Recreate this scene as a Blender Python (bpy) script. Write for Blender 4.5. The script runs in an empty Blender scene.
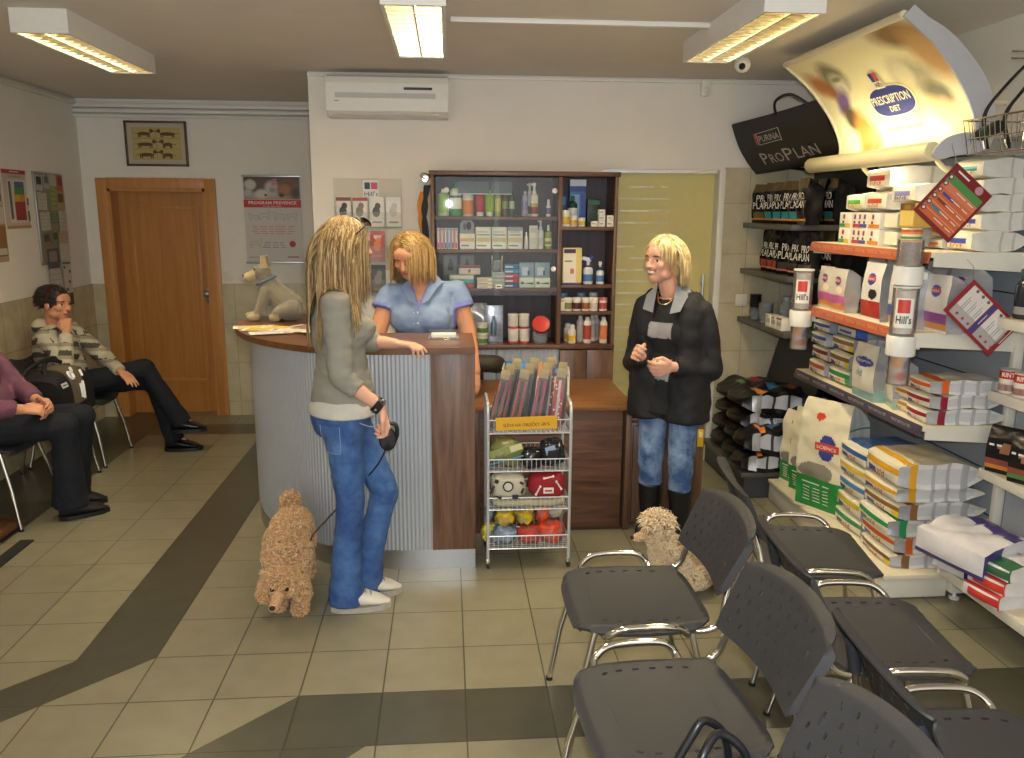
import bpy, bmesh, math, random
from mathutils import Vector, Matrix, Euler, noise
C = bpy.context.scene.collection
PI = math.pi
R = math.radians
rnd = random.Random(7)

# ------------------------------------------------------------------ materials
def lin(h):
    h = h.lstrip('#')
    out = []
    for i in (0, 2, 4):
        c = int(h[i:i+2], 16) / 255
        out.append(c / 12.92 if c <= .04045 else ((c + .055) / 1.055) ** 2.4)
    return out + [1]
MATS = {}
def mat(name, col, rough=.55, metal=0, var=.06, scale=30, bump=0, bscale=200, emit=0, spec=.5, sheen=0, alpha=1, coat=0, trans=0, ior=1.45):
    if name in MATS: return MATS[name]
    m = bpy.data.materials.new(name); m.use_nodes = True
    nt = m.node_tree; b = nt.nodes['Principled BSDF']
    c = lin(col)
    b.inputs['Roughness'].default_value = rough
    b.inputs['Metallic'].default_value = metal
    b.inputs['Specular IOR Level'].default_value = spec
    b.inputs['IOR'].default_value = ior
    if sheen: b.inputs['Sheen Weight'].default_value = sheen
    if coat: b.inputs['Coat Weight'].default_value = coat
    if trans: b.inputs['Transmission Weight'].default_value = trans
    if alpha < 1: b.inputs['Alpha'].default_value = alpha
    if var or bump:
        tc = nt.nodes.new('ShaderNodeTexCoord')
    if var:
        n = nt.nodes.new('ShaderNodeTexNoise'); n.inputs['Scale'].default_value = scale; n.inputs['Detail'].default_value = 4
        nt.links.new(tc.outputs['Object'], n.inputs['Vector'])
        mx = nt.nodes.new('ShaderNodeMix'); mx.data_type = 'RGBA'
        mx.inputs[6].default_value = [max(0, x * (1 - var * 2)) for x in c[:3]] + [1]
        mx.inputs[7].default_value = [min(1, x * (1 + var * 2)) for x in c[:3]] + [1]
        nt.links.new(n.outputs['Fac'], mx.inputs[0]); nt.links.new(mx.outputs[2], b.inputs['Base Color'])
    else:
        b.inputs['Base Color'].default_value = c
    if bump:
        n2 = nt.nodes.new('ShaderNodeTexNoise'); n2.inputs['Scale'].default_value = bscale; n2.inputs['Detail'].default_value = 3
        nt.links.new(tc.outputs['Object'], n2.inputs['Vector'])
        bp = nt.nodes.new('ShaderNodeBump'); bp.inputs['Strength'].default_value = bump; bp.inputs['Distance'].default_value = .002
        nt.links.new(n2.outputs['Fac'], bp.inputs['Height']); nt.links.new(bp.outputs['Normal'], b.inputs['Normal'])
    if emit:
        b.inputs['Emission Color'].default_value = c; b.inputs['Emission Strength'].default_value = emit
    MATS[name] = m
    return m
def wood_mat(name, c1, c2, rough=.4, scale=(1.2, 14, 14), axis='Z'):
    if name in MATS: return MATS[name]
    m = bpy.data.materials.new(name); m.use_nodes = True
    nt = m.node_tree; b = nt.nodes['Principled BSDF']; b.inputs['Roughness'].default_value = rough
    tc = nt.nodes.new('ShaderNodeTexCoord'); mp = nt.nodes.new('ShaderNodeMapping')
    s = {'X': (scale[0], scale[1], scale[2]), 'Y': (scale[1], scale[0], scale[2]), 'Z': (scale[1], scale[2], scale[0])}[axis]
    mp.inputs['Scale'].default_value = s
    n = nt.nodes.new('ShaderNodeTexNoise'); n.inputs['Scale'].default_value = 2.2; n.inputs['Detail'].default_value = 6; n.inputs['Distortion'].default_value = .6
    r = nt.nodes.new('ShaderNodeValToRGB')
    r.color_ramp.elements[0].position = .3; r.color_ramp.elements[0].color = lin(c1)
    r.color_ramp.elements[1].position = .72; r.color_ramp.elements[1].color = lin(c2)
    nt.links.new(tc.outputs['Object'], mp.inputs['Vector']); nt.links.new(mp.outputs['Vector'], n.inputs['Vector'])
    nt.links.new(n.outputs['Fac'], r.inputs['Fac']); nt.links.new(r.outputs['Color'], b.inputs['Base Color'])
    MATS[name] = m
    return m
def glass_mat(name, col='ffffff', a=.18, rough=.05):
    if name in MATS: return MATS[name]
    m = bpy.data.materials.new(name); m.use_nodes = True
    nt = m.node_tree; nt.nodes.clear()
    o = nt.nodes.new('ShaderNodeOutputMaterial'); t = nt.nodes.new('ShaderNodeBsdfTransparent'); g = nt.nodes.new('ShaderNodeBsdfGlossy'); d = nt.nodes.new('ShaderNodeBsdfDiffuse')
    t.inputs[0].default_value = lin(col); g.inputs['Roughness'].default_value = rough; g.inputs[0].default_value = (1, 1, 1, 1); d.inputs[0].default_value = lin(col)
    f = nt.nodes.new('ShaderNodeFresnel'); f.inputs[0].default_value = 1.28
    m1 = nt.nodes.new('ShaderNodeMixShader'); m1.inputs[0].default_value = a
    nt.links.new(t.outputs[0], m1.inputs[1]); nt.links.new(d.outputs[0], m1.inputs[2])
    m2 = nt.nodes.new('ShaderNodeMixShader'); nt.links.new(f.outputs[0], m2.inputs[0])
    nt.links.new(m1.outputs[0], m2.inputs[1]); nt.links.new(g.outputs[0], m2.inputs[2]); nt.links.new(m2.outputs[0], o.inputs[0])
    MATS[name] = m
    return m
def cm(hexcol, rough=.5, metal=0, spec=.5):
    """plain coloured plastic / print, one per colour"""
    return mat('print_%s_%d_%d' % (hexcol, rough * 100, metal * 100), hexcol, rough, metal, var=.03, scale=60, spec=spec)

# ------------------------------------------------------------------ mesh builder
def frame_to(d):
    d = Vector(d).normalized()
    a = Vector((0, 0, 1)) if abs(d.z) < .95 else Vector((1, 0, 0))
    x = d.cross(a).normalized(); y = d.cross(x).normalized()
    return x, y
_textcache = {}
def text_geo(s, bold=0):
    k = (s, bold)
    if k in _textcache: return _textcache[k]
    if set(s) <= {'m', ' '}:                      # print too small to read: a bar per word
        v, f, x = [], [], -.3 * len(s)
        for w in s.split(' '):
            n = len(v); v += [(x, -.22, 0), (x + .56 * len(w), -.22, 0), (x + .56 * len(w), .22, 0), (x, .22, 0)]; f.append((n, n + 1, n + 2, n + 3)); x += .6 * len(w) + .5
        _textcache[k] = (v, f); return v, f
    cu = bpy.data.curves.new('lettering', 'FONT'); cu.body = s; cu.align_x = 'CENTER'; cu.align_y = 'CENTER'; cu.size = 1; cu.offset = bold; cu.resolution_u = 2
    o = bpy.data.objects.new('lettering', cu); C.objects.link(o)
    dg = bpy.context.evaluated_depsgraph_get(); dg.update()
    me = bpy.data.meshes.new_from_object(o.evaluated_get(dg))
    v = [tuple(x.co) for x in me.vertices]; f = [tuple(p.vertices) for p in me.polygons]
    bpy.data.objects.remove(o); bpy.data.meshes.remove(me); bpy.data.curves.remove(cu)
    _textcache[k] = (v, f)
    return v, f
class MB:
    def __init__(s): s.v = []; s.f = []; s.m = []; s.mats = []; s.sm = []
    def mi(s, m):
        if m not in s.mats: s.mats.append(m)
        return s.mats.index(m)
    def add(s, vs, fs, m, M=None, smooth=True):
        o = len(s.v); i = s.mi(m)
        if M is not None: vs = [M @ Vector(v) for v in vs]
        s.v += [tuple(v) for v in vs]
        for f in fs: s.f.append(tuple(o + k for k in f)); s.m.append(i); s.sm.append(smooth)
        return s
    def box(s, c, d, m, bev=0, rot=None, M=None):
        x, y, z = d[0] / 2, d[1] / 2, d[2] / 2
        T = Matrix.Translation(c)
        if rot is not None: T = T @ Euler(rot).to_matrix().to_4x4()
        if M is not None: T = M @ T
        if not bev:
            vs = [(sx * x, sy * y, sz * z) for sx in (-1, 1) for sy in (-1, 1) for sz in (-1, 1)]
            fs = [(0, 1, 3, 2), (4, 6, 7, 5), (0, 4, 5, 1), (2, 3, 7, 6), (0, 2, 6, 4), (1, 5, 7, 3)]
            return s.add(vs, fs, m, T, False)
        b = min(bev, x * .98, y * .98, z * .98)
        bm = bmesh.new(); bmesh.ops.create_cube(bm, size=1)
        for v in bm.verts: v.co = Vector((v.co.x * 2 * x, v.co.y * 2 * y, v.co.z * 2 * z))
        bmesh.ops.bevel(bm, geom=bm.edges[:], offset=b, segments=2, profile=.5, affect='EDGES')
        bm.verts.index_update()
        vs = [v.co.copy() for v in bm.verts]; fs = [[v.index for v in f.verts] for f in bm.faces]; bm.free()
        return s.add(vs, fs, m, T, True)
    def tube(s, pts, r, m, n=8, cap=True, closed=False, M=None):
        pts = [Vector(p) for p in pts]; k = len(pts)
        rs = r if isinstance(r, (list, tuple)) else [r] * k
        vs = []; x = None
        for i, p in enumerate(pts):
            if closed: d = pts[(i + 1) % k] - pts[i - 1]
            else: d = pts[min(i + 1, k - 1)] - pts[max(i - 1, 0)]
            if d.length < 1e-9: d = Vector((0, 0, 1))
            d.normalize()
            if x is None: x, y = frame_to(d)
            else:
                x = (x - d * x.dot(d))
                if x.length < 1e-6: x, y = frame_to(d)
                x.normalize(); y = d.cross(x).normalized()
            for j in range(n):
                a = 2 * PI * j / n
                vs.append(p + (x * math.cos(a) + y * math.sin(a)) * rs[i])
        fs = []
        for i in range(k if closed else k - 1):
            for j in range(n):
                a, b = i * n + j, i * n + (j + 1) % n; i2 = (i + 1) % k
                fs.append((a, b, i2 * n + (j + 1) % n, i2 * n + j))
        if cap and not closed:
            fs.append(tuple(range(n))); fs.append(tuple((k - 1) * n + j for j in range(n)))
        return s.add(vs, fs, m, M)
    def lathe(s, prof, m, n=16, M=None, c=(0, 0, 0), sx=1, sy=1):
        """prof: (r, z) pairs bottom to top"""
        vs = []; k = len(prof)
        for r, z in prof:
            for j in range(n):
                a = 2 * PI * j / n
                vs.append((c[0] + r * math.cos(a) * sx, c[1] + r * math.sin(a) * sy, c[2] + z))
        fs = [(i * n + j, i * n + (j + 1) % n, (i + 1) * n + (j + 1) % n, (i + 1) * n + j) for i in range(k - 1) for j in range(n)]
        fs.append(tuple(reversed(range(n)))); fs.append(tuple((k - 1) * n + j for j in range(n)))
        return s.add(vs, fs, m, M)
    def prism(s, poly, z0, z1, m, M=None, smooth=False):
        n = len(poly)
        vs = [(x, y, z0) for x, y in poly] + [(x, y, z1) for x, y in poly]
        fs = [tuple(reversed(range(n))), tuple(range(n, 2 * n))] + [(i, (i + 1) % n, n + (i + 1) % n, n + i) for i in range(n)]
        return s.add(vs, fs, m, M, smooth)
    def grid(s, fn, nu, nv, m, M=None, closeu=False):
        vs = [fn(i / nu, j / nv) for i in range(nu + (0 if closeu else 1)) for j in range(nv + 1)]
        w = nv + 1; fs = []
        for i in range(nu):
            for j in range(nv):
                i2 = (i + 1) % nu if closeu else i + 1
                fs.append((i * w + j, i2 * w + j, i2 * w + j + 1, i * w + j + 1))
        return s.add(vs, fs, m, M)
    def sphere(s, c, r, m, n=12, M=None, rot=None):
        if not isinstance(r, (list, tuple, Vector)): r = (r, r, r)
        k = max(6, n // 2 + 2)
        T = Matrix.Translation(c)
        if rot is not None: T = T @ Euler(rot).to_matrix().to_4x4()
        if M is not None: T = M @ T
        vs = [(0, 0, -r[2])]
        for i in range(1, k):
            t = -PI / 2 + PI * i / k
            for j in range(n):
                a = 2 * PI * j / n
                vs.append((r[0] * math.cos(t) * math.cos(a), r[1] * math.cos(t) * math.sin(a), r[2] * math.sin(t)))
        vs.append((0, 0, r[2])); L = len(vs) - 1
        fs = [(0, 1 + (j + 1) % n, 1 + j) for j in range(n)]
        for i in range(k - 2):
            for j in range(n):
                a = 1 + i * n; fs.append((a + j, a + (j + 1) % n, a + n + (j + 1) % n, a + n + j))
        a = 1 + (k - 2) * n
        fs += [(a + j, a + (j + 1) % n, L) for j in range(n)]
        return s.add(vs, fs, m, T)
    def capsule(s, p, q, r1, r2, m, n=12):
        """closed tapered capsule between two points"""
        p, q = Vector(p), Vector(q); d = q - p; L = d.length
        if L < 1e-6: return s.sphere(p, r1, m, n)
        d.normalize(); x, y = frame_to(d)
        rings = []
        for t in (-.98, -.8, -.45, 0): rings.append((p + d * (t * r1), r1 * math.sqrt(max(0, 1 - t * t))))
        for t in (.33, .66): rings.append((p + d * (L * t), r1 + (r2 - r1) * t))
        for t in (0, .45, .8, .98): rings.append((q + d * (t * r2), r2 * math.sqrt(max(0, 1 - t * t))))
        vs = []
        for c, r in rings:
            for j in range(n):
                a = 2 * PI * j / n; vs.append(c + (x * math.cos(a) + y * math.sin(a)) * r)
        k = len(rings)
        fs = [(i * n + j, (i + 1) * n + j, (i + 1) * n + (j + 1) % n, i * n + (j + 1) % n) for i in range(k - 1) for j in range(n)]
        fs.append(tuple(range(n))); fs.append(tuple(reversed([(k - 1) * n + j for j in range(n)])))
        return s.add(vs, fs, m)
    def text(s, t, size, m, M, bold=0, w=None):
        v, f = text_geo(t, bold)
        if not v: return s
        sx = size
        if w:
            xs = [a[0] for a in v]; sx = w / max(1e-6, max(xs) - min(xs))
        return s.add([(a[0] * sx, a[1] * size, 0) for a in v], f, m, M, False)
    def quad(s, pts, m): return s.add(pts, [tuple(range(len(pts)))], m, None, False)
    def mesh(s, name):
        me = bpy.data.meshes.new(name); me.from_pydata(s.v, [], s.f)
        for m in s.mats: me.materials.append(m)
        me.polygons.foreach_set('material_index', s.m); me.polygons.foreach_set('use_smooth', s.sm)
        me.update()
        return me
    def obj(s, name, parent=None, loc=(0, 0, 0), rot=(0, 0, 0), sharp=38, **kw):
        me = s.mesh(name)
        if any(s.sm):
            bm = bmesh.new(); bm.from_mesh(me)
            bmesh.ops.recalc_face_normals(bm, faces=bm.faces[:])
            lim = R(sharp)
            for e in bm.edges:
                if len(e.link_faces) == 2 and e.calc_face_angle(0) > lim: e.smooth = False
            bm.to_mesh(me); bm.free()
        o = bpy.data.objects.new(name, me); C.objects.link(o)
        o.location = loc; o.rotation_euler = rot
        if parent: o.parent = parent
        tag(o, **kw)
        return o
def tag(o, label=None, cat=None, group=None, kind=None):
    if label: o['label'] = label
    if cat: o['category'] = cat
    if group: o['group'] = group
    if kind: o['kind'] = kind
    return o
def thing(name, label, cat, loc=(0, 0, 0), rotz=0, group=None):
    o = bpy.data.objects.new(name, None); C.objects.link(o); o.empty_display_size = .1
    o.location = loc; o.rotation_euler = (0, 0, rotz)
    return tag(o, label, cat, group)
def dup(root, loc, rot=None, label=None, group=None):
    r = root.copy(); C.objects.link(r); r.location = loc
    if rot is not None: r.rotation_euler = rot
    if label: r['label'] = label
    if group: r['group'] = group
    for ch in list(root.children):
        c = ch.copy(); C.objects.link(c); c.parent = r
        for g in list(ch.children):
            d = g.copy(); C.objects.link(d); d.parent = c
    return r
def tm(loc, rot=(0, 0, 0), s=(1, 1, 1)):
    return Matrix.Translation(loc) @ Euler(rot).to_matrix().to_4x4() @ Matrix.Diagonal((s[0], s[1], s[2], 1))
def axes(o, x, y):
    """matrix with local x,y along given world directions"""
    x = Vector(x).normalized(); z = x.cross(Vector(y)).normalized(); y = z.cross(x)
    M = Matrix((x, y, z)).transposed().to_4x4(); M.translation = Vector(o); return M
def smoothpath(P, n=6, closed=False):
    P = [Vector(p) for p in P]; k = len(P); out = []
    for i in range(k if closed else k - 1):
        if closed: a, b, c, d = P[i - 1], P[i], P[(i + 1) % k], P[(i + 2) % k]
        else: a, b, c, d = P[max(i - 1, 0)], P[i], P[i + 1], P[min(i + 2, k - 1)]
        for j in range(n):
            t = j / n
            out.append(.5 * ((2 * b) + (c - a) * t + (2 * a - 5 * b + 4 * c - d) * t * t + (3 * b - a - 3 * c + d) * t ** 3))
    if not closed: out.append(P[-1])
    return out
def remesh(mb, name, voxel, smooth=6, fac=.5):
    """one continuous skin grown round the overlapping shapes"""
    me = mb.mesh(name); o = bpy.data.objects.new(name, me); C.objects.link(o)
    a = o.modifiers.new('r', 'REMESH'); a.mode = 'VOXEL'; a.voxel_size = voxel; a.use_smooth_shade = True
    if smooth:
        b = o.modifiers.new('s', 'SMOOTH'); b.iterations = smooth; b.factor = fac
    dg = bpy.context.evaluated_depsgraph_get(); dg.update()
    out = bpy.data.meshes.new_from_object(o.evaluated_get(dg))
    bpy.data.objects.remove(o); bpy.data.meshes.remove(me)
    out.name = name
    out.polygons.foreach_set('use_smooth', [True] * len(out.polygons))
    out.materials.clear()
    return out
def link(me, name, parent=None, mats=(), loc=(0, 0, 0), rot=(0, 0, 0), **kw):
    for m in mats: me.materials.append(m)
    o = bpy.data.objects.new(name, me); C.objects.link(o); o.location = loc; o.rotation_euler = rot
    if parent: o.parent = parent
    return tag(o, **kw)
# ------------------------------------------------------------------ shared materials
WALL = mat('wall_paint', 'e3ded4', .8, var=.02, scale=6, bump=.15, bscale=300)
CEIL = mat('ceiling_paint', 'dad3c8', .9, var=.03, scale=5)
WHITE = mat('white_plastic', 'e2e0d8', .4, var=.02)
LAQ = mat('white_lacquer', 'dad6c8', .35, var=.02)
CREAM = mat('cream_lacquer', 'ddd2b4', .4, var=.03)
CHROME = mat('chrome', 'd8d4cc', .12, 1, var=0)
STEEL = mat('brushed_steel', 'b9bcc0', .34, 1, var=.04, scale=80)
BLACK = mat('black_plastic', '17171a', .45, var=.1)
DKGREY = mat('dark_grey_plastic', '3a3b40', .5, var=.05)
GOLD = mat('gold_louvre', 'e6dab4', .16, 1, var=0)
WALNUT = wood_mat('walnut', '4c3325', '7d5c47', .4)
WALNUTX = wood_mat('walnut_across', '4a3022', '775340', .4, axis='X')
BROWNTOP = wood_mat('brown_top', '56361d', '744b28', .3, axis='X')
OAK = wood_mat('door_oak', 'a96f33', 'b98244', .38, scale=(.8, 12, 12))
OAKD = wood_mat('door_oak_frame', 'b27a3c', 'c28c50', .38, scale=(.8, 12, 12))

def tile_mat(name, c1, c2, grout, w, h, u, v, rough=.25, ox=0, oy=0, mortar=.004, var=.35):
    m = bpy.data.materials.new(name); m.use_nodes = True
    nt = m.node_tree; b = nt.nodes['Principled BSDF']
    tc = nt.nodes.new('ShaderNodeTexCoord'); sp = nt.nodes.new('ShaderNodeSeparateXYZ'); cb = nt.nodes.new('ShaderNodeCombineXYZ')
    nt.links.new(tc.outputs['Object'], sp.inputs[0])
    for ax, k, o in ((u, 0, ox), (v, 1, oy)):
        a = nt.nodes.new('ShaderNodeMath'); a.operation = 'ADD'; a.inputs[1].default_value = -o + 50 * (w if k == 0 else h)
        nt.links.new(sp.outputs['XYZ'.index(ax)], a.inputs[0]); nt.links.new(a.outputs[0], cb.inputs[k])
    br = nt.nodes.new('ShaderNodeTexBrick'); br.offset = 0; br.squash = 1
    br.inputs['Scale'].default_value = 1; br.inputs['Brick Width'].default_value = w; br.inputs['Row Height'].default_value = h
    br.inputs['Mortar Size'].default_value = mortar; br.inputs['Mortar Smooth'].default_value = .2; br.inputs['Bias'].default_value = 0
    br.inputs['Color1'].default_value = lin(c1); br.inputs['Color2'].default_value = lin(c2); br.inputs['Mortar'].default_value = lin(grout)
    nt.links.new(cb.outputs[0], br.inputs['Vector'])
    n = nt.nodes.new('ShaderNodeTexNoise'); n.inputs['Scale'].default_value = 9; n.inputs['Detail'].default_value = 6
    nt.links.new(tc.outputs['Object'], n.inputs['Vector'])
    mx = nt.nodes.new('ShaderNodeMix'); mx.data_type = 'RGBA'; mx.blend_type = 'SOFT_LIGHT'; mx.inputs[0].default_value = var
    nt.links.new(br.outputs['Color'], mx.inputs[6]); nt.links.new(n.outputs['Fac'], mx.inputs[7])
    nt.links.new(mx.outputs[2], b.inputs['Base Color'])
    b.inputs['Roughness'].default_value = rough
    bp = nt.nodes.new('ShaderNodeBump'); bp.inputs['Strength'].default_value = .3; bp.inputs['Distance'].default_value = .002; bp.invert = True
    nt.links.new(br.outputs['Fac'], bp.inputs['Height']); nt.links.new(bp.outputs['Normal'], b.inputs['Normal'])
    return m
T = .2993
FX, FY = -.548, 2.708
FL = tile_mat('floor_tile_light', '86816a', '817c66', '4a4639', T, T, 'X', 'Y', .3, FX, FY, .003, .25)
FD = tile_mat('floor_tile_dark', '4c4a3d', '484638', '3a372c', T, T, 'X', 'Y', .3, FX, FY, .003, .25)
WTX = tile_mat('wall_tile_x', 'bcb396', 'c1b89c', 'a09880', .25, .33, 'X', 'Z', .2, 0, .12, .003, .5)
WTY = tile_mat('wall_tile_y', 'b5ab8a', 'baaf8f', '978d70', .25, .33, 'Y', 'Z', .2, 0, .12, .003, .5)

# ------------------------------------------------------------------ the room
XL, XR, YB, YC, YF, H = -2.88, 2.45, 6.92, 5.42, -.9, 2.55
XM = -.85
def struct(name, mb, parent=None):
    o = mb.obj(name, parent)
    if not parent: o['kind'] = 'structure'
    return o
# floor: light tiles with a frame of dark tiles laid into it
bm = bmesh.new()
bmesh.ops.create_grid(bm, x_segments=1, y_segments=1, size=1)
for v in bm.verts:
    v.co = Vector((XL if v.co.x < 0 else XR, YF if v.co.y < 0 else YB + .25, 0))
def cut(p, n):
    bmesh.ops.bisect_plane(bm, geom=bm.verts[:] + bm.edges[:] + bm.faces[:], plane_co=(p[0], p[1], 0), plane_no=(n[0], n[1], 0), dist=1e-6)
x1, x2 = FX - 3 * T, FX - 2 * T
yb0, yb1 = FY - T, FY
xw = FX - 6 * T + .02
yt0, yt1 = FY + 12 * T, FY + 13 * T
ybend = FY + T
for p, n in (((x1, 0), (1, 0)), ((x2, 0), (1, 0)), ((0, yb0), (0, 1)), ((0, yb1), (0, 1)), ((xw, 0), (1, 0)), ((0, yt0), (0, 1)), ((0, yt1), (0, 1)), ((0, ybend), (0, 1)), ((FX, 0), (1, 0)),
             ((x1, ybend), (1, -1)), ((x2, ybend), (1, -1)), ((FX, yb1), (1, -1)), ((FX + T * .9, yb0), (1, -1))):
    cut(p, n)
def dark(c):
    x, y = c.x, c.y
    if x < xw: return True
    if yt0 < y < yt1: return True
    if x1 < x < x2 and ybend < y < yt0: return True
    d = x - y
    if y < ybend and x < x2 and x1 - ybend < d < x2 - ybend: return True
    if yb0 < y < yb1 and x > FX: return True
    if y < yb1 and x < FX + T and FX - yb1 < d < FX + T * .9 - yb0: return True
    return False
me = bpy.data.meshes.new('floor')
for f in bm.faces:
    f.material_index = 1 if dark(f.calc_center_median()) else 0
bmesh.ops.recalc_face_normals(bm, faces=bm.faces[:])
bm.to_mesh(me); bm.free()
fl = link(me, 'floor', None, (FL, FD), kind='structure')
W = .1
struct('ceiling', MB().box(((XL + XR) / 2, (YF + YB) / 2, H + .05), (XR - XL + .2, YB - YF + .2, .1), CEIL))
struct('wall_left', MB().box((XL - W / 2, (YF + YB) / 2, H / 2), (W, YB - YF, H), WALL))
struct('trim_1', MB().box((XL + .006, (YF + YB) / 2, .555), (.012, YB - YF, 1.11), WTY))      # tiled dado
struct('wall_right', MB().box((XR + W / 2, (YF + YC) / 2, H / 2), (W, YC - YF, H), WALL))
# back wall of the waiting area with the brown door
DX0, DX1, DZ = -2.69, -1.93, 1.87
wb = MB()
wb.box(((XL + DX0) / 2, YB + W, H / 2), (DX0 - XL, 2 * W, H), WALL)
wb.box(((DX1 + XM) / 2, YB + W, H / 2), (XM - DX1, 2 * W, H), WALL)
wb.box(((DX0 + DX1) / 2, YB + W, (DZ + H) / 2), (DX1 - DX0, 2 * W, H - DZ), WALL)
struct('wall_back', wb)
struct('trim_2', MB().box(((XL + DX0 - .08) / 2, YB - .006, .555), (DX0 - .08 - XL, .012, 1.11), WTX).box(((DX1 + .08 + XM) / 2, YB - .006, .555), (XM - DX1 - .08, .012, 1.11), WTX))
# door
d = struct('door_1', MB().box(((DX0 + DX1) / 2, YB + .15, DZ / 2), (DX1 - DX0, .04, DZ), OAK))
fr = MB()
for x in (DX0 - .04, DX1 + .04): fr.box((x, YB - .012, (DZ + .08) / 2), (.085, .03, DZ + .08), OAKD, .004)
fr.box(((DX0 + DX1) / 2, YB - .012, DZ + .04), (DX1 - DX0 + .0, .03, .085), OAKD, .004)
for x in (DX0 + .012, DX1 - .012): fr.box((x, YB + .06, DZ / 2), (.024, .16, DZ), OAKD)
fr.box(((DX0 + DX1) / 2, YB + .06, DZ - .012), (DX1 - DX0, .16, .024), OAKD)
fr.obj('door_frame', d)
pn = MB()
a, b_, z0, z1 = DX0 + .12, DX1 - .12, .28, 1.72
for x in (a, b_): pn.box((x, YB + .127, (z0 + z1) / 2), (.022, .014, z1 - z0 + .02), OAKD, .005)
for z in (z0, z1): pn.box(((a + b_) / 2, YB + .127, z), (b_ - a, .014, .022), OAKD, .005)
pn.obj('moulding', d)
hd = MB(); hd.box((DX1 - .065, YB + .125, 1.0), (.035, .01, .12), STEEL, .003).tube([(DX1 - .065, YB + .12, 1.02), (DX1 - .065, YB + .075, 1.02)], .011, STEEL).sphere((DX1 - .065, YB + .07, 1.02), (.028, .02, .028), STEEL)
hd.obj('door_handle', d, label='round steel knob on a small plate')
# pier and the wall with the air conditioner and the glass sliding door
struct('wall_return', MB().box((XM + W / 2, (YC + YB) / 2 + .001, H / 2), (W, YB - YC, H), WALL))
SX0, SX1, SZ = 1.02, 1.79, 1.985
wc = MB()
wc.box(((XM + SX0) / 2, YC + .06, H / 2), (SX0 - XM, .12, H), WALL)
wc.box(((SX1 + XR) / 2, YC + .06, H / 2), (XR - SX1, .12, H), WALL)
wc.box(((SX0 + SX1) / 2, YC + .06, (SZ + H) / 2), (SX1 - SX0, .12, H - SZ), WALL)
struct('wall_counter', wc)
struct('trim_3', MB().box(((SX1 + .04 + XR) / 2, YC - .005, 1.0), (XR - SX1 - .04, .01, 2.0), WTX))     # tiles right of the sliding door
tr = MB()
tr.box((SX1 + .02, YC - .008, SZ / 2), (.04, .016, SZ), WHITE, .003)
struct('trim_4', tr)
FROST = mat('frosted_glass', 'cdc285', .22, var=.02, spec=.5)
CLEARST = mat('clear_stripe', 'efe7bb', .15, .2, var=.25, scale=8)  # pale colour stands in for the lit room seen through clear glass
sd = struct('door_2', MB().box(((SX0 + SX1) / 2, YC + .10, SZ / 2 - .005), (SX1 - SX0, .012, SZ - .03), FROST))
sd['label'] = 'yellowish frosted glass sliding door with clear stripes'
st = MB()
for k in range(22):
    z = 1.875 - k * .0785
    x = SX0 + .08
    while x < SX0 + .46:
        w = rnd.choice((.05, .08, .12, .16)); w = min(w, SX0 + .47 - x)
        if rnd.random() < .72: st.box((x + w / 2, YC + .0925, z), (w - .006, .004, .011), CLEARST)
        x += w
st.obj('clear_stripe', sd)
hh = MB(); hh.tube([(SX1 - .055, YC + .05, .98), (SX1 - .055, YC + .05, 1.30)], .011, STEEL).tube([(SX1 - .055, YC + .05, 1.05), (SX1 - .055, YC + .095, 1.05)], .007, STEEL).tube([(SX1 - .055, YC + .05, 1.23), (SX1 - .055, YC + .095, 1.23)], .007, STEEL)
hh.obj('door_handle', sd, label='vertical steel bar handle')
struct('trim_5', MB().box(((SX0 + SX1) / 2, YC + .06, SZ - .012), (SX1 - SX0, .08, .024), STEEL))
# mouldings under the ceiling
mo = MB()
mo.box(((XL + XM) / 2, YB - .02, 2.50), (XM - XL, .04, .035), WHITE, .006).box(((XL + XM) / 2, YB - .035, 2.455), (XM - XL, .07, .03), WHITE, .01).tube([(XL, YB - .04, 2.42), (XM, YB - .04, 2.42)], .012, WHITE)
struct('trim_6', mo)
struct('trim_7', MB().box((XL + .015, (YF + YB) / 2, 2.515), (.03, YB - YF - .1, .03), WHITE, .006))
struct('trim_8', MB().box(((XM + XR) / 2, YC - .012, 2.53), (XR - XM, .024, .02), WHITE, .004))
# cable duct between two lamps
o = MB().box((.655, 3.86, H - .011), (1.26, .03, .022), WHITE, .004).obj('cable_duct', label='thin white cable duct on the ceiling between two lamps', cat='cable duct')

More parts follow.
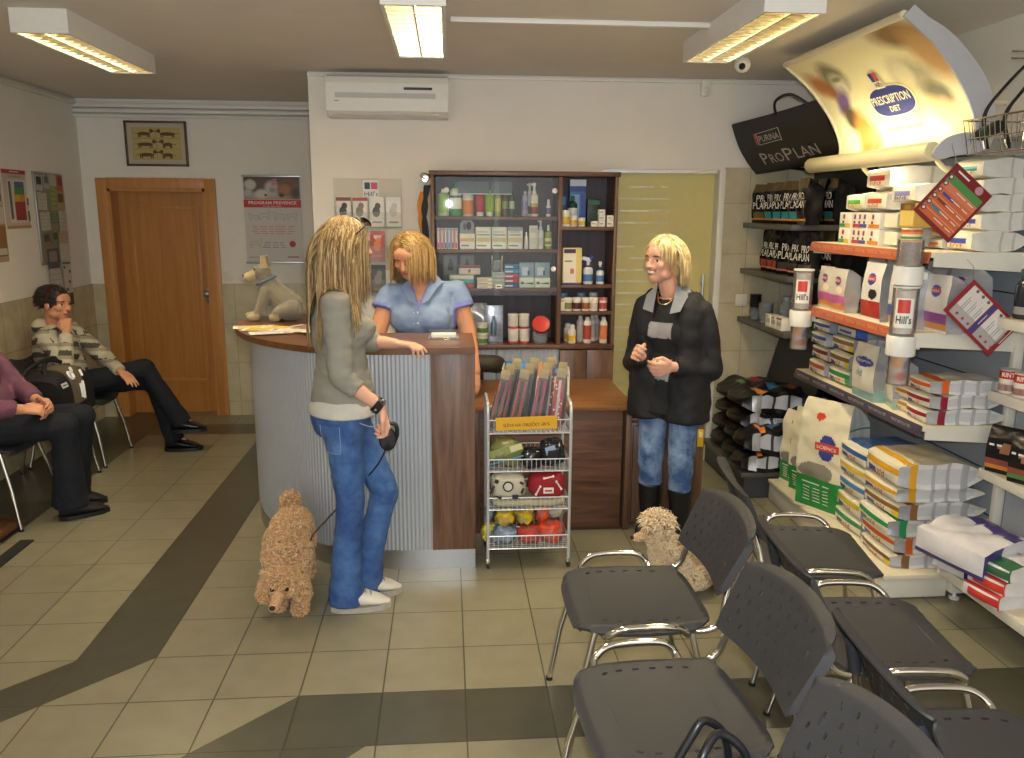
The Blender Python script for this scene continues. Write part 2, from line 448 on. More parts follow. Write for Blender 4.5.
# ------------------------------------------------------------------ lamps
TUBE = mat('lit_tube', 'fff4dc', .5, var=0, emit=9)
def ceiling_lamp(name, label, x, y, energy):
    t = thing(name, label, 'ceiling lamp', (x, y, H), 0, 'louvred ceiling lamps')
    L, Wd, D = 1.08, .24, .10
    h = MB()
    h.box((0, 0, -.007), (Wd - .024, L - .024, .012), WHITE)
    for s in (-1, 1):
        h.box((s * (Wd / 2 - .006), 0, -D / 2), (.012, L - .024, D), WHITE)
        h.box((0, s * (L / 2 - .006), -D / 2), (Wd, .012, D), WHITE)
    h.obj('housing', t)
    lv = MB()
    n = 15
    for k in range(n):
        yy = -L / 2 + .03 + k * (L - .06) / (n - 1)
        for s in (-1, 1):
            lv.add([(s * .006, yy - .006, -.06), (s * .108, yy - .006, -.06), (s * .108, yy - .001, -D + .004), (s * .006, yy - .001, -D + .004),
                    (s * .006, yy + .006, -.06), (s * .108, yy + .006, -.06), (s * .108, yy + .001, -D + .004), (s * .006, yy + .001, -D + .004)],
                   [(0, 1, 2, 3), (4, 5, 6, 7), (0, 1, 5, 4), (3, 2, 6, 7)], GOLD, None, False)
    lv.box((0, 0, -.08), (.008, L - .03, .036), GOLD)
    for s in (-1, 1): lv.box((s * .106, 0, -.078), (.004, L - .03, .04), GOLD)
    lv.obj('louvre', t)
    for s in (-1, 1):
        MB().tube([(s * .056, -L / 2 + .05, -.038), (s * .056, L / 2 - .05, -.038)], .013, TUBE, 10).obj('tube', t)
    return t
def lamp_light(x, y, e):
    a = bpy.data.lights.new('lamp_light', 'AREA'); a.shape = 'RECTANGLE'; a.size = .19; a.size_y = 1.0; a.energy = e; a.color = (1, .85, .60)
    ob = bpy.data.objects.new('lamp_light', a); C.objects.link(ob); ob.location = (x, y, H - .055)
LAMPS = [(-.115, 3.76, 'louvred ceiling lamp shining brightly above the reception counter', 'ceiling_lamp'),
         (-1.73, 4.42, 'louvred ceiling lamp at top left towards the brown door', 'ceiling_lamp'),
         (1.31, 3.73, 'louvred ceiling lamp at top right beside the glowing sign', 'ceiling_lamp')]
for x, y, l, n in LAMPS: ceiling_lamp(n, l, x, y, 30)
EL = 25
for x, y, k in ((-.115, 3.76, 1), (-1.73, 4.42, .9), (1.31, 3.73, 1), (-.1, .6, .3), (1.31, .6, .3), (-1.73, .9, .3)): lamp_light(x, y, EL * k)  # last three are unseen lamps added behind the camera, without fixtures

# ------------------------------------------------------------------ world, camera, flash
w = bpy.data.worlds.new('world'); bpy.context.scene.world = w; w.use_nodes = True
bg = w.node_tree.nodes['Background']; bg.inputs[0].default_value = (1, .97, .93, 1); bg.inputs[1].default_value = 1.25
fpx, pit, yaw, rol = 818.5, .2038, .0793, .006
c, s = math.cos(yaw), math.sin(yaw)
right = Vector((c, -s, 0)); fy = Vector((s, c, 0)); up = Vector((0, 0, 1))
c, s = math.cos(pit), math.sin(pit)
fw = fy * c - up * s; u = fy * s + up * c
c, s = math.cos(rol), math.sin(rol)
Rr = right * c + u * s; Uu = u * c - right * s
M = Matrix((Rr, Uu, -fw)).transposed().to_4x4(); M.translation = (0, 0, 1.72)
cd = bpy.data.cameras.new('camera'); cd.sensor_width = 36; cd.lens = fpx * 36 / 1024; cd.clip_start = .05
cam = bpy.data.objects.new('camera', cd); C.objects.link(cam); cam.matrix_world = M
bpy.context.scene.camera = cam
fl_ = bpy.data.lights.new('camera_flash', 'SPOT'); fl_.energy = 140; fl_.shadow_soft_size = .025; fl_.color = (.93, .96, 1); fl_.spot_size = R(95); fl_.spot_blend = .6
fo = bpy.data.objects.new('camera_flash', fl_); C.objects.link(fo); fo.matrix_world = M; fo.location = (.03, .02, 1.79)
vs = bpy.context.scene.view_settings
vs.view_transform = 'Standard'; vs.look = 'None'; vs.gamma = 1; vs.exposure = .3; vs.use_curve_mapping = False
# ------------------------------------------------------------------ reception counter
def v2(p): return Vector((p[0], p[1]))
def offset_line(P, d):
    out = []
    for i, p in enumerate(P):
        t = (P[min(i + 1, len(P) - 1)] - P[max(i - 1, 0)]); t = Vector((t.x, t.y, 0)).normalized()
        out.append(p + Vector((t.y, -t.x, 0)) * d)
    return out
ct = thing('reception_counter', 'curved reception counter with ribbed silver front and brown top', 'counter', (0, 0, 0))
OUT = [(.125, 3.715), (-.15, 3.70), (-.42, 3.715), (-.66, 3.79), (-.91, 4.01), (-1.06, 4.25), (-1.16, 4.55), (-1.15, 4.80)]
outer = smoothpath([(x, y, 0) for x, y in OUT], 10)
# order runs right to left; normal pointing to the public is on the left-hand side
top = [(p.x, p.y) for p in outer] + [(-1.06, 4.92), (-.9, 4.93), (-.78, 4.82), (-.72, 4.6), (-.6, 4.35), (-.35, 4.19), (.125, 4.165)]
wt = MB(); wt.prism(top, 1.07, 1.10, BROWNTOP)
wt.obj('worktop', ct)
RIB = mat('ribbed_aluminium', 'bcc2ca', .42, .55, var=.03, scale=3)
inset = [.035, .04, .05, .06, .07, .075, .08, .08]
def bodyline(dens):
    P = smoothpath([(x, y, 0) for x, y in OUT], dens); n = len(P); Q = []
    for i, p in enumerate(P):
        t = (P[min(i + 1, n - 1)] - P[max(i - 1, 0)]).normalized()
        nrm = -Vector((-t.y, t.x, 0))
        Q.append(p + nrm * (.035 + .045 * min(1, max(0, (.1 - p.x) / .9))))
    return Q
BL = bodyline(40)
# arc length resample
acc = [0]
for i in range(1, len(BL)): acc.append(acc[-1] + (BL[i] - BL[i - 1]).length)
def at_len(s):
    for i in range(1, len(BL)):
        if acc[i] >= s:
            t = (s - acc[i - 1]) / max(1e-9, acc[i] - acc[i - 1]); p = BL[i - 1].lerp(BL[i], t)
            d = (BL[i] - BL[i - 1]).normalized(); return p, Vector((-d.y, d.x, 0))
    return BL[-1], Vector((1, 0, 0))
LW = .205; pitch = .0195
rb = MB(); L = acc[-1]; n = int((L - LW) / pitch) * 6
vs = []; 
for i in range(n + 1):
    s_ = LW + (L - LW) * i / n
    p, nr = at_len(s_)
    w_ = (.5 + .5 * math.cos(2 * PI * i / 6)) ** .7 * .0045
    q = p + nr * w_
    vs += [(q.x, q.y, .10), (q.x, q.y, 1.07)]
rb.add(vs, [(2 * i, 2 * i + 2, 2 * i + 3, 2 * i + 1) for i in range(n)], RIB)
rb.obj('ribbed_panel', ct, sharp=80)
ep = MB(); e0 = at_len(0)[0]; e1 = at_len(LW)[0]
ep.box(((e0.x + e1.x) / 2, e0.y + .006, .585), (e0.x - e1.x, .03, .97), WALNUT, .002)
ep.box((e0.x - .01, e0.y + .2, .585), (.02, .4, .97), WALNUT)
ep.obj('end_panel', ct, label='walnut end panel')
kp = MB(); vs = []
for i in range(61):
    p, nr = at_len(L * i / 60); vs += [(p.x, p.y + .002, 0.0), (p.x, p.y + .002, .10)]
kp.add(vs, [(2 * i, 2 * i + 2, 2 * i + 3, 2 * i + 1) for i in range(60)], STEEL)
kp.obj('kick_plate', ct, sharp=80)
bk = MB(); vs = []
for i in range(41):
    p, nr = at_len(L * i / 40); d = Vector((.06, .9, 0)) if p.x > -.6 else Vector((.9, .3, 0))
    q = p + d.normalized() * .06; vs += [(q.x, q.y, .02), (q.x, q.y, 1.06)]
bk.add(vs, [(2 * i, 2 * i + 2, 2 * i + 3, 2 * i + 1) for i in range(40)], WALNUT); bk.obj('inner_panel', ct)

# leaflets and the card holder on the counter
LFC = ['e9dfc0', 'd9b64a', 'e6d48a', '8a7a94', 'efe6d0', '9b6a6a', 'efe3cf', 'c9c4d8']
spots = [(-1.03, 4.42, .5, 'd8c27c', 'pale leaflet lying at the rounded end of the counter'), (-.96, 4.31, .2, 'd9b63e', 'yellow printed leaflet before the plush dog'), (-.87, 4.36, -.1, 'e3c35c', 'golden leaflet lying under the plush dog\'s feet'),
         (-.89, 4.17, .6, 'cfc9d6', 'lilac and white leaflet nearest the counter edge'), (-.77, 4.22, .1, 'd9cfc6', 'cream leaflet with grey stripe in the middle of the spread'),
         (-.72, 4.33, -.3, '8c5f60', 'maroon leaflet behind the cream ones'), (-.63, 4.26, -.5, 'eadfc8', 'cream folded leaflet nearest the standing woman'), (-.61, 4.14, .15, 'e6dccb', 'white leaflet beside the standing woman\'s sleeve')]
for i, (x, y, a, c, l) in enumerate(spots):
    m = MB(); m.box((0, 0, .0008), (.10, .21, .0016), cm('e8e0cc', .4)); m.box((0, .02, .0018), (.096, .12, .0006), cm(c, .4)); m.box((0, -.075, .0018), (.08, .03, .0006), cm('7a6c86' if i % 2 else 'c9a23a', .4))
    m.obj('leaflet', None, (x, y, 1.1005 + .0022 * i), (0, 0, a + 1.3), label=l, cat='leaflet', group='leaflets on the counter')
ACR = glass_mat('acrylic', 'fcfcf8', .06, .03)
ch = thing('card_holder', 'clear acrylic card holder near the right end of the counter top', 'card holder', (-.02, 3.98, 1.10))
MB().box((0, 0, .003), (.15, .07, .006), ACR, .001).box((0, .028, .022), (.15, .004, .04), ACR, rot=(.3, 0, 0)).box((0, -.03, .012), (.15, .004, .022), ACR).obj('tray', ch)
MB().box((0, .005, .018), (.12, .03, .02), cm('e9e6da', .4), .001).obj('card', ch)

# ------------------------------------------------------------------ wall cabinet behind the counter
CX0, CX1, CY, CD = -.095, 1.06, 5.12, .29
cb = thing('wall_cabinet', 'tall dark walnut shelf cabinet against the wall behind the counter', 'cabinet', (0, 0, 0))
CBK = wood_mat('cabinet_back', '3a3034', '4c4046', .5)
y = CY + CD / 2
m = MB(); m.box((CX0 + .01, y, .97), (.022, CD, 1.94), WALNUT, .002); m.obj('side_panel', cb)
m = MB(); m.box((CX1 - .01, y, .97), (.022, CD, 1.94), WALNUT, .002); m.obj('side_panel', cb)
m = MB(); m.box((.70, y, 1.40), (.028, CD, 1.04), WALNUT, .002); m.obj('divider', cb)
m = MB(); m.box(((CX0 + CX1) / 2, y - .008, 1.937), (CX1 - CX0 + .02, CD + .015, .028), WALNUTX, .003); m.obj('top_panel', cb)
m = MB(); m.box(((CX0 + CX1) / 2, CY + CD - .006, 1.4), (CX1 - CX0, .01, 1.06), CBK); m.obj('back_panel', cb)
for z in (1.668, 1.468, 1.228):
    m = MB(); m.box(((CX0 + .02 + .686) / 2, y, z), (.666 - CX0, CD - .01, .022), WALNUTX, .002); m.obj('shelf', cb)
for z in (1.608, 1.248, 1.08):
    m = MB(); m.box(((.714 + CX1 - .02) / 2, y, z), (CX1 - .02 - .714, CD - .01, .022), WALNUTX, .002); m.obj('shelf', cb)
m = MB(); m.box(((CX0 + CX1) / 2, y - .01, .868), (CX1 - CX0, CD + .02, .03), WALNUTX, .003); m.obj('base_shelf', cb)
for x0, x1 in ((.71, .885), (.885, CX1)):
    m = MB(); m.box(((x0 + x1) / 2, CY - .0, .45), (x1 - x0 - .004, .018, .79), WALNUT, .002); dd = m.obj('door', cb)
for x0, x1 in ((CX0, .31), (.31, .705)):
    m = MB(); vs = []; n = int((x1 - x0) / .0235) * 4
    for i in range(n + 1):
        xx = x0 + (x1 - x0 - .004) * i / n; yy = CY - .006 * (.5 + .5 * math.cos(2 * PI * i / 4)); vs += [(xx, yy, .06), (xx, yy, .85)]
    m.add(vs, [(2 * i, 2 * i + 2, 2 * i + 3, 2 * i + 1) for i in range(n)], RIB); m.obj('door', cb, sharp=80, label='ribbed silver cabinet door')
GL = glass_mat('cabinet_glass', 'fcfefe', .012, .02)
for x0, x1, yy in ((CX0 + .03, .32, CY - .004), (.29, .68, CY - .012)):
    m = MB(); m.box(((x0 + x1) / 2, yy, 1.555), (x1 - x0, .005, .72), GL); g = m.obj('glass_door', cb)
for x, z in ((.0, 1.835), (.66, 1.835), (.66, 1.36)):
    m = MB(); m.lathe([(.016, 0), (.017, .004), (.012, .008), (.011, .008)], WHITE, 14, tm((x, CY - .018, z), (PI / 2, 0, 0))); m.obj('knob', cb)
m = MB()
for x0, x1 in ((.07, .26), (.27, .40)):
    m.box(((x0 + x1) / 2, CY - .005 + .01, 1.85), (x1 - x0, .004, .075), glass_mat('label_film', 'aab4bb', .28, .05)); m.box(((x0 + x1) / 2, CY + .004, 1.814), (x1 - x0, .004, .004), WHITE)
m.obj('shelf_label', cb)

# ------------------------------------------------------------------ desk, low cabinet, swivel chair, box of packets
dk = thing('desk', 'low walnut desk joined to the counter behind the wire rack', 'desk')
DESKT = wood_mat('desk_top', '6f4524', '8f6136', .35, axis='X')
MB().box((.555, 4.52, .693), (.87, .72, .026), DESKT, .003).obj('desktop', dk)
m = MB(); m.box((.53, 4.20, .34), (.80, .02, .67), WALNUTX, .002); m.obj('front_panel', dk)
m = MB(); m.box((.962, 4.52, .34), (.028, .68, .68), WALNUT, .002); m.obj('side_panel', dk)
m = MB(); m.box((.148, 4.52, .34), (.028, .68, .68), WALNUT, .002); m.obj('side_panel', dk)
lc = thing('low_cabinet', 'low walnut cabinet behind the woman in the black jacket', 'cabinet')
MB().box((1.20, 4.50, .30), (.41, .48, .58), WALNUT, .003).obj('carcass', lc)
MB().box((1.20, 4.49, .603), (.42, .50, .024), WALNUTX, .003).obj('top_panel', lc)
MB().box((1.20, 4.252, .30), (.39, .016, .54), WALNUT, .002).obj('door', lc)
yb = MB(); yb.box((0, 0, 0), (.035, .006, .10), cm('d2a818', .45), .003).box((0, -.004, .02), (.02, .002, .03), cm('e9d9a0'))
yb.obj('yellow_tag', None, (1.375, 4.238, .50), (0, 0, 0), label='yellow tag stuck on the low cabinet behind the woman\'s leg', cat='tag')
OLIVE = mat('olive_upholstery', '3b352a', .6, var=.08, bump=.3)
sc = thing('swivel_chair', 'dark olive swivel chair tucked behind the desk', 'chair', (.20, 4.98, 0))
bb = MB(); pts = [(-.1, -.02, .80), (-.08, -.045, .80), (0, -.06, .80), (.07, -.05, .795), (.1, -.02, .785)]
bb.tube(smoothpath(pts, 5), .055, OLIVE, 12).sphere((.1, -.02, .785), .055, OLIVE).sphere((-.1, -.02, .8), .055, OLIVE); bb.obj('backrest', sc)
bb = MB(); bb.box((0, -.19, .46), (.30, .36, .07), OLIVE, .03); bb.obj('seat', sc)
bb = MB(); bb.tube([(0, -.19, .06), (0, -.19, .43)], .025, DKGREY); bb.tube([(0, -.03, .45), (0, -.02, .76)], .018, DKGREY)
for k in range(5):
    a = 2 * PI * k / 5; bb.tube([(0, -.19, .09), (.17 * math.cos(a), -.19 + .17 * math.sin(a), .065)], [.022, .014], DKGREY); bb.sphere((.17 * math.cos(a), -.19 + .17 * math.sin(a), .03), .03, BLACK)
bb.obj('base', sc)
bx = thing('open_carton', 'white open carton holding blue packets on the desk', 'box', (.50, 4.52, .7065), -.12)
WB = cm('ddd9ca', .6)
m = MB()
m.box((0, -.10, .055), (.36, .006, .11), WB).box((0, .10, .065), (.36, .006, .13), WB).box((-.18, 0, .075), (.006, .2, .15), WB, rot=(0, -.12, 0)).box((.18, 0, .065), (.006, .2, .13), WB).box((0, 0, .003), (.36, .2, .006), WB)
m.add([(-.15, -.104, .03), (-.06, -.104, .02), (-.04, -.104, .06), (-.13, -.104, .08)], [(0, 1, 2, 3)], cm('5f9a4a')); m.add([(.09, -.104, .03), (.17, -.104, .03), (.17, -.104, .09), (.12, -.104, .08)], [(0, 1, 2, 3)], cm('6f9f5d')); m.text('mm', .05, cm('7a5a66'), tm((-.10, -.105, .085), (PI / 2, 0, 0))); m.obj('tray', bx)
PKC = [('2a6fb4', 'plain blue packet leaning at the left of the white carton'), ('2f78bd', 'blue packet second from left in the white carton'), ('d9803a', 'orange and blue packet in the middle of the white carton'), ('2c2f66', 'navy packet right of the orange one in the white carton'), ('34376f', 'navy packet at the right end of the white carton')]
for i, (c, l) in enumerate(PKC):
    m = MB(); m.box((0, 0, .07), (.062, .018, .14), cm(c, .3), .003); m.box((0, -.0095, .1), (.05, .002, .025), cm('c98a4a' if i == 2 else '4a8fd0'))
    if i == 2: m.box((-.02, -.0096, .06), (.04, .002, .07), cm('2f78bd'))
    m.obj('packet', None, (.36 + .068 * i, 4.535 + .0 * i, .7225 + .005 * (4 - i)), (-.12, .05 * (i % 3 - 1), -.12), label=l, cat='packet', group='packets in the white carton')
si = MB(); si.box((0, 0, .055), (.07, .05, .11), mat('foil', 'c9c9cd', .2, .8, var=.2, scale=60), .012)
si.obj('foil_pouch', None, (1.05, 4.36, .6155), (.0, 0, .3), label='small silver foil pouch on the low cabinet at its left end', cat='pouch')

# ------------------------------------------------------------------ air conditioner
ac = thing('air_conditioner', 'white wall air conditioner above the reception area', 'air conditioner', (-.35, YC, 2.27))
prof = [(0, 0), (-.15, 0), (-.20, .03), (-.215, .10), (-.215, .19), (-.20, .225), (-.17, .24), (0, .24)]
m = MB(); n = len(prof)
vs = [(-.365, y, z) for y, z in prof] + [(.365, y, z) for y, z in prof]
m.add(vs, [tuple(range(n)), tuple(range(2 * n - 1, n - 1, -1))] + [(i, (i + 1) % n, n + (i + 1) % n, n + i) for i in range(n)], WHITE, None, False); m.obj('casing', ac)
MB().box((-.01, -.178, .022), (.64, .004, .038), mat('flap', 'c9c3b4', .5, var=.02), .001, rot=(-.55, 0, 0)).obj('air_flap', ac, label='beige air outlet flap')
MB().box((-.01, -.2155, .118), (.60, .003, .030), mat('ac_band', 'bdbcb6', .4, var=.02)).obj('intake_band', ac)
MB().box((.185, -.2155, .160), (.17, .003, .015), DKGREY).box((.262, -.217, .160), (.012, .002, .012), BLACK).obj('display', ac, label='dark narrow display window')
MB().text('mmmm', .012, cm('8a8a88'), tm((-.30, -.2165, .085), (PI / 2, 0, 0))).obj('badge', ac)

# small fixtures
def wallswitch(loc, rz, label, w=.08):
    t = thing('light_switch', label, 'switch', loc, rz)
    MB().box((0, -.006, 0), (w, .012, .08), LAQ, .004).obj('plate', t); MB().box((0, -.014, 0), (w * .65, .006, .052), LAQ, .002, rot=(.06, 0, 0)).obj('rocker', t)
wallswitch((-1.79, YB - .001, 1.175), 0, 'white light switch beside the brown door')
wallswitch((1.985, YC - .011, 1.13), 0, 'white light switch on the tiles near the glass door')
sn = thing('motion_sensor', 'small white motion sensor high on the wall', 'sensor', (1.66, YC, 2.49))
MB().box((0, -.02, 0), (.06, .04, .10), WHITE, .012).obj('casing', sn); MB().sphere((0, -.035, -.015), (.024, .016, .026), LAQ).obj('lens', sn)
cc = thing('security_camera', 'small white ball security camera on the ceiling', 'camera', (1.56, 4.45, H))
MB().lathe([(.035, -.02), (.035, 0)], WHITE, 16).tube([(0, 0, -.015), (0, 0, -.05)], .012, WHITE).obj('mount', cc)
MB().sphere((0, -.005, -.075), .042, WHITE, 16).obj('housing', cc); MB().sphere((-.012, -.036, -.088), .018, BLACK).obj('lens', cc)
# ------------------------------------------------------------------ shell chairs
SHELL = mat('chair_shell', '39393b', .52, var=.03, scale=8, bump=.25, bscale=900)
SLOT = mat('chair_slot', '141416', .7, var=0)
def shell_sheet(fn, nu, nv, holes, thick, m, mb):
    """solid sheet from fn(u,v)->point, cells in holes left open"""
    P = [[Vector(fn(i / nu, j / nv)) for j in range(nv + 1)] for i in range(nu + 1)]
    N = [[None] * (nv + 1) for _ in range(nu + 1)]
    for i in range(nu + 1):
        for j in range(nv + 1):
            a = P[min(i + 1, nu)][j] - P[max(i - 1, 0)][j]; b = P[i][min(j + 1, nv)] - P[i][max(j - 1, 0)]
            c = a.cross(b); N[i][j] = c.normalized() if c.length > 1e-9 else Vector((0, 0, 1))
    W_ = nv + 1
    vs = [P[i][j] for i in range(nu + 1) for j in range(W_)] + [P[i][j] - N[i][j] * thick for i in range(nu + 1) for j in range(W_)]
    o = (nu + 1) * W_; fs = []
    solid = lambda i, j: 0 <= i < nu and 0 <= j < nv and (i, j) not in holes
    for i in range(nu):
        for j in range(nv):
            if not solid(i, j): continue
            a, b, c, d = i * W_ + j, (i + 1) * W_ + j, (i + 1) * W_ + j + 1, i * W_ + j + 1
            fs += [(a, b, c, d), (o + d, o + c, o + b, o + a)]
            for (e, f, ii, jj) in ((a, b, i, j - 1), (b, c, i + 1, j), (c, d, i, j + 1), (d, a, i - 1, j)):
                if not solid(ii, jj): fs.append((f, e, o + e, o + f))
    mb.add(vs, fs, m)
def superell(u, v, p=4.5):
    """square -> rounded square"""
    a, b = 2 * u - 1, 2 * v - 1
    r = max(abs(a), abs(b))
    if r < 1e-9: return 0, 0
    l = (abs(a) ** p + abs(b) ** p) ** (1 / p)
    return a * r / l, b * r / l
def make_chair(label, arms=True):
    t = thing('shell_chair', label, 'chair')
    def seat(u, v):
        a, b = superell(u, v, 5)
        wd = .245 if a < 0 else .245
        x = .005 + .225 * a; y = wd * b * (1 - .10 * max(0, a) ** 2 - .06 * max(0, -a))
        z = .452 - .03 * max(0, (a - .55) / .45) ** 2 - .014 * (1 - b * b) * (1 - a * a) + .008 * b * b - .018 * max(0, abs(b) - .85) / .15 * .5
        if max(abs(a), abs(b)) > .93: z -= .010
        return x, y, z
    hs = set()
    for jj in (7, 52):
        for k in range(6):
            for di in (0, 1): hs.add((10 + 5 * k + di, jj))
    m = MB(); shell_sheet(seat, 46, 60, hs, .011, SHELL, m)
    s_ = m.obj('seat', t, sharp=50)
    # backrest with open slots
    nu, nv = 61, 31
    holes = set()
    for r in range(5):
        j = 5 + r * 5
        for c in range(9):
            i = 6 + c * 6 + (3 if r % 2 else 0)
            if i > 55 or (r == 4 and not 10 < i < 51): continue
            for dj in (0, 1): holes.add((i, j + dj))
    def back(u, v):
        a, b = superell(u, v, 9)
        wd = .252 * (1 - .07 * (1 - v)); y = a * wd
        k = (b + 1) / 2
        z = .545 + k * (.225 - .035 * a * a)
        x = -.20 - .085 * k - .04 * (1 - a * a) - .01 * k * k
        e = max(abs(a) if abs(a) > .5 else 0, b)
        if e > .93: x -= .026 * (e - .93) / .07
        return x, -y, z
    m = MB(); shell_sheet(back, nu, nv, holes, -.006, SHELL, m)
    m.obj('backrest', t, sharp=50)
    for sy in (-1, 1):
        m = MB(); m.tube([(.16, sy * .19, .438), (.215, sy * .215, .22), (.25, sy * .235, 0.0)], .0105, CHROME, 10).lathe([(.013, 0), (.013, .012)], BLACK, 10, c=(.25, sy * .235, 0)); m.obj('leg', t)
        m = MB(); m.tube([(-.14, sy * .19, .438), (-.19, sy * .215, .22), (-.24, sy * .235, 0.0)], .0105, CHROME, 10).lathe([(.013, 0), (.013, .012)], BLACK, 10, c=(-.24, sy * .235, 0)); m.obj('leg', t)
        m = MB(); m.tube(smoothpath([(-.10, sy * .20, .432), (-.175, sy * .222, .432), (-.225, sy * .225, .46), (-.245, sy * .21, .53), (-.27, sy * .18, .62)], 5), .0105, CHROME, 10)
        m.tube([(-.262, sy * .19, .585), (-.292, sy * .165, .68)], .015, DKGREY, 10); m.obj('back_support', t)
        if arms:
            m = MB(); m.tube(smoothpath([(.14, sy * .225, .425), (.135, sy * .258, .445), (.10, sy * .272, .470), (.05, sy * .276, .478), (-.04, sy * .276, .478), (-.085, sy * .272, .470), (-.11, sy * .262, .445), (-.115, sy * .225, .43)], 6), .0115, CHROME, 10); m.obj('linking_arm', t)
    m = MB()
    for x in (.15, -.13): m.tube([(x, -.19, .434), (x, .19, .434)], .010, DKGREY, 8)
    for y in (-.2, .2): m.tube([(.16, y, .432), (-.15, y, .432)], .010, CHROME, 8)
    m.obj('seat_frame', t)
    return t
G1 = 'linked grey chairs in two rows back to back'
chA = make_chair('dark grey shell chair in front of the sitting poodle, facing left')
chA['group'] = G1
chA.location = (.615, 2.52, 0); chA.rotation_euler = (0, 0, PI)
for x, y, a, l in ((.565, 1.885, PI + R(3.5), 'dark grey shell chair facing left, middle of its row, bare seat fully in view'), (.515, 1.285, PI + R(6), 'dark grey shell chair carrying the black handbag at the bottom edge'),
                   (1.385, 2.86, R(-9), 'dark grey shell chair beside the white shelf plinth, facing the pet food shelves'), (1.315, 2.23, R(-5), 'dark grey shell chair in the middle of the row facing the shelves'), (1.27, 1.60, R(-3), 'dark grey shell chair at the lower right corner facing the shelves')):
    dup(chA, (x, y, 0), (0, 0, a), l, G1)
chW = make_chair('dark shell chair at the left edge under the person in the purple top', False)
G2 = 'waiting chairs along the left wall'
chW['group'] = G2; chW.location = (-2.56, 4.60, 0)
dup(chW, (-2.56, 5.15, 0), (0, 0, 0), 'dark shell chair against the left wall with the pet carrier on it', G2)
dup(chW, (-2.56, 5.72, 0), (0, 0, 0), 'dark shell chair under the seated girl in dark jeans', G2)
# black handbag on the near chair
LEATHER = mat('black_leather', '15161b', .32, var=.1, bump=.2)
hb = thing('handbag', 'black leather handbag with tall looped handles on the nearest chair', 'handbag', (.50, 1.36, .449), R(20))
m = MB()
def bagfn(u, v):
    a = 2 * PI * u; k = .5 + .5 * v
    sx = .15 * (1 - .12 * v); sy = .06 * (1 - .55 * v ** 2)
    cx = abs(math.cos(a)) ** .6 * (1 if math.cos(a) > 0 else -1); cy = abs(math.sin(a)) ** .6 * (1 if math.sin(a) > 0 else -1)
    return sx * cx, sy * cy, .17 * v
m.grid(bagfn, 32, 8, LEATHER, closeu=True); m.prism([bagfn(i / 32, 1)[:2] for i in range(32)], .165, .172, LEATHER); m.prism([bagfn(i / 32, 0)[:2] for i in range(32)], 0, .004, LEATHER); m.obj('body', hb)
for sy in (-1, 1):
    m = MB(); m.tube(smoothpath([(-.075, sy * .035, .12), (-.07, sy * .035, .2), (-.04 + .01 * sy, sy * .03, .275), (0, sy * .022 + .01, .30), (.045, sy * .03, .265), (.07, sy * .035, .19), (.075, sy * .035, .12)], 8), .0085, LEATHER, 10)
    for x in (-.075, .075): m.lathe([(.013, -.004), (.013, .004)], CHROME, 10, tm((x, sy * .04, .13), (PI / 2, 0, 0)))
    m.obj('handle', hb)
# low boards on the floor by the left wall
pl = thing('floor_board', 'low brown wooden board on the floor at the left edge', 'board', (-2.52, 3.75, 0))
MB().box((0, 0, .035), (.38, 1.4, .03), wood_mat('board_wood', '4a2f1a', '6d4828', .5, axis='Y'), .004).obj('plank', pl)
m = MB()
for yy in (-.6, 0, .6): m.box((0, yy, .01), (.34, .06, .02), BLACK)
m.obj('runner', pl)
MB().box((0, 0, .004), (.07, .8, .008), mat('dark_rubber', '23241f', .8, var=.1), .003).obj('rubber_strip', None, (-2.215, 3.83, 0), label='thin dark rubber strip lying on the floor at the left edge', cat='mat')
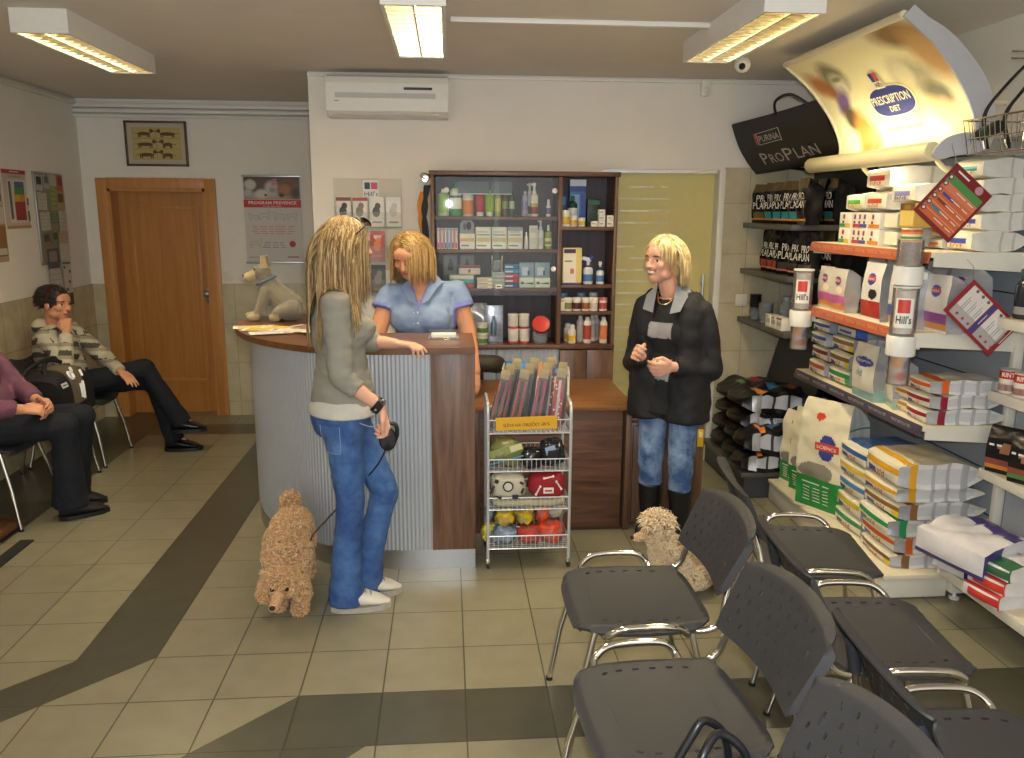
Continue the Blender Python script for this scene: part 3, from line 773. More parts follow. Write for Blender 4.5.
# ------------------------------------------------------------------ printed pictures made of soft patches
def blob_mat(name, base, blobs, ax=('X', 'Z'), rough=.4, noise_amt=.12, nscale=30):
    """blobs: (cx, cy, rx, ry, angle, colour, softness) in object space"""
    m = bpy.data.materials.new(name); m.use_nodes = True; nt = m.node_tree; b = nt.nodes['Principled BSDF']; b.inputs['Roughness'].default_value = rough
    tc = nt.nodes.new('ShaderNodeTexCoord'); sp = nt.nodes.new('ShaderNodeSeparateXYZ'); cb = nt.nodes.new('ShaderNodeCombineXYZ')
    nt.links.new(tc.outputs['Object'], sp.inputs[0])
    for k in (0, 1): nt.links.new(sp.outputs['XYZ'.index(ax[k])], cb.inputs[k])
    nz = nt.nodes.new('ShaderNodeTexNoise'); nz.inputs['Scale'].default_value = nscale; nz.inputs['Detail'].default_value = 4
    nt.links.new(tc.outputs['Object'], nz.inputs['Vector'])
    cur = None; basec = lin(base)
    for cx, cy, rx, ry, an, col, soft in blobs:
        mp = nt.nodes.new('ShaderNodeMapping'); mp.vector_type = 'TEXTURE'
        mp.inputs['Location'].default_value = (cx, cy, 0); mp.inputs['Rotation'].default_value = (0, 0, an); mp.inputs['Scale'].default_value = (rx, ry, 1)
        nt.links.new(cb.outputs[0], mp.inputs['Vector'])
        ln = nt.nodes.new('ShaderNodeVectorMath'); ln.operation = 'LENGTH'; nt.links.new(mp.outputs[0], ln.inputs[0])
        ad = nt.nodes.new('ShaderNodeMath'); ad.operation = 'MULTIPLY_ADD'; ad.inputs[1].default_value = noise_amt * 3; nt.links.new(nz.outputs['Fac'], ad.inputs[0]); nt.links.new(ln.outputs['Value'], ad.inputs[2])
        mr = nt.nodes.new('ShaderNodeMapRange'); mr.inputs['From Min'].default_value = 1 + soft + noise_amt * 1.5; mr.inputs['From Max'].default_value = 1 - soft + noise_amt * 1.5
        nt.links.new(ad.outputs[0], mr.inputs['Value'])
        mx = nt.nodes.new('ShaderNodeMix'); mx.data_type = 'RGBA'
        nt.links.new(mr.outputs[0], mx.inputs[0])
        if cur is None: mx.inputs[6].default_value = basec
        else: nt.links.new(cur, mx.inputs[6])
        mx.inputs[7].default_value = lin(col); cur = mx.outputs[2]
    nt.links.new(cur, b.inputs['Base Color'])
    return m
# ------------------------------------------------------------------ packaging
def pk(hexcol, gloss=.3): return mat('film_%s' % hexcol, hexcol, gloss, 0, var=.05, scale=25, bump=.35, bscale=45)
SILV = mat('film_silver', 'b9bcc0', .25, .45, var=.1, scale=25, bump=.5, bscale=45)
INK = cm('2a2a2c'); INKG = cm('8b8d90')
def bag_mesh(L, W_, T_, front, side, back=None, cap=None, seed=0, seal=.10, nL=22, lump=.004, bulge=.12, texts=(), captexts=(), sidetexts=(), narrow=.0, fronty=0, kW=12, capb=.012, round0=0):
    """upright film bag. z up to L, width on x, thickness on y, face on -y.
    front/side/back: f(s, t) -> material with s across 0..1, t up 0..1; cap: f(s, q) for the bottom end"""
    mb = MB(); kT = 5
    back = back or front
    sides = [('f', kW), ('r', kT), ('b', kW), ('l', kT)]
    r_ = random.Random(seed)
    ox, oy, oz = r_.random() * 50, r_.random() * 50, r_.random() * 50
    def half(t):
        k = 1 + bulge * math.sin(PI * min(1, t * 1.05)) - bulge * .3
        if t > 1 - seal * 2.4: k *= max(.06, ((1 - t) / (seal * 2.4)) ** .6)
        w = 1 - narrow * t
        if round0 and t < .16: q = 1 - round0 * (1 - math.sin(t / .16 * PI / 2)); k *= q; w *= 1 - (1 - q) * .35
        return W_ / 2 * w, T_ / 2 * k
    def P(name, s, t):
        w, h = half(t)
        if name == 'f': x, y = -w + 2 * w * s, -h * (1 + .10 * math.sin(PI * s) * math.sin(PI * t))
        elif name == 'r': x, y = w * (1 - .05 * math.sin(PI * s)), -h + 2 * h * s
        elif name == 'b': x, y = w - 2 * w * s, h * (1 + .10 * math.sin(PI * s) * math.sin(PI * t))
        else: x, y = -w * (1 - .05 * math.sin(PI * s)), h - 2 * h * s
        cr = .12 * min(w, h)
        if fronty: y -= fronty * max(0, T_ / 2 - h)
        p = Vector((x, y, L * t))
        q = p * 14
        if 0 < t: p += lump * min(1, t * 6) * Vector((noise.noise(q + Vector((ox, oy, oz))), 1.4 * noise.noise(q + Vector((oy, oz, ox))), .3 * noise.noise(q + Vector((oz, ox, oy)))))
        return p
    ring = [(n, i / k) for n, k in sides for i in range(k)]
    N = len(ring); vs = []
    for j in range(nL + 1):
        for n, s in ring: vs.append(P(n, s, j / nL))
    fn = {'f': front, 'r': side, 'b': back, 'l': side}
    groups = {}
    for j in range(nL):
        i = 0
        for n, k in sides:
            for a in range(k):
                m = fn[n]((a + .5) / k, (j + .5) / nL)
                groups.setdefault(m, []).append((j * N + i, j * N + (i + 1) % N, (j + 1) * N + (i + 1) % N, (j + 1) * N + i)); i += 1
    # one add keeps the skin in one piece
    o = len(mb.v); mb.v += [tuple(v) for v in vs]
    for m, fs in groups.items():
        mi = mb.mi(m)
        for f in fs: mb.f.append(f); mb.m.append(mi); mb.sm.append(True)
    top_m = front(.5, .99); mi = mb.mi(top_m); mb.f.append(tuple(nL * N + i for i in range(N))); mb.m.append(mi); mb.sm.append(False)
    if cap is None: mi = mb.mi(front(.5, .01)); mb.f.append(tuple(reversed(range(N)))); mb.m.append(mi); mb.sm.append(False)
    else:
        # bottom end as its own printed grid
        w, h = half(0); nx, ny = 12, 6
        for a in range(nx):
            for b in range(ny):
                m = cap((a + .5) / nx, (b + .5) / ny)
                x0, x1 = -w + 2 * w * a / nx, -w + 2 * w * (a + 1) / nx; y0, y1 = h - 2 * h * b / ny, h - 2 * h * (b + 1) / ny
                bl = lambda x, y: -capb * (1 - (x / w) ** 2) * (1 - (y / h) ** 2)
                mb.add([(x0, y0, bl(x0, y0)), (x1, y0, bl(x1, y0)), (x1, y1, bl(x1, y1)), (x0, y1, bl(x0, y1))], [(0, 1, 2, 3)], m)
    def surf_text(name, s, size, m, cs, ct, w=None, rot=0):
        v, f = text_geo(s, .01)
        if not v: return
        xs = [a[0] for a in v]; wd = max(xs) - min(xs); k = (w / wd) if w else size
        Wd = {'f': W_, 'r': T_}[name]
        out = []
        for a in v:
            X, Y = a[0] * k, a[1] * size
            if rot: X, Y = X * math.cos(rot) - Y * math.sin(rot), X * math.sin(rot) + Y * math.cos(rot)
            p = P(name, min(1, max(0, cs + X / Wd)), min(1, max(0, ct + Y / L)))
            out.append(p + (Vector((0, -.0035, 0)) if name == 'f' else Vector((.0035, 0, 0))))
        mb.add(out, f, m, None, False)
    for tx in texts: surf_text('f', *tx)
    for tx in sidetexts: surf_text('r', *tx)
    for s, size, m, cx, cq, w in captexts:
        w0, h0 = half(0)
        mb.text(s, size, m, axes((-w0 + 2 * w0 * cx, h0 - 2 * h0 * cq, -.0145), (1, 0, 0), (0, -1, 0)), .01, w)
    return mb
LIE_X = Matrix(((0, 0, 1), (-1, 0, 0), (0, -1, 0)))        # bag lying down, bottom end towards -X, face up
def lie_rot(dz=0): return (Matrix.Rotation(dz, 3, 'Z') @ LIE_X).to_euler()
STAND = -PI / 2
def oval(s, t, cs, ct, rs, rt): return ((s - cs) / rs) ** 2 + ((t - ct) / rt) ** 2 < 1
def bands(*bs):
    """(t0, t1, material) list, last one is the default"""
    def f(s, t):
        for b in bs[:-1]:
            if b[0] <= t < b[1] and (len(b) < 4 or b[3] <= s < b[4]): return b[2]
        return bs[-1]
    return f
def carton_mesh(w, d, h, col, prints=(), texts=(), top=None, rough=.45):
    """printed carton, face on -y, base at z=0; prints (x0,x1,z0,z1,colour) as fractions"""
    mb = MB(); mb.box((0, 0, h / 2), (w, d, h), cm(col, rough), .0025)
    k = 0
    for x0, x1, z0, z1, c in prints:
        k += 1
        mb.box((w * ((x0 + x1) / 2 - .5), -d / 2 - .0003 * k, h * (z0 + z1) / 2), (w * (x1 - x0), .0006, h * (z1 - z0)), cm(c, rough))
    for s, size, c, cx, cz, ww in texts:
        mb.text(s, size, cm(c), tm((w * (cx - .5), -d / 2 - .0008 - .0003 * k, h * cz), (PI / 2, 0, 0)), .01, ww)
    if top: mb.box((0, 0, h + .0003), (w * .98, d * .98, .0006), cm(top, rough))
    return mb
def bottle(name, prof, col, label, cat, loc, cap=None, band=None, group=None, rotz=0, text=None, n=16, rough=.3, sy=1, extra=None, capname='cap'):
    """prof: body profile; cap: (profile, colour); band: (z0, z1, colour) printed label"""
    t = thing(name, label, cat, loc, rotz, group)
    m = MB(); m.lathe(prof, col if not isinstance(col, str) else cm(col, rough), n, sy=sy); m.obj('body', t)
    if band:
        for b in (band if isinstance(band, list) else [band]):
            rr = [p[0] for p in prof if b[0] - 1e-6 <= p[1] <= b[1] + 1e-6] or [max(p[0] for p in prof)]
            R0 = max(rr) + .0006
            bm_ = MB(); bm_.lathe([(R0, b[0]), (R0, b[1])], cm(b[2], .45), n, sy=sy)
            if text and b is (band if not isinstance(band, list) else band[0]): bm_.text(text[0], text[1], cm(text[2]), tm((0, -R0 * sy - .001, (b[0] + b[1]) / 2), (PI / 2, 0, 0)), .01, R0 * 1.3)
            bm_.obj('printed_label', t)
    if cap: m = MB(); m.lathe(cap[0], cm(cap[1], .35), n, sy=sy); m.obj(capname, t)
    if extra: extra(t)
    return t
# ------------------------------------------------------------------ right-hand wall: white shelf unit with diet food
SLAT = mat('slat_panel', '9aa0a6', .5, var=.03)
GY0, GY1 = 3.25, 4.44
XB = XR - .02
gu = thing('shelf_unit', 'long white display shelving filled with white pet food packs', 'shelf')
m = MB(); m.box((XB + .008, (GY0 + GY1) / 2, 1.03), (.016, GY1 - GY0, 2.02), SLAT)
for k in range(10): m.box((XB - .001, (GY0 + GY1) / 2, .18 + .2 * k), (.004, GY1 - GY0, .006), DKGREY)
m.obj('back_panel', gu)
BASE_X, BASE_Z = 1.935, .135
m = MB(); m.box(((BASE_X + 2.25) / 2, (GY0 + 4.60) / 2 + .02, BASE_Z / 2), (2.25 - BASE_X, 4.60 - GY0 - .04, BASE_Z - .01), LAQ, .004)
m.box(((BASE_X + XB) / 2 - .01, (GY0 + 4.60) / 2, BASE_Z - .012), (XB - BASE_X, 4.60 - GY0, .022), CREAM, .004); m.obj('base_plinth', gu)
m = MB(); m.box((XB - .02, GY0 + .0, 1.04), (.04, .03, 2.0), LAQ, .003); m.obj('upright', gu)
m = MB(); m.box((2.285, GY0 + .03, .085), (.07, .05, .10), LAQ, .003).lathe([(.022, 0), (.024, .008), (.008, .012), (.008, .04)], WHITE, 12, c=(2.285, GY0 + .03, 0)); m.obj('foot', gu)
def strip_text(mb, s, x, y0, y1, z, h, col, n):
    for k in range(n):
        yy = y1 - (y1 - y0) * (k + .5) / n
        mb.text(s, h, col, axes((x, yy, z), (0, -1, 0), (-.25, 0, 1)), .012, (y1 - y0) / n * .78)
ORNG = cm('b3603f', .45); ORLT = cm('d6a184', .45); PURP = cm('4a4250', .5); PULT = cm('b9aeb2', .5); REDT = cm('a8433c')
def shelf(x, z, y0, y1, strip, textcol, words, n):
    m = MB(); m.box(((x + XB) / 2, (y0 + y1) / 2, z - .012), (XB - x, y1 - y0, .024), CREAM, .003)
    s = m.obj('shelf_board', gu)
    for y in (y0 + .0025, y1 - .0025):
        m = MB(); m.add([(x + .012, y - .004, z - .002), (XB, y - .004, z - .002), (XB, y - .004, z - .085), (x + .012, y - .004, z - .06), (x + .012, y + .004, z - .002), (XB, y + .004, z - .002), (XB, y + .004, z - .085), (x + .012, y + .004, z - .06)],
                        [(0, 3, 2, 1), (4, 5, 6, 7), (0, 1, 5, 4), (1, 2, 6, 5), (2, 3, 7, 6), (3, 0, 4, 7)], LAQ, None, False); m.obj('bracket', s)
    m = MB(); m.box((x - .006, (y0 + y1) / 2, z - .024), (.008, y1 - y0 - .01, .048), strip, .002, rot=(0, .2, 0))
    strip_text(m, words, x - .0125, y0 + .05, y1 - .03, z - .024, .030, textcol, n)
    m.obj('price_strip', s, label='orange printed price strip' if strip is ORNG else 'dark purple printed price strip')
Z1, Z2, Z3 = 1.56, 1.225, .82
X1_, X2_, X3_ = 1.985, 1.945, 2.03
shelf(X1_, Z1, GY0, 4.38, ORNG, ORLT, 'SCIENCE PLAN', 9)
shelf(X2_, Z2, GY0, 4.30, ORNG, ORLT, 'SCIENCE PLAN', 9)
shelf(X3_, Z3, GY0, 4.56, PURP, PULT, 'PRESCRIPTION DIET', 6)

# ---- packs on the top shelf
G = 'white packs on the top shelf'
def lie(label, x, y, z, L, W_, T_, front, side, cap=None, captexts=(), group=G, dz=0, name='food_bag', cat='bag', texts=(), sidetexts=(), seed=None, **kw):
    kw.setdefault('lump', .007); kw.setdefault('round0', .18); mb = bag_mesh(L, W_, T_ * .93, front, side, None, cap, seed if seed is not None else int(x * 977 + y * 577 + z * 331), texts=texts, captexts=captexts, sidetexts=sidetexts, **kw)
    q_ = random.Random(int(x * 7919 + y * 104729 + z * 1299709)); dz = dz + q_.uniform(-.045, .045); x = x + q_.uniform(-.008, .012)
    return mb.obj(name, None, (x, y, z + T_ / 2), lie_rot(dz), label=label, cat=cat, group=group, sharp=60)
FW = pk('e6e0cc'); FS = pk('cfcdc4', .35)
def simple_cap(col, lo=.30, hi=.62, a=.15, b=.85):
    cc_ = pk(col)
    return lambda s, q: cc_ if lo < 1 - q < hi and a < s < b else FW
def white_bag(label, x, y, z, L, W_, T_, col, word, wcol, **kw):
    sidef = bands((0, .12, FS), (.30, .33, pk('b3b1a8')), (.52, .55, pk('b3b1a8')), (.74, .77, pk('b3b1a8')), FS)
    return lie(label, x, y, z, L, W_, T_, bands((0, 2, FW), FW), sidef, simple_cap(col), [(word, .022, cm(wcol), .5, .18, W_ * .45)], **kw)
CARTC = [('3f8f5a', 'e0b13f'), ('b8434a', '3f4f9a'), ('cf7f2f', 'cf7f2f')]
xs_ = 2.03
for col_i, (ya, w) in enumerate(((4.155, .12), (4.00, .15), (3.862, .11))):
    for row in range(2):
        h = .078
        pr = [(.04, .96, .05, .28, CARTC[col_i][0]), (.52, .96, .06, .27, CARTC[col_i][1])]
        n_ = (1, 3, 1)[col_i]
        for q in range(n_):
            cx = (q + .5) / n_ if n_ > 1 else .4
            pr += [(cx - .09 / n_ ** .3, cx + .09 / n_ ** .3, .58, .88, 'b64a50'), (cx - .06 / n_ ** .3, cx + .06 / n_ ** .3, .64, .82, '4a4f8f'), (cx - .12 / n_ ** .5, cx + .04, .30, .46, '4d443c')]
        mb = carton_mesh(w, .20, h, 'e8e2d2', pr)
        mb.obj('can_tray', None, (xs_ + .12, ya, Z1 + .0005 + row * (h + .001)), (0, 0, STAND), label=['white tray pack with %s print, %s layer on the top shelf' % (c, ('bottom', 'upper')[row]) for c in ('green and yellow', 'red and blue', 'orange')][col_i], cat='tray pack', group='tray packs on the top shelf')
for row, yy in enumerate((3.70, 3.70)):
    lie('plain cream bag end beside the tray packs, %s of two' % ('lower', 'upper')[row], 2.05, yy, Z1 + .001 + row * .083, .3, .12, .078, bands((0, 2, FW), FW), bands((0, 2, FS), FS), None, (), G, nL=14)
for k in range(3):
    bottle('food_can', [(.042, 0), (.043, .002), (.043, .028), (.042, .03)], 'd8d4c8', 'short striped food can in a stack of three, %s one' % ('lowest', 'middle', 'topmost')[k], 'can', (2.06, 3.545, Z1 + .0005 + k * .0305), band=[(.004, .013, 'd08a2e'), (.013, .024, '4f8f52' if k < 2 else 'b9573f')], group='stack of short cans', n=18)
carton_mesh(.12, .10, .105, 'b99a4a', [(.06, .94, .08, .68, 'd9bf6a'), (.02, .98, .72, 1, '6a4a22'), (.28, .72, .75, .95, '8f6d35')]).obj('gold_carton', None, (2.08, 3.545, Z1 + .0935), (0, 0, STAND), label='small gold carton standing on the stack of short cans', cat='carton')
white_bag('white bag with red label lying topmost on the top shelf', 2.04, 3.855, Z1 + .267, .38, .23, .10, 'cf4a3a', 'r/d', 'c0504a')
white_bag('white bag with red label under the topmost bag', 2.05, 3.85, Z1 + .166, .36, .22, .09, 'cf4f3c', 's/d', 'c77a4a')
white_bag('white bag with lilac label beside the gold carton', 2.05, 3.62, Z1 + .200, .36, .20, .085, '8f88bb', 'b/d', '4a4f9a')
white_bag('white bag with green label at the far end of the top shelf', 2.06, 4.075, Z1 + .166, .34, .20, .085, '5fb53e', 'l/d', 'd8b04a')
G_R = 'stack of white bags at the near end of the top shelf'
for k, (c, w, wc, T_, l) in enumerate((('4a55a8', 'i/d', 'cf8a2e', .085, 'white bag with blue label, lowest of the stack right of the red poster'), ('4450a5', 'w/d', '8a8a92', .075, 'white bag with deep blue label, second lowest right of the red poster'),
                                       ('4a3440', 't/d', 'cf7f34', .07, 'white bag with dark plum label, middle of the stack right of the red poster'), ('5a3038', 'k/d', 'c98a4f', .065, 'white bag with maroon label, second from the top right of the red poster'), ('2f8f8a', 'j/d', 'd08a3a', .075, 'white bag with teal label on top of the stack right of the red poster'))):
    z = Z1 + .001 + [0, .086, .162, .233, .299][k]
    white_bag(l, 2.17 + .012 * (k % 2), 3.36 - .01 * (k % 3), z, .24, .185, T_, c, w, wc, group=G_R)
for k, (c, l) in enumerate((('cf7a35', 'small white bag with orange label behind the red poster, bottom of three'), ('d4853a', 'small white bag with orange label behind the red poster, middle of three'), ('5fa848', 'small white bag with green label behind the red poster, top of three'))):
    white_bag(l, 2.15, 3.52 - .012 * k, Z1 + .001 + k * .052, .22, .11, .05, c, 'r/d', 'cf8a2e', group=G_R)

# ---- middle shelf: upright pouches
G = 'upright pouches on the middle shelf'
def pouch(label, x, y, z, h, w, d, base, low, lowcol, logo=('b8464c', '3f4690'), seed=1, group=G, rz=0, pic=None, side=None, mid=None, name='food_pouch'):
    b_ = pk(base, .25); lo = pk(lowcol); r1, r2 = pk(logo[0]), pk(logo[1]); sd_ = side or SILV
    pc = pk(pic) if pic else None; ml = pk(mid) if mid else lo
    def fr(s, t):
        if .04 < t < low: return ml if (t < low * .45) else lo
        if oval(s, t, .5, .72, .21, .10): return r1 if abs(t - .72) < .045 else r2
        if pc and oval(s, t, .62, low + .13, .2, .09): return pc
        return b_
    mb = bag_mesh(h, w, d, fr, lambda s, t: sd_, None, None, seed, seal=.07, nL=44, kW=28, bulge=.25, lump=.004, fronty=.85, texts=[('SCIENCE', .012, WHITE, .5, .72, w * .34)])
    return mb.obj(name, None, (x, y, z), (0, 0, STAND + rz), label=label, cat='pouch', group=group, sharp=60)
zz = Z2 + .0005
pouch('small silver pouch with pink band at the far end of the middle shelf', 2.02, 4.175, zz, .215, .15, .07, 'c9c2b6', .38, 'c05f9a', seed=3, mid='c98a4a', pic='e4d6b8')
pouch('small silver pouch with pink band nearer the middle of the middle shelf', 2.00, 3.99, zz, .215, .16, .07, 'cbc5ba', .38, 'c25f9c', seed=4, mid='c98a4a', pic='e4d6b8')
pouch('tall white pouch with red band half hidden behind another red one', 2.09, 3.80, zz, .26, .17, .09, 'cfccc6', .33, 'a3342e', seed=5, pic='3a3130')
pouch('tall white pouch with red band standing in front on the middle shelf', 2.02, 3.665, zz, .265, .17, .10, 'dedcd6', .33, 'a8362f', seed=6, pic='2f2b2a')
pouch('white pouch with blue band left of the clear dispenser tube', 2.03, 3.44, zz, .27, .17, .10, 'd6d4d4', .34, '5560a0', seed=7, mid='c98a4a')
pouch('white pouch with purple band right of the clear dispenser tube', 2.09, 3.285, zz, .24, .17, .08, 'dcd6cc', .33, '8f4a8f', seed=8, mid='c98a4a')
for k, (y, l) in enumerate(((4.08, 'silver pouch in the back row behind the two pink banded pouches'), (3.90, 'silver pouch in the back row behind the red banded pouch'), (3.55, 'white pouch in the back row behind the blue banded pouch'), (3.36, 'pale pouch in the back row behind the dispenser tube'))):
    pouch(l, 2.24, y, zz, .275, .16, .08, 'bdbcbc', .3, '8b8aa0', ('b8564c', '39458f'), seed=20 + k, group='back row of pouches')

# ---- lower shelf
G = 'bags on the lower shelf'
def diet_cap(col, stripe=None, lo=.12, hi=.5):
    c1 = pk(col); c0 = pk('e4ddc8'); lg = pk('3b4590'); c2 = pk(stripe) if stripe else None
    def f(s, q):
        t = 1 - q
        if lo < t < hi: return c1
        if t > .66 and s < .34 and s > .08: return lg
        if c2 and t > .4 and s > .8: return c2
        return c0
    return f
def diet_side(col):
    c1 = pk(col); b = pk('c4c5c6', .3); e = pk('d8d8d6', .3); ln_ = pk('a9abad', .3)
    def f(s, t):
        if t < .14: return SILV
        if t < .21: return c1
        if t > .86: return FS
        return ln_ if (int(t * 22) % 4 == 0) else (b if .15 < s < .85 else e)
    return f
def diet_bag(label, x, y, z, L, W_, T_, col, word='r/d', group=G, stripe=None, topcol='d9d4c6', **kw):
    fr = bands((0, .08, pk('e4ddc8')), (.08, .16, pk(col)), pk(topcol))
    return lie(label, x, y, z, L, W_, T_, fr, diet_side(col), diet_cap(col, stripe), [(word, T_ * .38, cm('b06a3a'), .55, .24, W_ * .22)], group, **kw)
zz = Z3 + .001
diet_bag('bag with orange end, bottom left of the far stack', 2.07, 4.375, zz, .32, .21, .085, 'b8502c', seed=31)
diet_bag('bag with dark red end, second up at the left of the far stack', 2.07, 4.37, zz + .086, .32, .21, .08, '7f2a30', seed=32)
diet_bag('bag with blue end, third up at the left of the far stack', 2.07, 4.375, zz + .167, .32, .20, .075, '2f56a8', seed=33)
diet_bag('bag with blue end on top at the left of the far stack', 2.08, 4.37, zz + .243, .32, .20, .065, '2d55a6', seed=34)
diet_bag('bag with green end, bottom right of the far stack on the lower shelf', 2.07, 4.12, zz, .32, .24, .09, '2f8a4a', seed=35, stripe='4aa05a')
diet_bag('bag with brown end and yellow corner, second up in the far stack', 2.07, 4.115, zz + .091, .32, .24, .085, '7a5a30', seed=36, stripe='d9c22e')
diet_bag('bag with tan end and yellow corner, third up in the far stack', 2.07, 4.12, zz + .177, .32, .24, .08, '8a6a3a', seed=37, stripe='d9c42f')
lie('clear and blue bag on top at the right of the far stack', 2.09, 4.10, zz + .258, .34, .22, .055, bands((.30, .42, pk('3a5aa8')), (0, .1, pk('3a62b0')), SILV), bands((0, .2, pk('3a62b0')), SILV), simple_cap('3a62b0'), (), G, seed=38)
def stand_diet(label, x, y, z, h, w, d, seed, word, wc, low, rz=0, narrow=.0):
    b_ = pk('d3cfc2', .25); lg = pk('39458f'); lo = pk(low)
    def fr(s, t):
        if oval(s, t, .5, .68, .38, .085): return lg
        if t < .16: return lo
        return b_
    mb = bag_mesh(h, w, d, fr, lambda s, t: SILV if t > .2 else lo, None, None, seed, seal=.07, nL=44, kW=28, bulge=.3, lump=.005, fronty=.8, narrow=narrow,
                  texts=[('PRESCRIPTION', .015, WHITE, .5, .69, w * .6), (word, .05, cm(wc), .4, .47, None)])
    return mb.obj('food_pouch', None, (x, y, z), (0, 0, STAND + rz), label=label, cat='pouch', group='standing diet pouches', sharp=60)
stand_diet('standing pouch with teal foot, farther of two on the lower shelf', 2.08, 3.79, zz, .27, .21, .09, 41, 'r/d', '3f8f8a', '8fb0aa')
stand_diet('standing pouch leaning on its neighbour, nearer of two on the lower shelf', 2.12, 3.615, zz, .245, .16, .09, 42, 'd', '3f7f4a', '9fb8a8', -.25)
lie('small blue and white pouch lying behind the dispenser tube', 2.24, 3.50, zz + .001, .14, .18, .13, bands((0, .4, pk('7f95b5')), pk('a9b6c4')), bands((0, 2, SILV), SILV), None, (), G, seed=43)
diet_bag('bag with amber end, lower of two beside the crimson ended bags', 2.075, 3.535, zz, .16, .17, .062, 'c08a2a', 'm/d', seed=44)
diet_bag('bag with amber end, upper of two beside the crimson ended bags', 2.075, 3.54, zz + .063, .16, .17, .06, 'b9791f', 'm/d', seed=45)
diet_bag('bag with crimson end, bottom of the near stack on the lower shelf', 2.055, 3.355, zz, .36, .18, .065, '8f2436', 'c/d', seed=46)
diet_bag('bag with crimson end in the middle of the near stack on the lower shelf', 2.06, 3.36, zz + .066, .35, .18, .062, '8f2438', 'c/d', seed=47)
diet_bag('bag with orange end on top of the near stack on the lower shelf', 2.065, 3.37, zz + .129, .37, .18, .062, 'd9652a', 'z/d', seed=48)

# ---- base shelf
zz = BASE_Z
G = 'large bags stacked on the base shelf'
for k, (c, w, T_, st, l) in enumerate((('7a5a3a', 'c/d', .062, 'd9c42f', 'large bag with brown and yellow end at the bottom of the base stack'), ('d2602e', 'k/d', .078, None, 'large bag with orange band, second from the bottom of the base stack'), ('2f8f58', 'r/d', .082, None, 'large bag with green band, third from the bottom of the base stack'),
                                  ('8a6338', 'm/d', .078, 'd9c42f', 'large bag with brown band and yellow corner, fourth in the base stack'), ('cf9a2e', 'z/d', .07, None, 'large bag with yellow band, second from the top of the base stack'))):
    z = zz + .001 + [0, .063, .142, .225, .304][k]
    diet_bag(l, 1.985 + .012 * (k % 2), 3.47 + .008 * (k % 3), z, .42, .30, T_, c, w, G, st, seed=60 + k, nL=24)
diet_bag('large bulging bag with yellow band on top of the base stack', 2.0, 3.475, zz + .376, .40, .31, .115, 'd6a02c', 'z/d', G, None, 'd8cdb0', seed=66, nL=24)
for k, (c, T_, l) in enumerate((('3f8a5a', .09, 'large bag with green end, lowest of the half hidden stack'), ('c9b02f', .09, 'large bag with yellow end, second up in the half hidden stack'), ('4a7fb0', .09, 'large bag with blue end, third up in the half hidden stack'), ('cfae3a', .08, 'large bag with pale yellow end, fourth up in the half hidden stack'), ('2f5a9a', .09, 'large bag with blue top surface on the half hidden stack behind the base stack'))):
    z = zz + .001 + [0, .091, .182, .273, .354][k]
    diet_bag(l, 2.02, 3.79, z, .40, .28, T_, c, 'r/d', 'half hidden stack of large bags', None, '5a78a8' if k == 4 else 'd4d0c4', seed=70 + k)
# big upright bag and the ones behind it
def big_bag(label, x, y, rz, seed, full=True, h=.60, w=.30, d=.17):
    cr = pk('e0d6b8', .3); gr = pk('2f8a42'); lb = pk('3f4a8f'); rd = pk('cf4a35'); dg = pk('8f8878'); gy = pk('c3c6c6', .3); gl = pk('3f8f5f'); g2 = pk('cfd3d2', .3)
    def fr(s, t):
        if .03 < t < .30: return gr
        if abs(t - .60) < .035 and .38 < s < .86: return rd
        if oval(s, t, .62, .60, .17, .115): return lb
        if oval(s, t, .40, .86, .10, .035): return rd
        if oval(s, t, .42, .36, .36, .09): return dg
        return cr
    def sd_(s, t):
        for q in (.17, .33, .48, .63, .78): 
            if abs(t - q) < .008: return gl
        return gy if .12 < s < .48 or .55 < s < .9 else g2
    mb = bag_mesh(h, w, d, fr, sd_, None, None, seed, seal=.07, nL=72, kW=36, bulge=.18, lump=.008, fronty=.55, narrow=.04, texts=[('SCIENCE', .024, WHITE, .62, .60, w * .4)] + [('mmmmmmmmm', .016, FW, .45, .25, w * .6)] + [('mmm mmm mm', .011, FW, .45, .21 - .03 * q, w * .55) for q in range(5)])
    return mb.obj('food_sack', None, (x, y, BASE_Z + .001), (0, 0, STAND + rz), label=label, cat='bag', group='upright sacks on the base shelf', sharp=60)
big_bag('big upright cream sack with green base and grey side panels', 2.05, 4.07, R(28), 81, h=.61)
big_bag('cream sack just showing behind the big upright one', 2.06, 4.31, R(20), 82, h=.50, w=.24, d=.11)
big_bag('cream sack at the far end of the base shelf, behind two others', 2.07, 4.48, R(15), 83, h=.44, w=.24, d=.11)
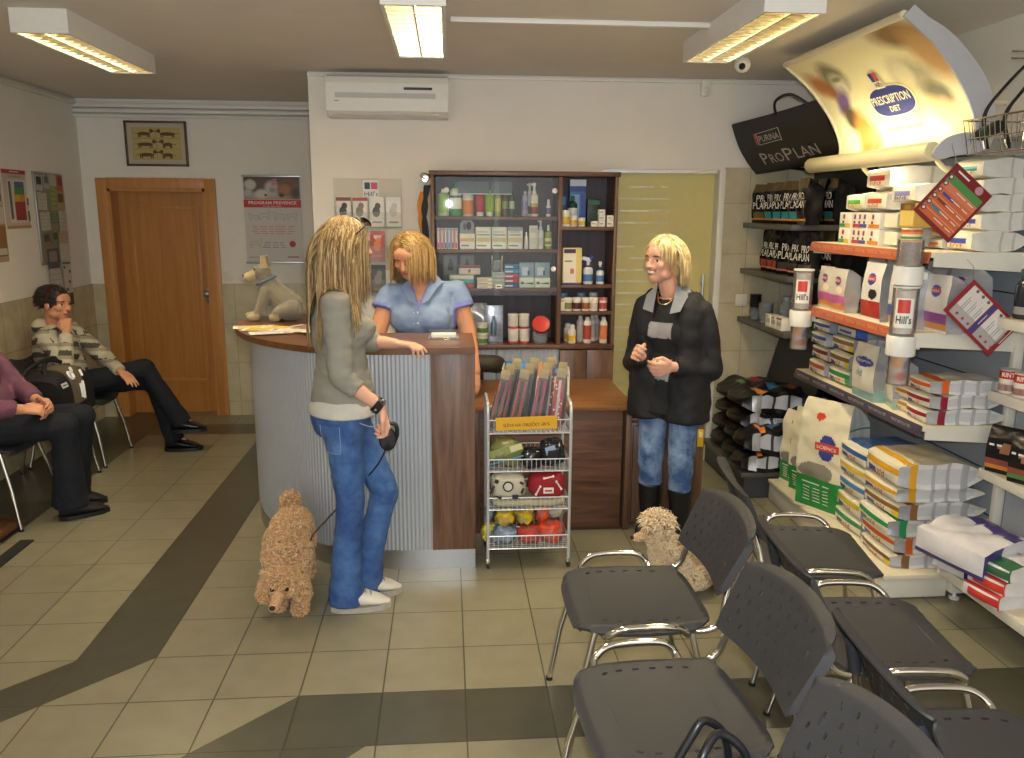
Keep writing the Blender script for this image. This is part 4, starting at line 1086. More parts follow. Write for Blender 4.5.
# ------------------------------------------------------------------ lit header sign over the white shelf
CP = [(2.13, 1.985), (2.145, 2.06), (2.105, 2.165), (2.04, 2.26), (1.95, 2.36), (1.87, 2.425), (1.80, 2.475)]   # x,z bottom to top
cpath = smoothpath([(x, 0, z) for x, z in CP], 6)
SY0, SY1 = 3.30, 4.45
sg = thing('header_sign', 'glowing curved header sign with a blue badge above the white shelf', 'sign', (0, 0, 0))
PANEL = blob_mat('lit_panel', 'e6dcae', [
    (3.45, 2.435, .17, .045, .1, '8f6f45', .4), (3.36, 2.35, .12, .085, .6, 'c59a63', .35), (3.56, 2.27, .15, .085, .3, 'a89f7c', .35), (3.63, 2.315, .065, .05, .2, 'd2caa6', .3), (3.47, 2.205, .09, .05, .4, '6b664a', .35), (3.40, 2.10, .2, .06, .4, 'dcbb80', .4), (3.66, 2.20, .06, .09, .3, 'd8c490', .4),
    (4.35, 2.36, .08, .05, .2, 'b5713f', .5), (4.28, 2.33, .05, .05, .2, 'a86a3a', .5), (4.17, 2.375, .10, .06, 0, '77705a', .35), (4.165, 2.345, .07, .045, .0, 'c8c0a2', .35), (4.165, 2.325, .04, .03, .0, 'dad4ba', .3), (4.165, 2.365, .045, .010, 0, '8a826a', .4),
    (4.25, 2.265, .09, .04, -.5, '75588c', .4), (4.25, 2.19, .07, .06, 0, '5a4a34', .35), (4.17, 2.10, .085, .11, 0, 'c98a36', .35), (4.08, 2.06, .05, .07, 0, '9f8f5a', .5)], ('Y', 'Z'), .45, .10, 22)
PANEL.node_tree.nodes['Principled BSDF'].inputs['Emission Strength'].default_value = .0
m = MB(); n = len(cpath)
m.grid(lambda u, v: (cpath[min(n - 1, round(v * (n - 1)))].x, SY0 + (SY1 - SY0) * u, cpath[min(n - 1, round(v * (n - 1)))].z), 24, n - 1, PANEL)
m.grid(lambda u, v: (cpath[min(n - 1, round(v * (n - 1)))].x + .02, SY0 + (SY1 - SY0) * u, cpath[min(n - 1, round(v * (n - 1)))].z + .012), 2, n - 1, LAQ)
pnl = m.obj('picture_panel', sg, sharp=80)
def on_panel(y, q, off=.003):
    """point on the curved panel at height fraction q"""
    f = q * (n - 1); i = min(n - 2, int(f)); p = cpath[i].lerp(cpath[i + 1], f - i); d = (cpath[i + 1] - cpath[i]).normalized()
    nr = Vector((-d.z, 0, d.x)); nr = nr if nr.x < 0 else -nr
    return Vector((p.x, y, p.z)) + nr * off
def panel_poly(mb, pts, mt, off):
    """closed outline (y, q) filled as a fan of fine rings"""
    cy = sum(p[0] for p in pts) / len(pts); cq = sum(p[1] for p in pts) / len(pts); k = len(pts)
    vs = [on_panel(cy, cq, off)]
    R_ = 5
    for r in range(1, R_ + 1):
        for p in pts: vs.append(on_panel(cy + (p[0] - cy) * r / R_, cq + (p[1] - cq) * r / R_, off))
    fs = [(0, 1 + i, 1 + (i + 1) % k) for i in range(k)]
    for r in range(R_ - 1):
        for i in range(k): a = 1 + r * k; fs.append((a + i, a + k + i, a + k + (i + 1) % k, a + (i + 1) % k))
    mb.add(vs, fs, mt)
def panel_text(mb, s, yc, qc, size, w, mt, off, vscale=1.0):
    v, f = text_geo(s, .015); xs = [a[0] for a in v]; k = w / (max(xs) - min(xs))
    mb.add([on_panel(yc - a[0] * k, qc + a[1] * size, off) for a in v], f, mt, None, False)
bd = MB(); BLUE = cm('2c3278', .4); BWHT = cm('e9e2c0', .4)
yc, qc = 3.825, .44
def badge(sx, sq): return [(yc - .175 * sx * (abs(math.cos(a)) ** .7) * (1 if math.cos(a) > 0 else -1), qc + .105 * sq * (abs(math.sin(a)) ** .75) * (1 if math.sin(a) > 0 else -1)) for a in [2 * PI * i / 40 for i in range(40)]]
panel_poly(bd, badge(1.07, 1.09), BWHT, .003); panel_poly(bd, badge(1, 1), BLUE, .0045)
panel_poly(bd, [(yc + .055, qc + .10), (yc - .02, qc + .10), (yc - .02, qc + .185), (yc + .055, qc + .185)], BWHT, .006)
panel_poly(bd, [(yc + .05, qc + .15), (yc + .02, qc + .15), (yc + .02, qc + .21), (yc + .05, qc + .21)], cm('2f3a7f'), .0075); panel_poly(bd, [(yc + .018, qc + .15), (yc - .012, qc + .15), (yc - .012, qc + .21), (yc + .018, qc + .21)], cm('b8474a'), .0075)
panel_text(bd, "Hill's", yc + .018, qc + .125, .045, .055, INK, .0078)
panel_text(bd, 'PRESCRIPTION', yc, qc + .02, .085, .32, BWHT, .007); panel_text(bd, 'DIET', yc, qc - .055, .06, .085, BWHT, .007)
panel_text(bd, 'mmmmmmmm mmmmmmmm', yc - .02, .24, .045, .28, cm('d8ca8e', .5), .004)
bd.obj('badge', sg, label='blue badge with white lettering')
# side cheek towards the room, edge rails and the lamp tube at the foot
CHK = mat('grey_cheek', 'b3b4b8', .4, var=.02)
def cheek(y, wd, name, mt):
    inn = [Vector((p.x, p.z)) for p in cpath]; out = []
    for i, p in enumerate(inn):
        d = (inn[min(i + 1, n - 1)] - inn[max(i - 1, 0)]).normalized(); nr = Vector((d.y, -d.x)); t = i / (n - 1)
        out.append(p + nr * wd * (.55 + .45 * math.sin(PI * min(1, t + .15))))
    inn2 = [p - Vector((.012, .004)) for p in inn]
    poly = [(p.x, p.y) for p in inn2] + [(p.x, p.y) for p in reversed(out)]
    mb = MB(); k = len(poly)
    vs = [(x, y - .006, z) for x, z in poly] + [(x, y + .006, z) for x, z in poly]; fs = []
    for i in range(n - 1):
        a, b, c, d = i, i + 1, 2 * n - 2 - i, 2 * n - 1 - i
        fs += [(a, b, c, d), (k + d, k + c, k + b, k + a)]
    fs += [(i, k + i, k + (i + 1) % k, (i + 1) % k) for i in range(k)]
    mb.add(vs, fs, mt); return mb.obj(name, sg)
cheek(SY0 - .008, .085, 'side_panel', CHK); cheek(SY1 + .008, .03, 'side_panel', CREAM)
m = MB(); m.tube([(1.795, SY0, 2.48), (1.795, SY1, 2.48)], .016, CREAM, 10); m.obj('top_rail', sg)
TUBC = mat('cream_tube', 'e2d8ae', .35, var=.02)
m = MB(); m.lathe([(.001, 0), (.036, 0), (.04, .006), (.04, SY1 - SY0 - .006), (.036, SY1 - SY0), (.001, SY1 - SY0)], TUBC, 20, tm((1.985, SY1 + .02, 1.965), (PI / 2, 0, 0))); m.obj('lamp_tube', sg)
m = MB()
pts = [(1.955, 1.955), (1.985, 1.93), (2.05, 1.945), (2.16, 1.965), (2.17, 2.02), (2.08, 2.035), (2.0, 2.01)]
sp2 = [(p.x, p.y) for p in smoothpath([(x, z, 0) for x, z in pts], 5, True)]
k = len(sp2); vs = [(x, SY0 - .035, z) for x, z in sp2] + [(x, SY0 - .02, z) for x, z in sp2]
m.add(vs, [tuple(range(k)), tuple(range(2 * k - 1, k - 1, -1))] + [(i, k + i, k + (i + 1) % k, (i + 1) % k) for i in range(k)], CHK, None, False); m.obj('end_cap', sg, label='grey rounded end cap')
for y in (3.55, 4.2): m = MB(); m.tube(smoothpath([(2.12, y, 1.98), (2.2, y, 1.9), (XB - .01, y, 1.86)], 5), .012, CREAM, 8); m.obj('support_arm', sg)
for y in (3.55, 4.2): m = MB(); m.tube([(2.10, y, 2.19), (XB, y, 2.19)], .012, CREAM, 8); m.obj('support_arm', sg)
a = bpy.data.lights.new('sign_lamp', 'AREA'); a.shape = 'RECTANGLE'; a.size = .03; a.size_y = SY1 - SY0 - .1; a.energy = 2.0; a.color = (1, .9, .62); a.spread = R(150)
lo = bpy.data.objects.new('sign_lamp', a); C.objects.link(lo); lo.location = (2.02, (SY0 + SY1) / 2, 2.012)
z_ = -(Vector((2.12, 0, 2.12)) - Vector((2.02, 0, 2.012))).normalized(); y_ = Vector((0, 1, 0)); x_ = y_.cross(z_)
lo.rotation_euler = Matrix((x_, y_, z_)).transposed().to_euler()
a = bpy.data.lights.new('shelf_lamp', 'AREA'); a.shape = 'RECTANGLE'; a.size = .03; a.size_y = SY1 - SY0 - .1; a.energy = 1.8; a.color = (1, .88, .62); a.spread = R(160)
lo = bpy.data.objects.new('shelf_lamp', a); C.objects.link(lo); lo.location = (2.06, (SY0 + SY1) / 2, 1.925)
z_ = -(Vector((2.2, 0, 1.5)) - Vector((2.06, 0, 1.92))).normalized(); x_ = y_.cross(z_)
lo.rotation_euler = Matrix((x_, y_, z_)).transposed().to_euler()

# ------------------------------------------------------------------ dark shelving with black bags at the back
DSH = mat('dark_shelf', '4f4d46', .45, var=.03)
PX, PY0, PY1 = 1.965, 4.62, 5.41
du = thing('shelf_unit', 'dark shelving with black pet food bags in the far right corner', 'shelf')
MB().box((XB + .008, (PY0 + PY1) / 2, 1.0), (.016, PY1 - PY0, 2.0), BLACK).obj('back_panel', du)
for z in (1.645, 1.345, 1.02):
    m = MB(); m.box(((PX + XB) / 2, (PY0 + PY1) / 2, z - .016), (XB - PX, PY1 - PY0, .032), DSH, .003); m.obj('shelf_board', du)
m = MB(); m.box(((1.765 + XB) / 2, (PY0 + PY1) / 2, .15), (XB - 1.765, PY1 - PY0, .03), DSH, .003); m.box(((1.79 + XB) / 2, (PY0 + PY1) / 2, .07), (XB - 1.79, PY1 - PY0 - .02, .13), DKGREY); m.obj('base_shelf', du)
m = MB(); m.box((2.24, 5.0, .80), (.01, .74, .5), BLACK, rot=(0, .25, 0)); m.obj('lower_panel', du)
# black header sign
hs = thing('header_sign', 'black curved header sign with pale lettering above the dark shelving', 'sign')
BLK = mat('sign_black', '1c1b1d', .35, var=.05)
HP = smoothpath([(2.02, 0, 1.955), (1.955, 0, 2.03), (1.89, 0, 2.13), (1.835, 0, 2.265)], 6); hn = len(HP)
HY0, HY1 = 4.50, 5.37
def swing(u): return .19 * (1 - u) + .02 * math.sin(PI * u), .055 * (1 - u)
m = MB(); m.grid(lambda u, v: (HP[round(v * (hn - 1))].x + swing(u)[0], HY0 + (HY1 - HY0) * u, HP[round(v * (hn - 1))].z + swing(u)[1]), 16, hn - 1, BLK)
m.grid(lambda u, v: (HP[round(v * (hn - 1))].x + .012 + swing(u)[0], HY0 + (HY1 - HY0) * u, HP[round(v * (hn - 1))].z + .006 + swing(u)[1]), 16, hn - 1, BLK); m.obj('panel', hs)
def on_head(y, q, off):
    f = q * (hn - 1); i = min(hn - 2, max(0, int(f))); p = HP[i].lerp(HP[i + 1], f - i); d = (HP[i + 1] - HP[i]).normalized(); u = (y - HY0) / (HY1 - HY0)
    return Vector((p.x + swing(u)[0], y, p.z + swing(u)[1])) + Vector((-d.z, 0, d.x)) * off
def head_text(mb, s, yc, qc, size, w, mt, bold=.01):
    v, f = text_geo(s, bold); xs = [a[0] for a in v]; k = w / (max(xs) - min(xs))
    mb.add([on_head(yc - a[0] * k, qc + a[1] * size, .004) for a in v], f, mt, None, False)
lt = MB(); PALE = cm('b5aca4', .5)
head_text(lt, 'P', 5.19, .34, .34, .06, PALE, 0); head_text(lt, 'RO', 5.08, .32, .27, .125, PALE, 0); head_text(lt, 'P', 4.965, .34, .36, .08, PALE, 0); head_text(lt, 'LAN', 4.79, .33, .30, .22, PALE, 0)
head_text(lt, 'PURINA', 5.06, .70, .125, .19, PALE)
for (ya, qa, yb2, qb) in ((5.165, .62, 4.95, .635), (5.165, .78, 4.95, .795), (5.165, .62, 5.165, .78), (4.95, .62, 4.95, .795)):
    A, B = on_head(ya, qa, .004), on_head(yb2, qb, .004); lt.tube([A, B], .0022, PALE, 5)
rd_ = cm('a34a44'); 
lt.add([on_head(5.19, .63, .005), on_head(5.165, .63, .005), on_head(5.165, .79, .005), on_head(5.19, .79, .005)], [(0, 1, 2, 3)], rd_)
lt.obj('lettering', hs)
for y in (4.75, 5.25): m = MB(); m.tube([(2.05 + (5.36 - y) * .1, y, 2.01), (XB, y, 1.97)], .01, BLACK); m.tube([(2.0 + (5.36 - y) * .12, y, 2.1), (XB, y, 2.1)], .01, BLACK); m.tube([(XB - .015, y, 1.96), (XB - .015, y, 2.11)], .012, BLACK); m.obj('support_arm', hs)
m = MB(); m.tube(smoothpath([(1.88, 4.75, 2.26), (1.86, 4.72, 2.33), (1.92, 4.66, 2.36), (2.02, 4.62, 2.30)], 6), .008, BLACK, 6); m.obj('cable', hs)
# bags
def black_bag(label, x, y, z, h, w, d, band, low, seed, group, rz=0, tex=True, gold=False):
    bk = pk('121114', .18); b1 = pk(band); b2 = pk(low); bz = pk('5a4a2a', .3) if gold else bk
    def fr(s, t):
        if .07 < t < .12: return b2
        if .14 < t < .30 and .06 < s < .94: return b1
        if t > .80: return bz
        return bk
    mb = bag_mesh(h, w, d, fr, lambda s, t: bk, None, None, seed, seal=.09, nL=24, bulge=.3, lump=.012, fronty=.8, texts=[('PRO', .06, pk('d6cec2'), .55, .62, w * .6), ('PLAN', .06, pk('d6cec2'), .5, .44, w * .85)] if tex else ())
    return mb.obj('food_bag', None, (x, y, z), (0, 0, STAND + rz), label=label, cat='bag', group=group, sharp=60)
G = 'black bags on the upper dark shelf'
U = [(5.26, .18, '6a5a34', 'c97a3a', 'black bag with bronze band at the far end of the upper dark shelf'), (5.11, .12, '2f7f80', 'b9683f', 'black bag with teal band, second from the far end of the upper dark shelf'), (4.98, .125, '2f8384', 'c97f3a', 'black bag with teal band, third from the far end of the upper dark shelf'),
     (4.85, .12, '2d7f82', 'cf7a35', 'black bag with teal band, fourth from the far end of the upper dark shelf'), (4.73, .115, '2f8082', 'c97734', 'black bag with teal band, last of the teal ones on the upper dark shelf')]
for k, (y, w, b, lo_, l) in enumerate(U): black_bag(l, 2.06, y, 1.6455, .245 if k == 0 else .25, w * .9, .075, b, lo_, 100 + k, G, R(26), gold=True)
black_bag('black bag with orange band beside the teal banded ones on the upper dark shelf', 2.06, 4.665 - .05, 1.6455, .26, .10, .09, '17161a', 'cf8030', 106, G, gold=True)
for k, (y, z, l) in enumerate(((5.0, 1.6455, 'black bag in the back row of the upper dark shelf, far one'), (4.85, 1.6455, 'black bag in the back row of the upper dark shelf, middle one'), (4.71, 1.6455, 'black bag with pale shine in the back row of the upper dark shelf, near one'), (4.82, 1.3455, 'black bag in the back row of the middle dark shelf, far one'), (4.69, 1.3455, 'black bag in the back row of the middle dark shelf, near one'))):
    black_bag(l, 2.28, y, z, .265, .125, .10, '2f6f72' if k < 3 else '7a3a36', 'b9783a', 170 + k, 'back row of black bags', gold=True)
G = 'black bags on the middle dark shelf'
Lw = [(5.16, .09, '8f3f3a', 'a8803a', 'slim black bag with red band at the far end of the middle dark shelf'), (5.065, .09, '8f4038', 'c0803a', 'slim black bag with red band, second on the middle dark shelf'), (4.975, .075, '8a3d38', 'b8863a', 'slim black bag with red band, third on the middle dark shelf'),
      (4.85, .15, '3a3336', 'b0605f', 'wide black bag with red top stripe in the middle of the middle dark shelf'), (4.71, .12, '3a3236', 'c9803f', 'wide black bag with orange foot on the middle dark shelf'), (4.64 - .05, .11, '3b3234', 'c0702f', 'wide black bag with orange foot half behind the clear dispenser tube')]
for k, (y, w, b, lo_, l) in enumerate(Lw): black_bag(l, 2.07, y, 1.3455, .26, w * .9, .07, b, lo_, 110 + k, G, R(26))
# cups and jars on the third dark shelf
GC = glass_mat('clear_cup', 'd8dde0', .25, .05)
sk = thing('cup_stack', 'tall stack of black plastic cups on the third dark shelf', 'cups', (2.03, 5.26, 1.0205))
for k in range(6):
    m = MB(); m.lathe([(.030, 0), (.038, .055), (.040, .058)], BLACK if k > 1 else GC, 16, c=(0, 0, .021 * k)); m.obj('cup', sk)
sk = thing('cup_stack', 'short stack of clear plastic cups beside the black cups', 'cups', (2.04, 5.10, 1.0205))
for k in range(4):
    m = MB(); m.lathe([(.036, 0), (.046, .075), (.048, .078)], GC, 16, c=(0, 0, .016 * k)); m.obj('cup', sk)
for k, (y, x, l) in enumerate(((4.93, 2.05, 'clear glass jar left of two behind the white cartons'), (4.82, 2.06, 'clear glass jar right of two behind the white cartons'))):
    bottle('glass_jar', [(.03, 0), (.042, .01), (.042, .12), (.03, .14), (.03, .16)], GC, l, 'jar', (x + .05, y, 1.0205), ([(.032, .16), (.032, .185)], '8d8f93'), capname='lid', group='glass jars on the third dark shelf', band=[(.05, .09, '6d7076')])
for k, (y, l) in enumerate(((4.91, 'small white carton before the glass jars, far one'), (4.82, 'small white carton before the glass jars, middle one'), (4.735, 'small white carton with red edge before the glass jars, near one'))):
    carton_mesh(.078, .06, .075, 'ded9cc', [(.1, .9, .35, .7, 'a8a29a')] + ([(.0, 1, .85, 1, 'b5443a')] if k == 2 else [(.1, .6, .8, .9, '7a756d')])).obj('small_carton', None, (2.01, y, 1.0205), (0, 0, STAND), label=l, cat='carton', group='small cartons on the third dark shelf')
# big black sacks lying on the base
G = 'big black sacks piled on the dark base shelf'
def sack(label, x, y, z, L, W_, T_, c1, c2, seed, dz=0):
    bk = pk('100f11', .38); cw = pk('b9bdc4', .3); o1 = pk(c1); o2 = pk(c2); ln_ = pk('3a3a40')
    def top(s, t):
        if .20 < t < .27 and s > .3: return o1
        if .36 < t < .5 and .25 < s < .6: return o2
        if .58 < t < .72 and .2 < s < .7: return pk('7a5238')
        return bk
    def sd_(s, t):
        if t < .2 or t > .92: return SILV if .10 < t < .2 else bk
        if .14 < s < .82: return ln_ if (t * 20) % 3.4 < .35 else cw
        return bk
    def cap(s, q):
        if .28 < q < .40 and .1 < s < .8: return o1
        if .44 < q < .58 and .15 < s < .7: return pk('55504c')
        return bk
    mb = bag_mesh(L, W_ * .97, T_ / 1.25, top, sd_, None, cap, seed, seal=.08, nL=30, bulge=.45, lump=.022, capb=.04, round0=.45)
    q_ = random.Random(seed)
    return mb.obj('food_sack', None, (x, y, z + T_ / 2), lie_rot(dz), label=label, cat='sack', group=G, sharp=60)
zb = .1655
sack('black sack with red stripe at the bottom of the farthest pile', 1.810, 5.22, zb, .52, .30, .105, 'a8403a', '3f5a8a', 130)
sack('black sack with red stripe in the middle of the farthest pile', 1.820, 5.23, zb + .107, .52, .30, .105, 'b0453a', '5a6a8a', 131)
sack('black sack with red stripe near the top of the farthest pile', 1.830, 5.22, zb + .214, .50, .29, .10, '9a4036', '4f6a4a', 132)
sack('black sack with green stripe lying across the top of the farthest pile', 1.830, 5.21, zb + .316, .52, .31, .12, '4f8a3f', '8f2f33', 133, .03)
sack('black sack at the bottom of the middle pile', 1.790, 4.93, zb, .54, .27, .115, '6a5f50', '4a5a78', 134)
sack('black sack with green print, second up in the middle pile', 1.800, 4.93, zb + .117, .54, .27, .11, '5f7a50', '4a5a78', 135)
sack('black sack with brown end, third up in the middle pile', 1.800, 4.90, zb + .229, .55, .30, .11, '7a5a3a', '4a5a78', 136)
sack('black sack with orange stripe on top of the middle pile', 1.800, 4.90, zb + .341, .56, .31, .125, 'd07a2a', '2f5f78', 137)
sack('black sack with orange stripe at the bottom of the nearest pile', 1.760, 4.70, zb, .46, .19, .12, 'cf7432', '3f5f80', 138)
sack('black sack with orange stripe on top of the nearest pile', 1.770, 4.70, zb + .122, .48, .20, .14, 'cf7a2c', '3f5f88', 139)

# ------------------------------------------------------------------ clear dispenser tubes on the shelf fronts
CT = glass_mat('clear_tube', 'f2efea', .14, .05)
PAPER = cm('dbd6d0', .5)
def dispenser(label, x, y, z0, h2, extra=False):
    t = thing('dispenser_tube', label, 'dispenser', (x, y, z0), 0, 'clear dispenser tubes on the shelf fronts')
    r = .052
    m = MB(); m.lathe([(r * .85, 0), (r * .85, .13)], CT, 20); m.obj('lower_tube', t)
    m = MB(); m.lathe([(r * .7, .005), (r * .7, .125)], blob_mat('tube_fill', 'b9a9a4', [(0, .04, .03, .02, .3, 'a8443a', .4), (.02, .09, .03, .02, .8, '4a5a9a', .4), (-.02, .1, .02, .03, 0, 'c98a3a', .4)], ('X', 'Z'), .5), 14); m.obj('contents', t)
    m = MB(); m.lathe([(r * 1.12, .125), (r * 1.15, .13), (r * 1.15, .205), (r * 1.1, .21)], WHITE, 20); m.obj('collar', t)
    m = MB(); m.lathe([(r, .21), (r, .21 + h2)], CT, 20); m.lathe([(r * 1.03, .21 + h2 - .008), (r * 1.03, .21 + h2)], WHITE, 20); m.obj('upper_tube', t)
    m = MB(); m.lathe([(r * .72, .22), (r * .72, .19 + h2)], PAPER, 14); m.obj('cup_stack', t)
    # paper label wrapped on the side facing the room
    lb_ = MB(); aa = math.atan2(-y, -x); zc = .21 + h2 * .47
    def wrap(X, Z, off): a = aa + X / r; return (math.cos(a) * (r + off), math.sin(a) * (r + off), zc + Z)
    def patch(x0, x1, z0_, z1_, mt, off): lb_.grid(lambda u, v: wrap(x0 + (x1 - x0) * u, z0_ + (z1_ - z0_) * v, off), 8, 1, mt)
    patch(-.036, .036, -.062, .062, cm('e9e6dd', .4), .001); patch(-.026, .022, .0, .056, cm('c23a30', .4), .002)
    v, f = text_geo("Hill's", .02); xs = [a[0] for a in v]; k = .06 / (max(xs) - min(xs))
    lb_.add([wrap(a[0] * k, -.03 + a[1] * .045, .002) for a in v], f, INK, None, False)
    lb_.obj('paper_label', t, label='white label with a red square')
    if extra:
        m = MB(); m.lathe([(r * 1.12, .21 + h2 + .004), (r * 1.14, .21 + h2 + .08)], WHITE, 20); m.obj('collar', t)
        m = MB(); m.lathe([(r, .29 + h2), (r, .40 + h2)], CT, 20); m.obj('upper_tube', t)
        m = MB(); m.lathe([(r * .7, .295 + h2), (r * .7, .39 + h2)], mat('cup_dark', '8a7d78', .5, var=.3, scale=60), 14); m.obj('cup_stack', t)
    for zc_ in ((.165,) if not extra else (.165, .25 + h2)):
        m = MB(); m.box((r * 1.1 + .006, 0, zc_), (.03, .03, .03), WHITE, .003); m.obj('clip', t)
dispenser('clear dispenser tube on the far end of the middle shelf front', 1.90, 4.26, .99, .22)
dispenser('tall clear dispenser tube in two sections at the near end of the shelf fronts', 1.915, 3.29, 1.00, .21, True)

# ------------------------------------------------------------------ hanging cards
def hanging_card(name, label, corner, right_dir, up_dir, w, h, frame, rows, hook):
    t = thing(name, label, 'card', corner)
    Mx = axes((0, 0, 0), right_dir, up_dir)          # origin at upper corner given by caller
    m = MB(); m.box((w / 2, -h / 2, 0), (w, h, .002), cm(frame, .3), 0, M=Mx)
    k = 0
    for x0, x1, y0, y1, c in rows:
        k += 1
        m.add([Mx @ Vector((w * x, -h * y, .0012 + .0002 * k)) for x, y in ((x0, y1), (x1, y1), (x1, y0), (x0, y0))], [(0, 1, 2, 3)], cm(c, .3))
    return t, m, Mx
t, m, Mx = hanging_card('hanging_card', 'dark red card with orange and green rows hanging by one corner', (2.03, 3.22, 1.915), (.15, -.02, -.13), (.12, 0, .21), .20, .245, '7a2328', [
    (.06, .94, .17, .30, '4f8a4a'), (.06, .94, .30, .93, 'c8643c'), (.06, .94, .30, .42, 'cf7a58'), (.06, .94, .44, .50, 'cf6f48'), (.20, .5, .46, .51, '4a4a90'), (.06, .94, .56, .58, 'd9906a'), (.2, .45, .58, .63, '8a3a22'), (.06, .94, .68, .70, 'd9906a'), (.2, .45, .72, .77, '3f7f88'), (.06, .94, .81, .83, 'd9906a')], None)
for k in range(6): m.lathe([(.011, 0), (.011, .0006)], cm('5a3a3a'), 12, Mx @ tm((.022, -.055 - k * .031, .0032))); m.lathe([(.006, 0), (.006, .0006)], cm('d9cfc4'), 10, Mx @ tm((.022, -.055 - k * .031, .0040)))
m.lathe([(.017, 0), (.017, .0006)], cm('b98a92'), 14, Mx @ tm((.145, -.022, .0032)))
m.text('mmmmmm', .016, WHITE, Mx @ tm((.06, -.02, .0035)), .01, .06)
for k in range(5): m.text('mmmmm mmm', .008, WHITE, Mx @ tm((.13, -.085 - k * .032, .0035)), 0, .09)
m.obj('card', t)
m = MB(); m.tube([(0, 0, 0), (-.008, .03, .06), (0, .05, .085)], .0016, CHROME, 6); m.lathe([(.006, -.002), (.006, .002)], CHROME, 10, tm((-.004, .004, .004), (PI / 2, 0, 0))); m.obj('hook', t)
t, m, Mx = hanging_card('hanging_card', 'dark red framed card with two white text panels hanging by one corner', (2.015, 3.18, 1.33), (.11, -.01, .125), (-.19, 0, .215), .168, .29, '8a2530', [
    (.08, .92, .07, .47, 'd0cac4'), (.08, .34, .07, .47, 'a8a3a0'), (.08, .92, .485, .56, '3f3f7f'), (.08, .92, .575, .92, 'd6d0ca'), (.08, .36, .575, .92, 'a8a3a0')], None)
for k in range(7):
    y_q = -.045 - k * .034 - (.012 if k > 2 else 0)
    if k == 3: continue
    m.text('mmmmmmmm', .007, INKG, Mx @ tm((.085, y_q, .0032)), 0, .06); m.text('mmmmmm', .007, INKG, Mx @ tm((.08, y_q - .010, .0032)), 0, .05); m.lathe([(.006, 0), (.006, .0005)], cm('9a3a40'), 10, Mx @ tm((.03, y_q - .006, .0030))); m.lathe([(.007, 0), (.007, .0005)], cm('6a5a58'), 10, Mx @ tm((.145, y_q - .004, .0030)))
m.text('mmmmm', .007, WHITE, Mx @ tm((.084, -.152, .0035)), 0, .05); m.text('mmmmmm', .008, WHITE, Mx @ tm((.10, -.281, .003)), 0, .07)
m.obj('card', t)
m = MB(); p1 = Mx @ Vector((.168, 0, 0)); m.tube([p1, p1 + Vector((.004, .02, .05)), p1 + Vector((0, .06, .075))], .0016, CHROME, 6); m.obj('hook', t)

# ------------------------------------------------------------------ nearer wall shelving at the right edge
NU = thing('shelf_unit', 'white shelving at the right edge with tins and a purple bag', 'shelf')
MB().box((XB + .008, 2.72, 1.03), (.016, 1.02, 2.02), SLAT).obj('back_panel', NU)
for x, z, l in ((2.15, .20, 'lowest'), (2.28, .645, 'lower'), (2.28, .985, 'upper'), (2.25, 1.30, 'top')):
    m = MB(); m.box(((x + XB) / 2, 2.73 if z > .5 else 2.72, z - .013), (XB - x, .97 if z > .5 else 1.0, .026), CREAM, .003); m.box((x + .004, 2.73 if z > .5 else 2.72, z - .021), (.012, .966 if z > .5 else .996, .043), LAQ, .002); m.obj('shelf_board', NU)
m = MB()
for y in (2.24, 2.72): m.box((XB - .01, y, 1.0), (.03, .03, 2.0), LAQ, .002); 
m.obj('upright', NU)
zz = .2005
VI = pk('4a3f78'); WH = pk('d6d4d6', .25); MG = pk('a83a70')
def vf(s, t): return VI if (.60 < t + .25 * s < .80) else (MG if .82 < t < .92 and .3 < s < .8 else WH)
mb = bag_mesh(.38, .34, .12, vf, lambda s, t: WH if t > .25 else VI, None, lambda s, q: VI if q < .2 else WH, 151, seal=.1, bulge=.5, lump=.016)
mb.obj('food_bag', None, (2.055, 3.02, zz + .14), lie_rot(.25), label='big crumpled white bag with purple stripe at the right edge', cat='bag', sharp=60)
mb = bag_mesh(.20, .16, .11, lambda s, t: WH, lambda s, t: VI if t < .3 else WH, None, None, 152, seal=.15, bulge=.5, lump=.014)
mb.obj('food_bag', None, (2.13, 3.12, zz + .056), lie_rot(.3), label='small crumpled white bag under the big purple striped one', cat='bag', sharp=60)
for k, (c, l) in enumerate((('c23a30', 'small white bag with red end, lower of two at the right edge'), ('c8402f', 'small white bag with red end, upper of two at the right edge'), ('3a6a48', 'small white bag with dark green corner at the right edge'))):
    c1 = pk(c); 
    mb = bag_mesh(.26, .17, .055, lambda s, t, c1=c1: c1 if t < .28 else WH, lambda s, t, c1=c1: c1 if t < .05 else WH, None, lambda s, q, c1=c1: c1 if .15 < q < .8 and s > .2 else WH, 153 + k, seal=.1, bulge=.4, lump=.006, texts=[('mmmm mm', .018, MG, .5, .55, .1)])
    mb.obj('food_bag', None, (2.10 + .015 * k, 2.86, zz + .0285 + k * .057), lie_rot(.2), label=l, cat='bag', group='small bags at the right edge', sharp=60)
bl2 = pk('1c191b', .25)
for k, (y, c, l) in enumerate(((3.13, 'a34a3c', 'small black treat bag with meat picture on the right edge shelf'), (2.99, '4f7f3f', 'small black treat bag with green foot at the right edge'))):
    c1 = pk('8a4a40'); c2 = pk('c98236') if k == 0 else pk(c); c3 = pk('9a6a50')
    mb = bag_mesh(.20, .13, .07, lambda s, t, c1=c1, c2=c2, c3=c3: c2 if .08 < t < .16 else (c1 if .16 < t < .34 else (c3 if oval(s, t, .62, .56, .25, .12) else bl2)), lambda s, t: bl2, None, None, 160 + k, seal=.1, bulge=.3, lump=.006, texts=[('mm mm', .02, WHITE, .3, .62, .05)])
    mb.obj('treat_bag', None, (2.335, y, .6455), (0, 0, STAND + .5), label=l, cat='bag', group='black treat bags at the right edge', sharp=60)
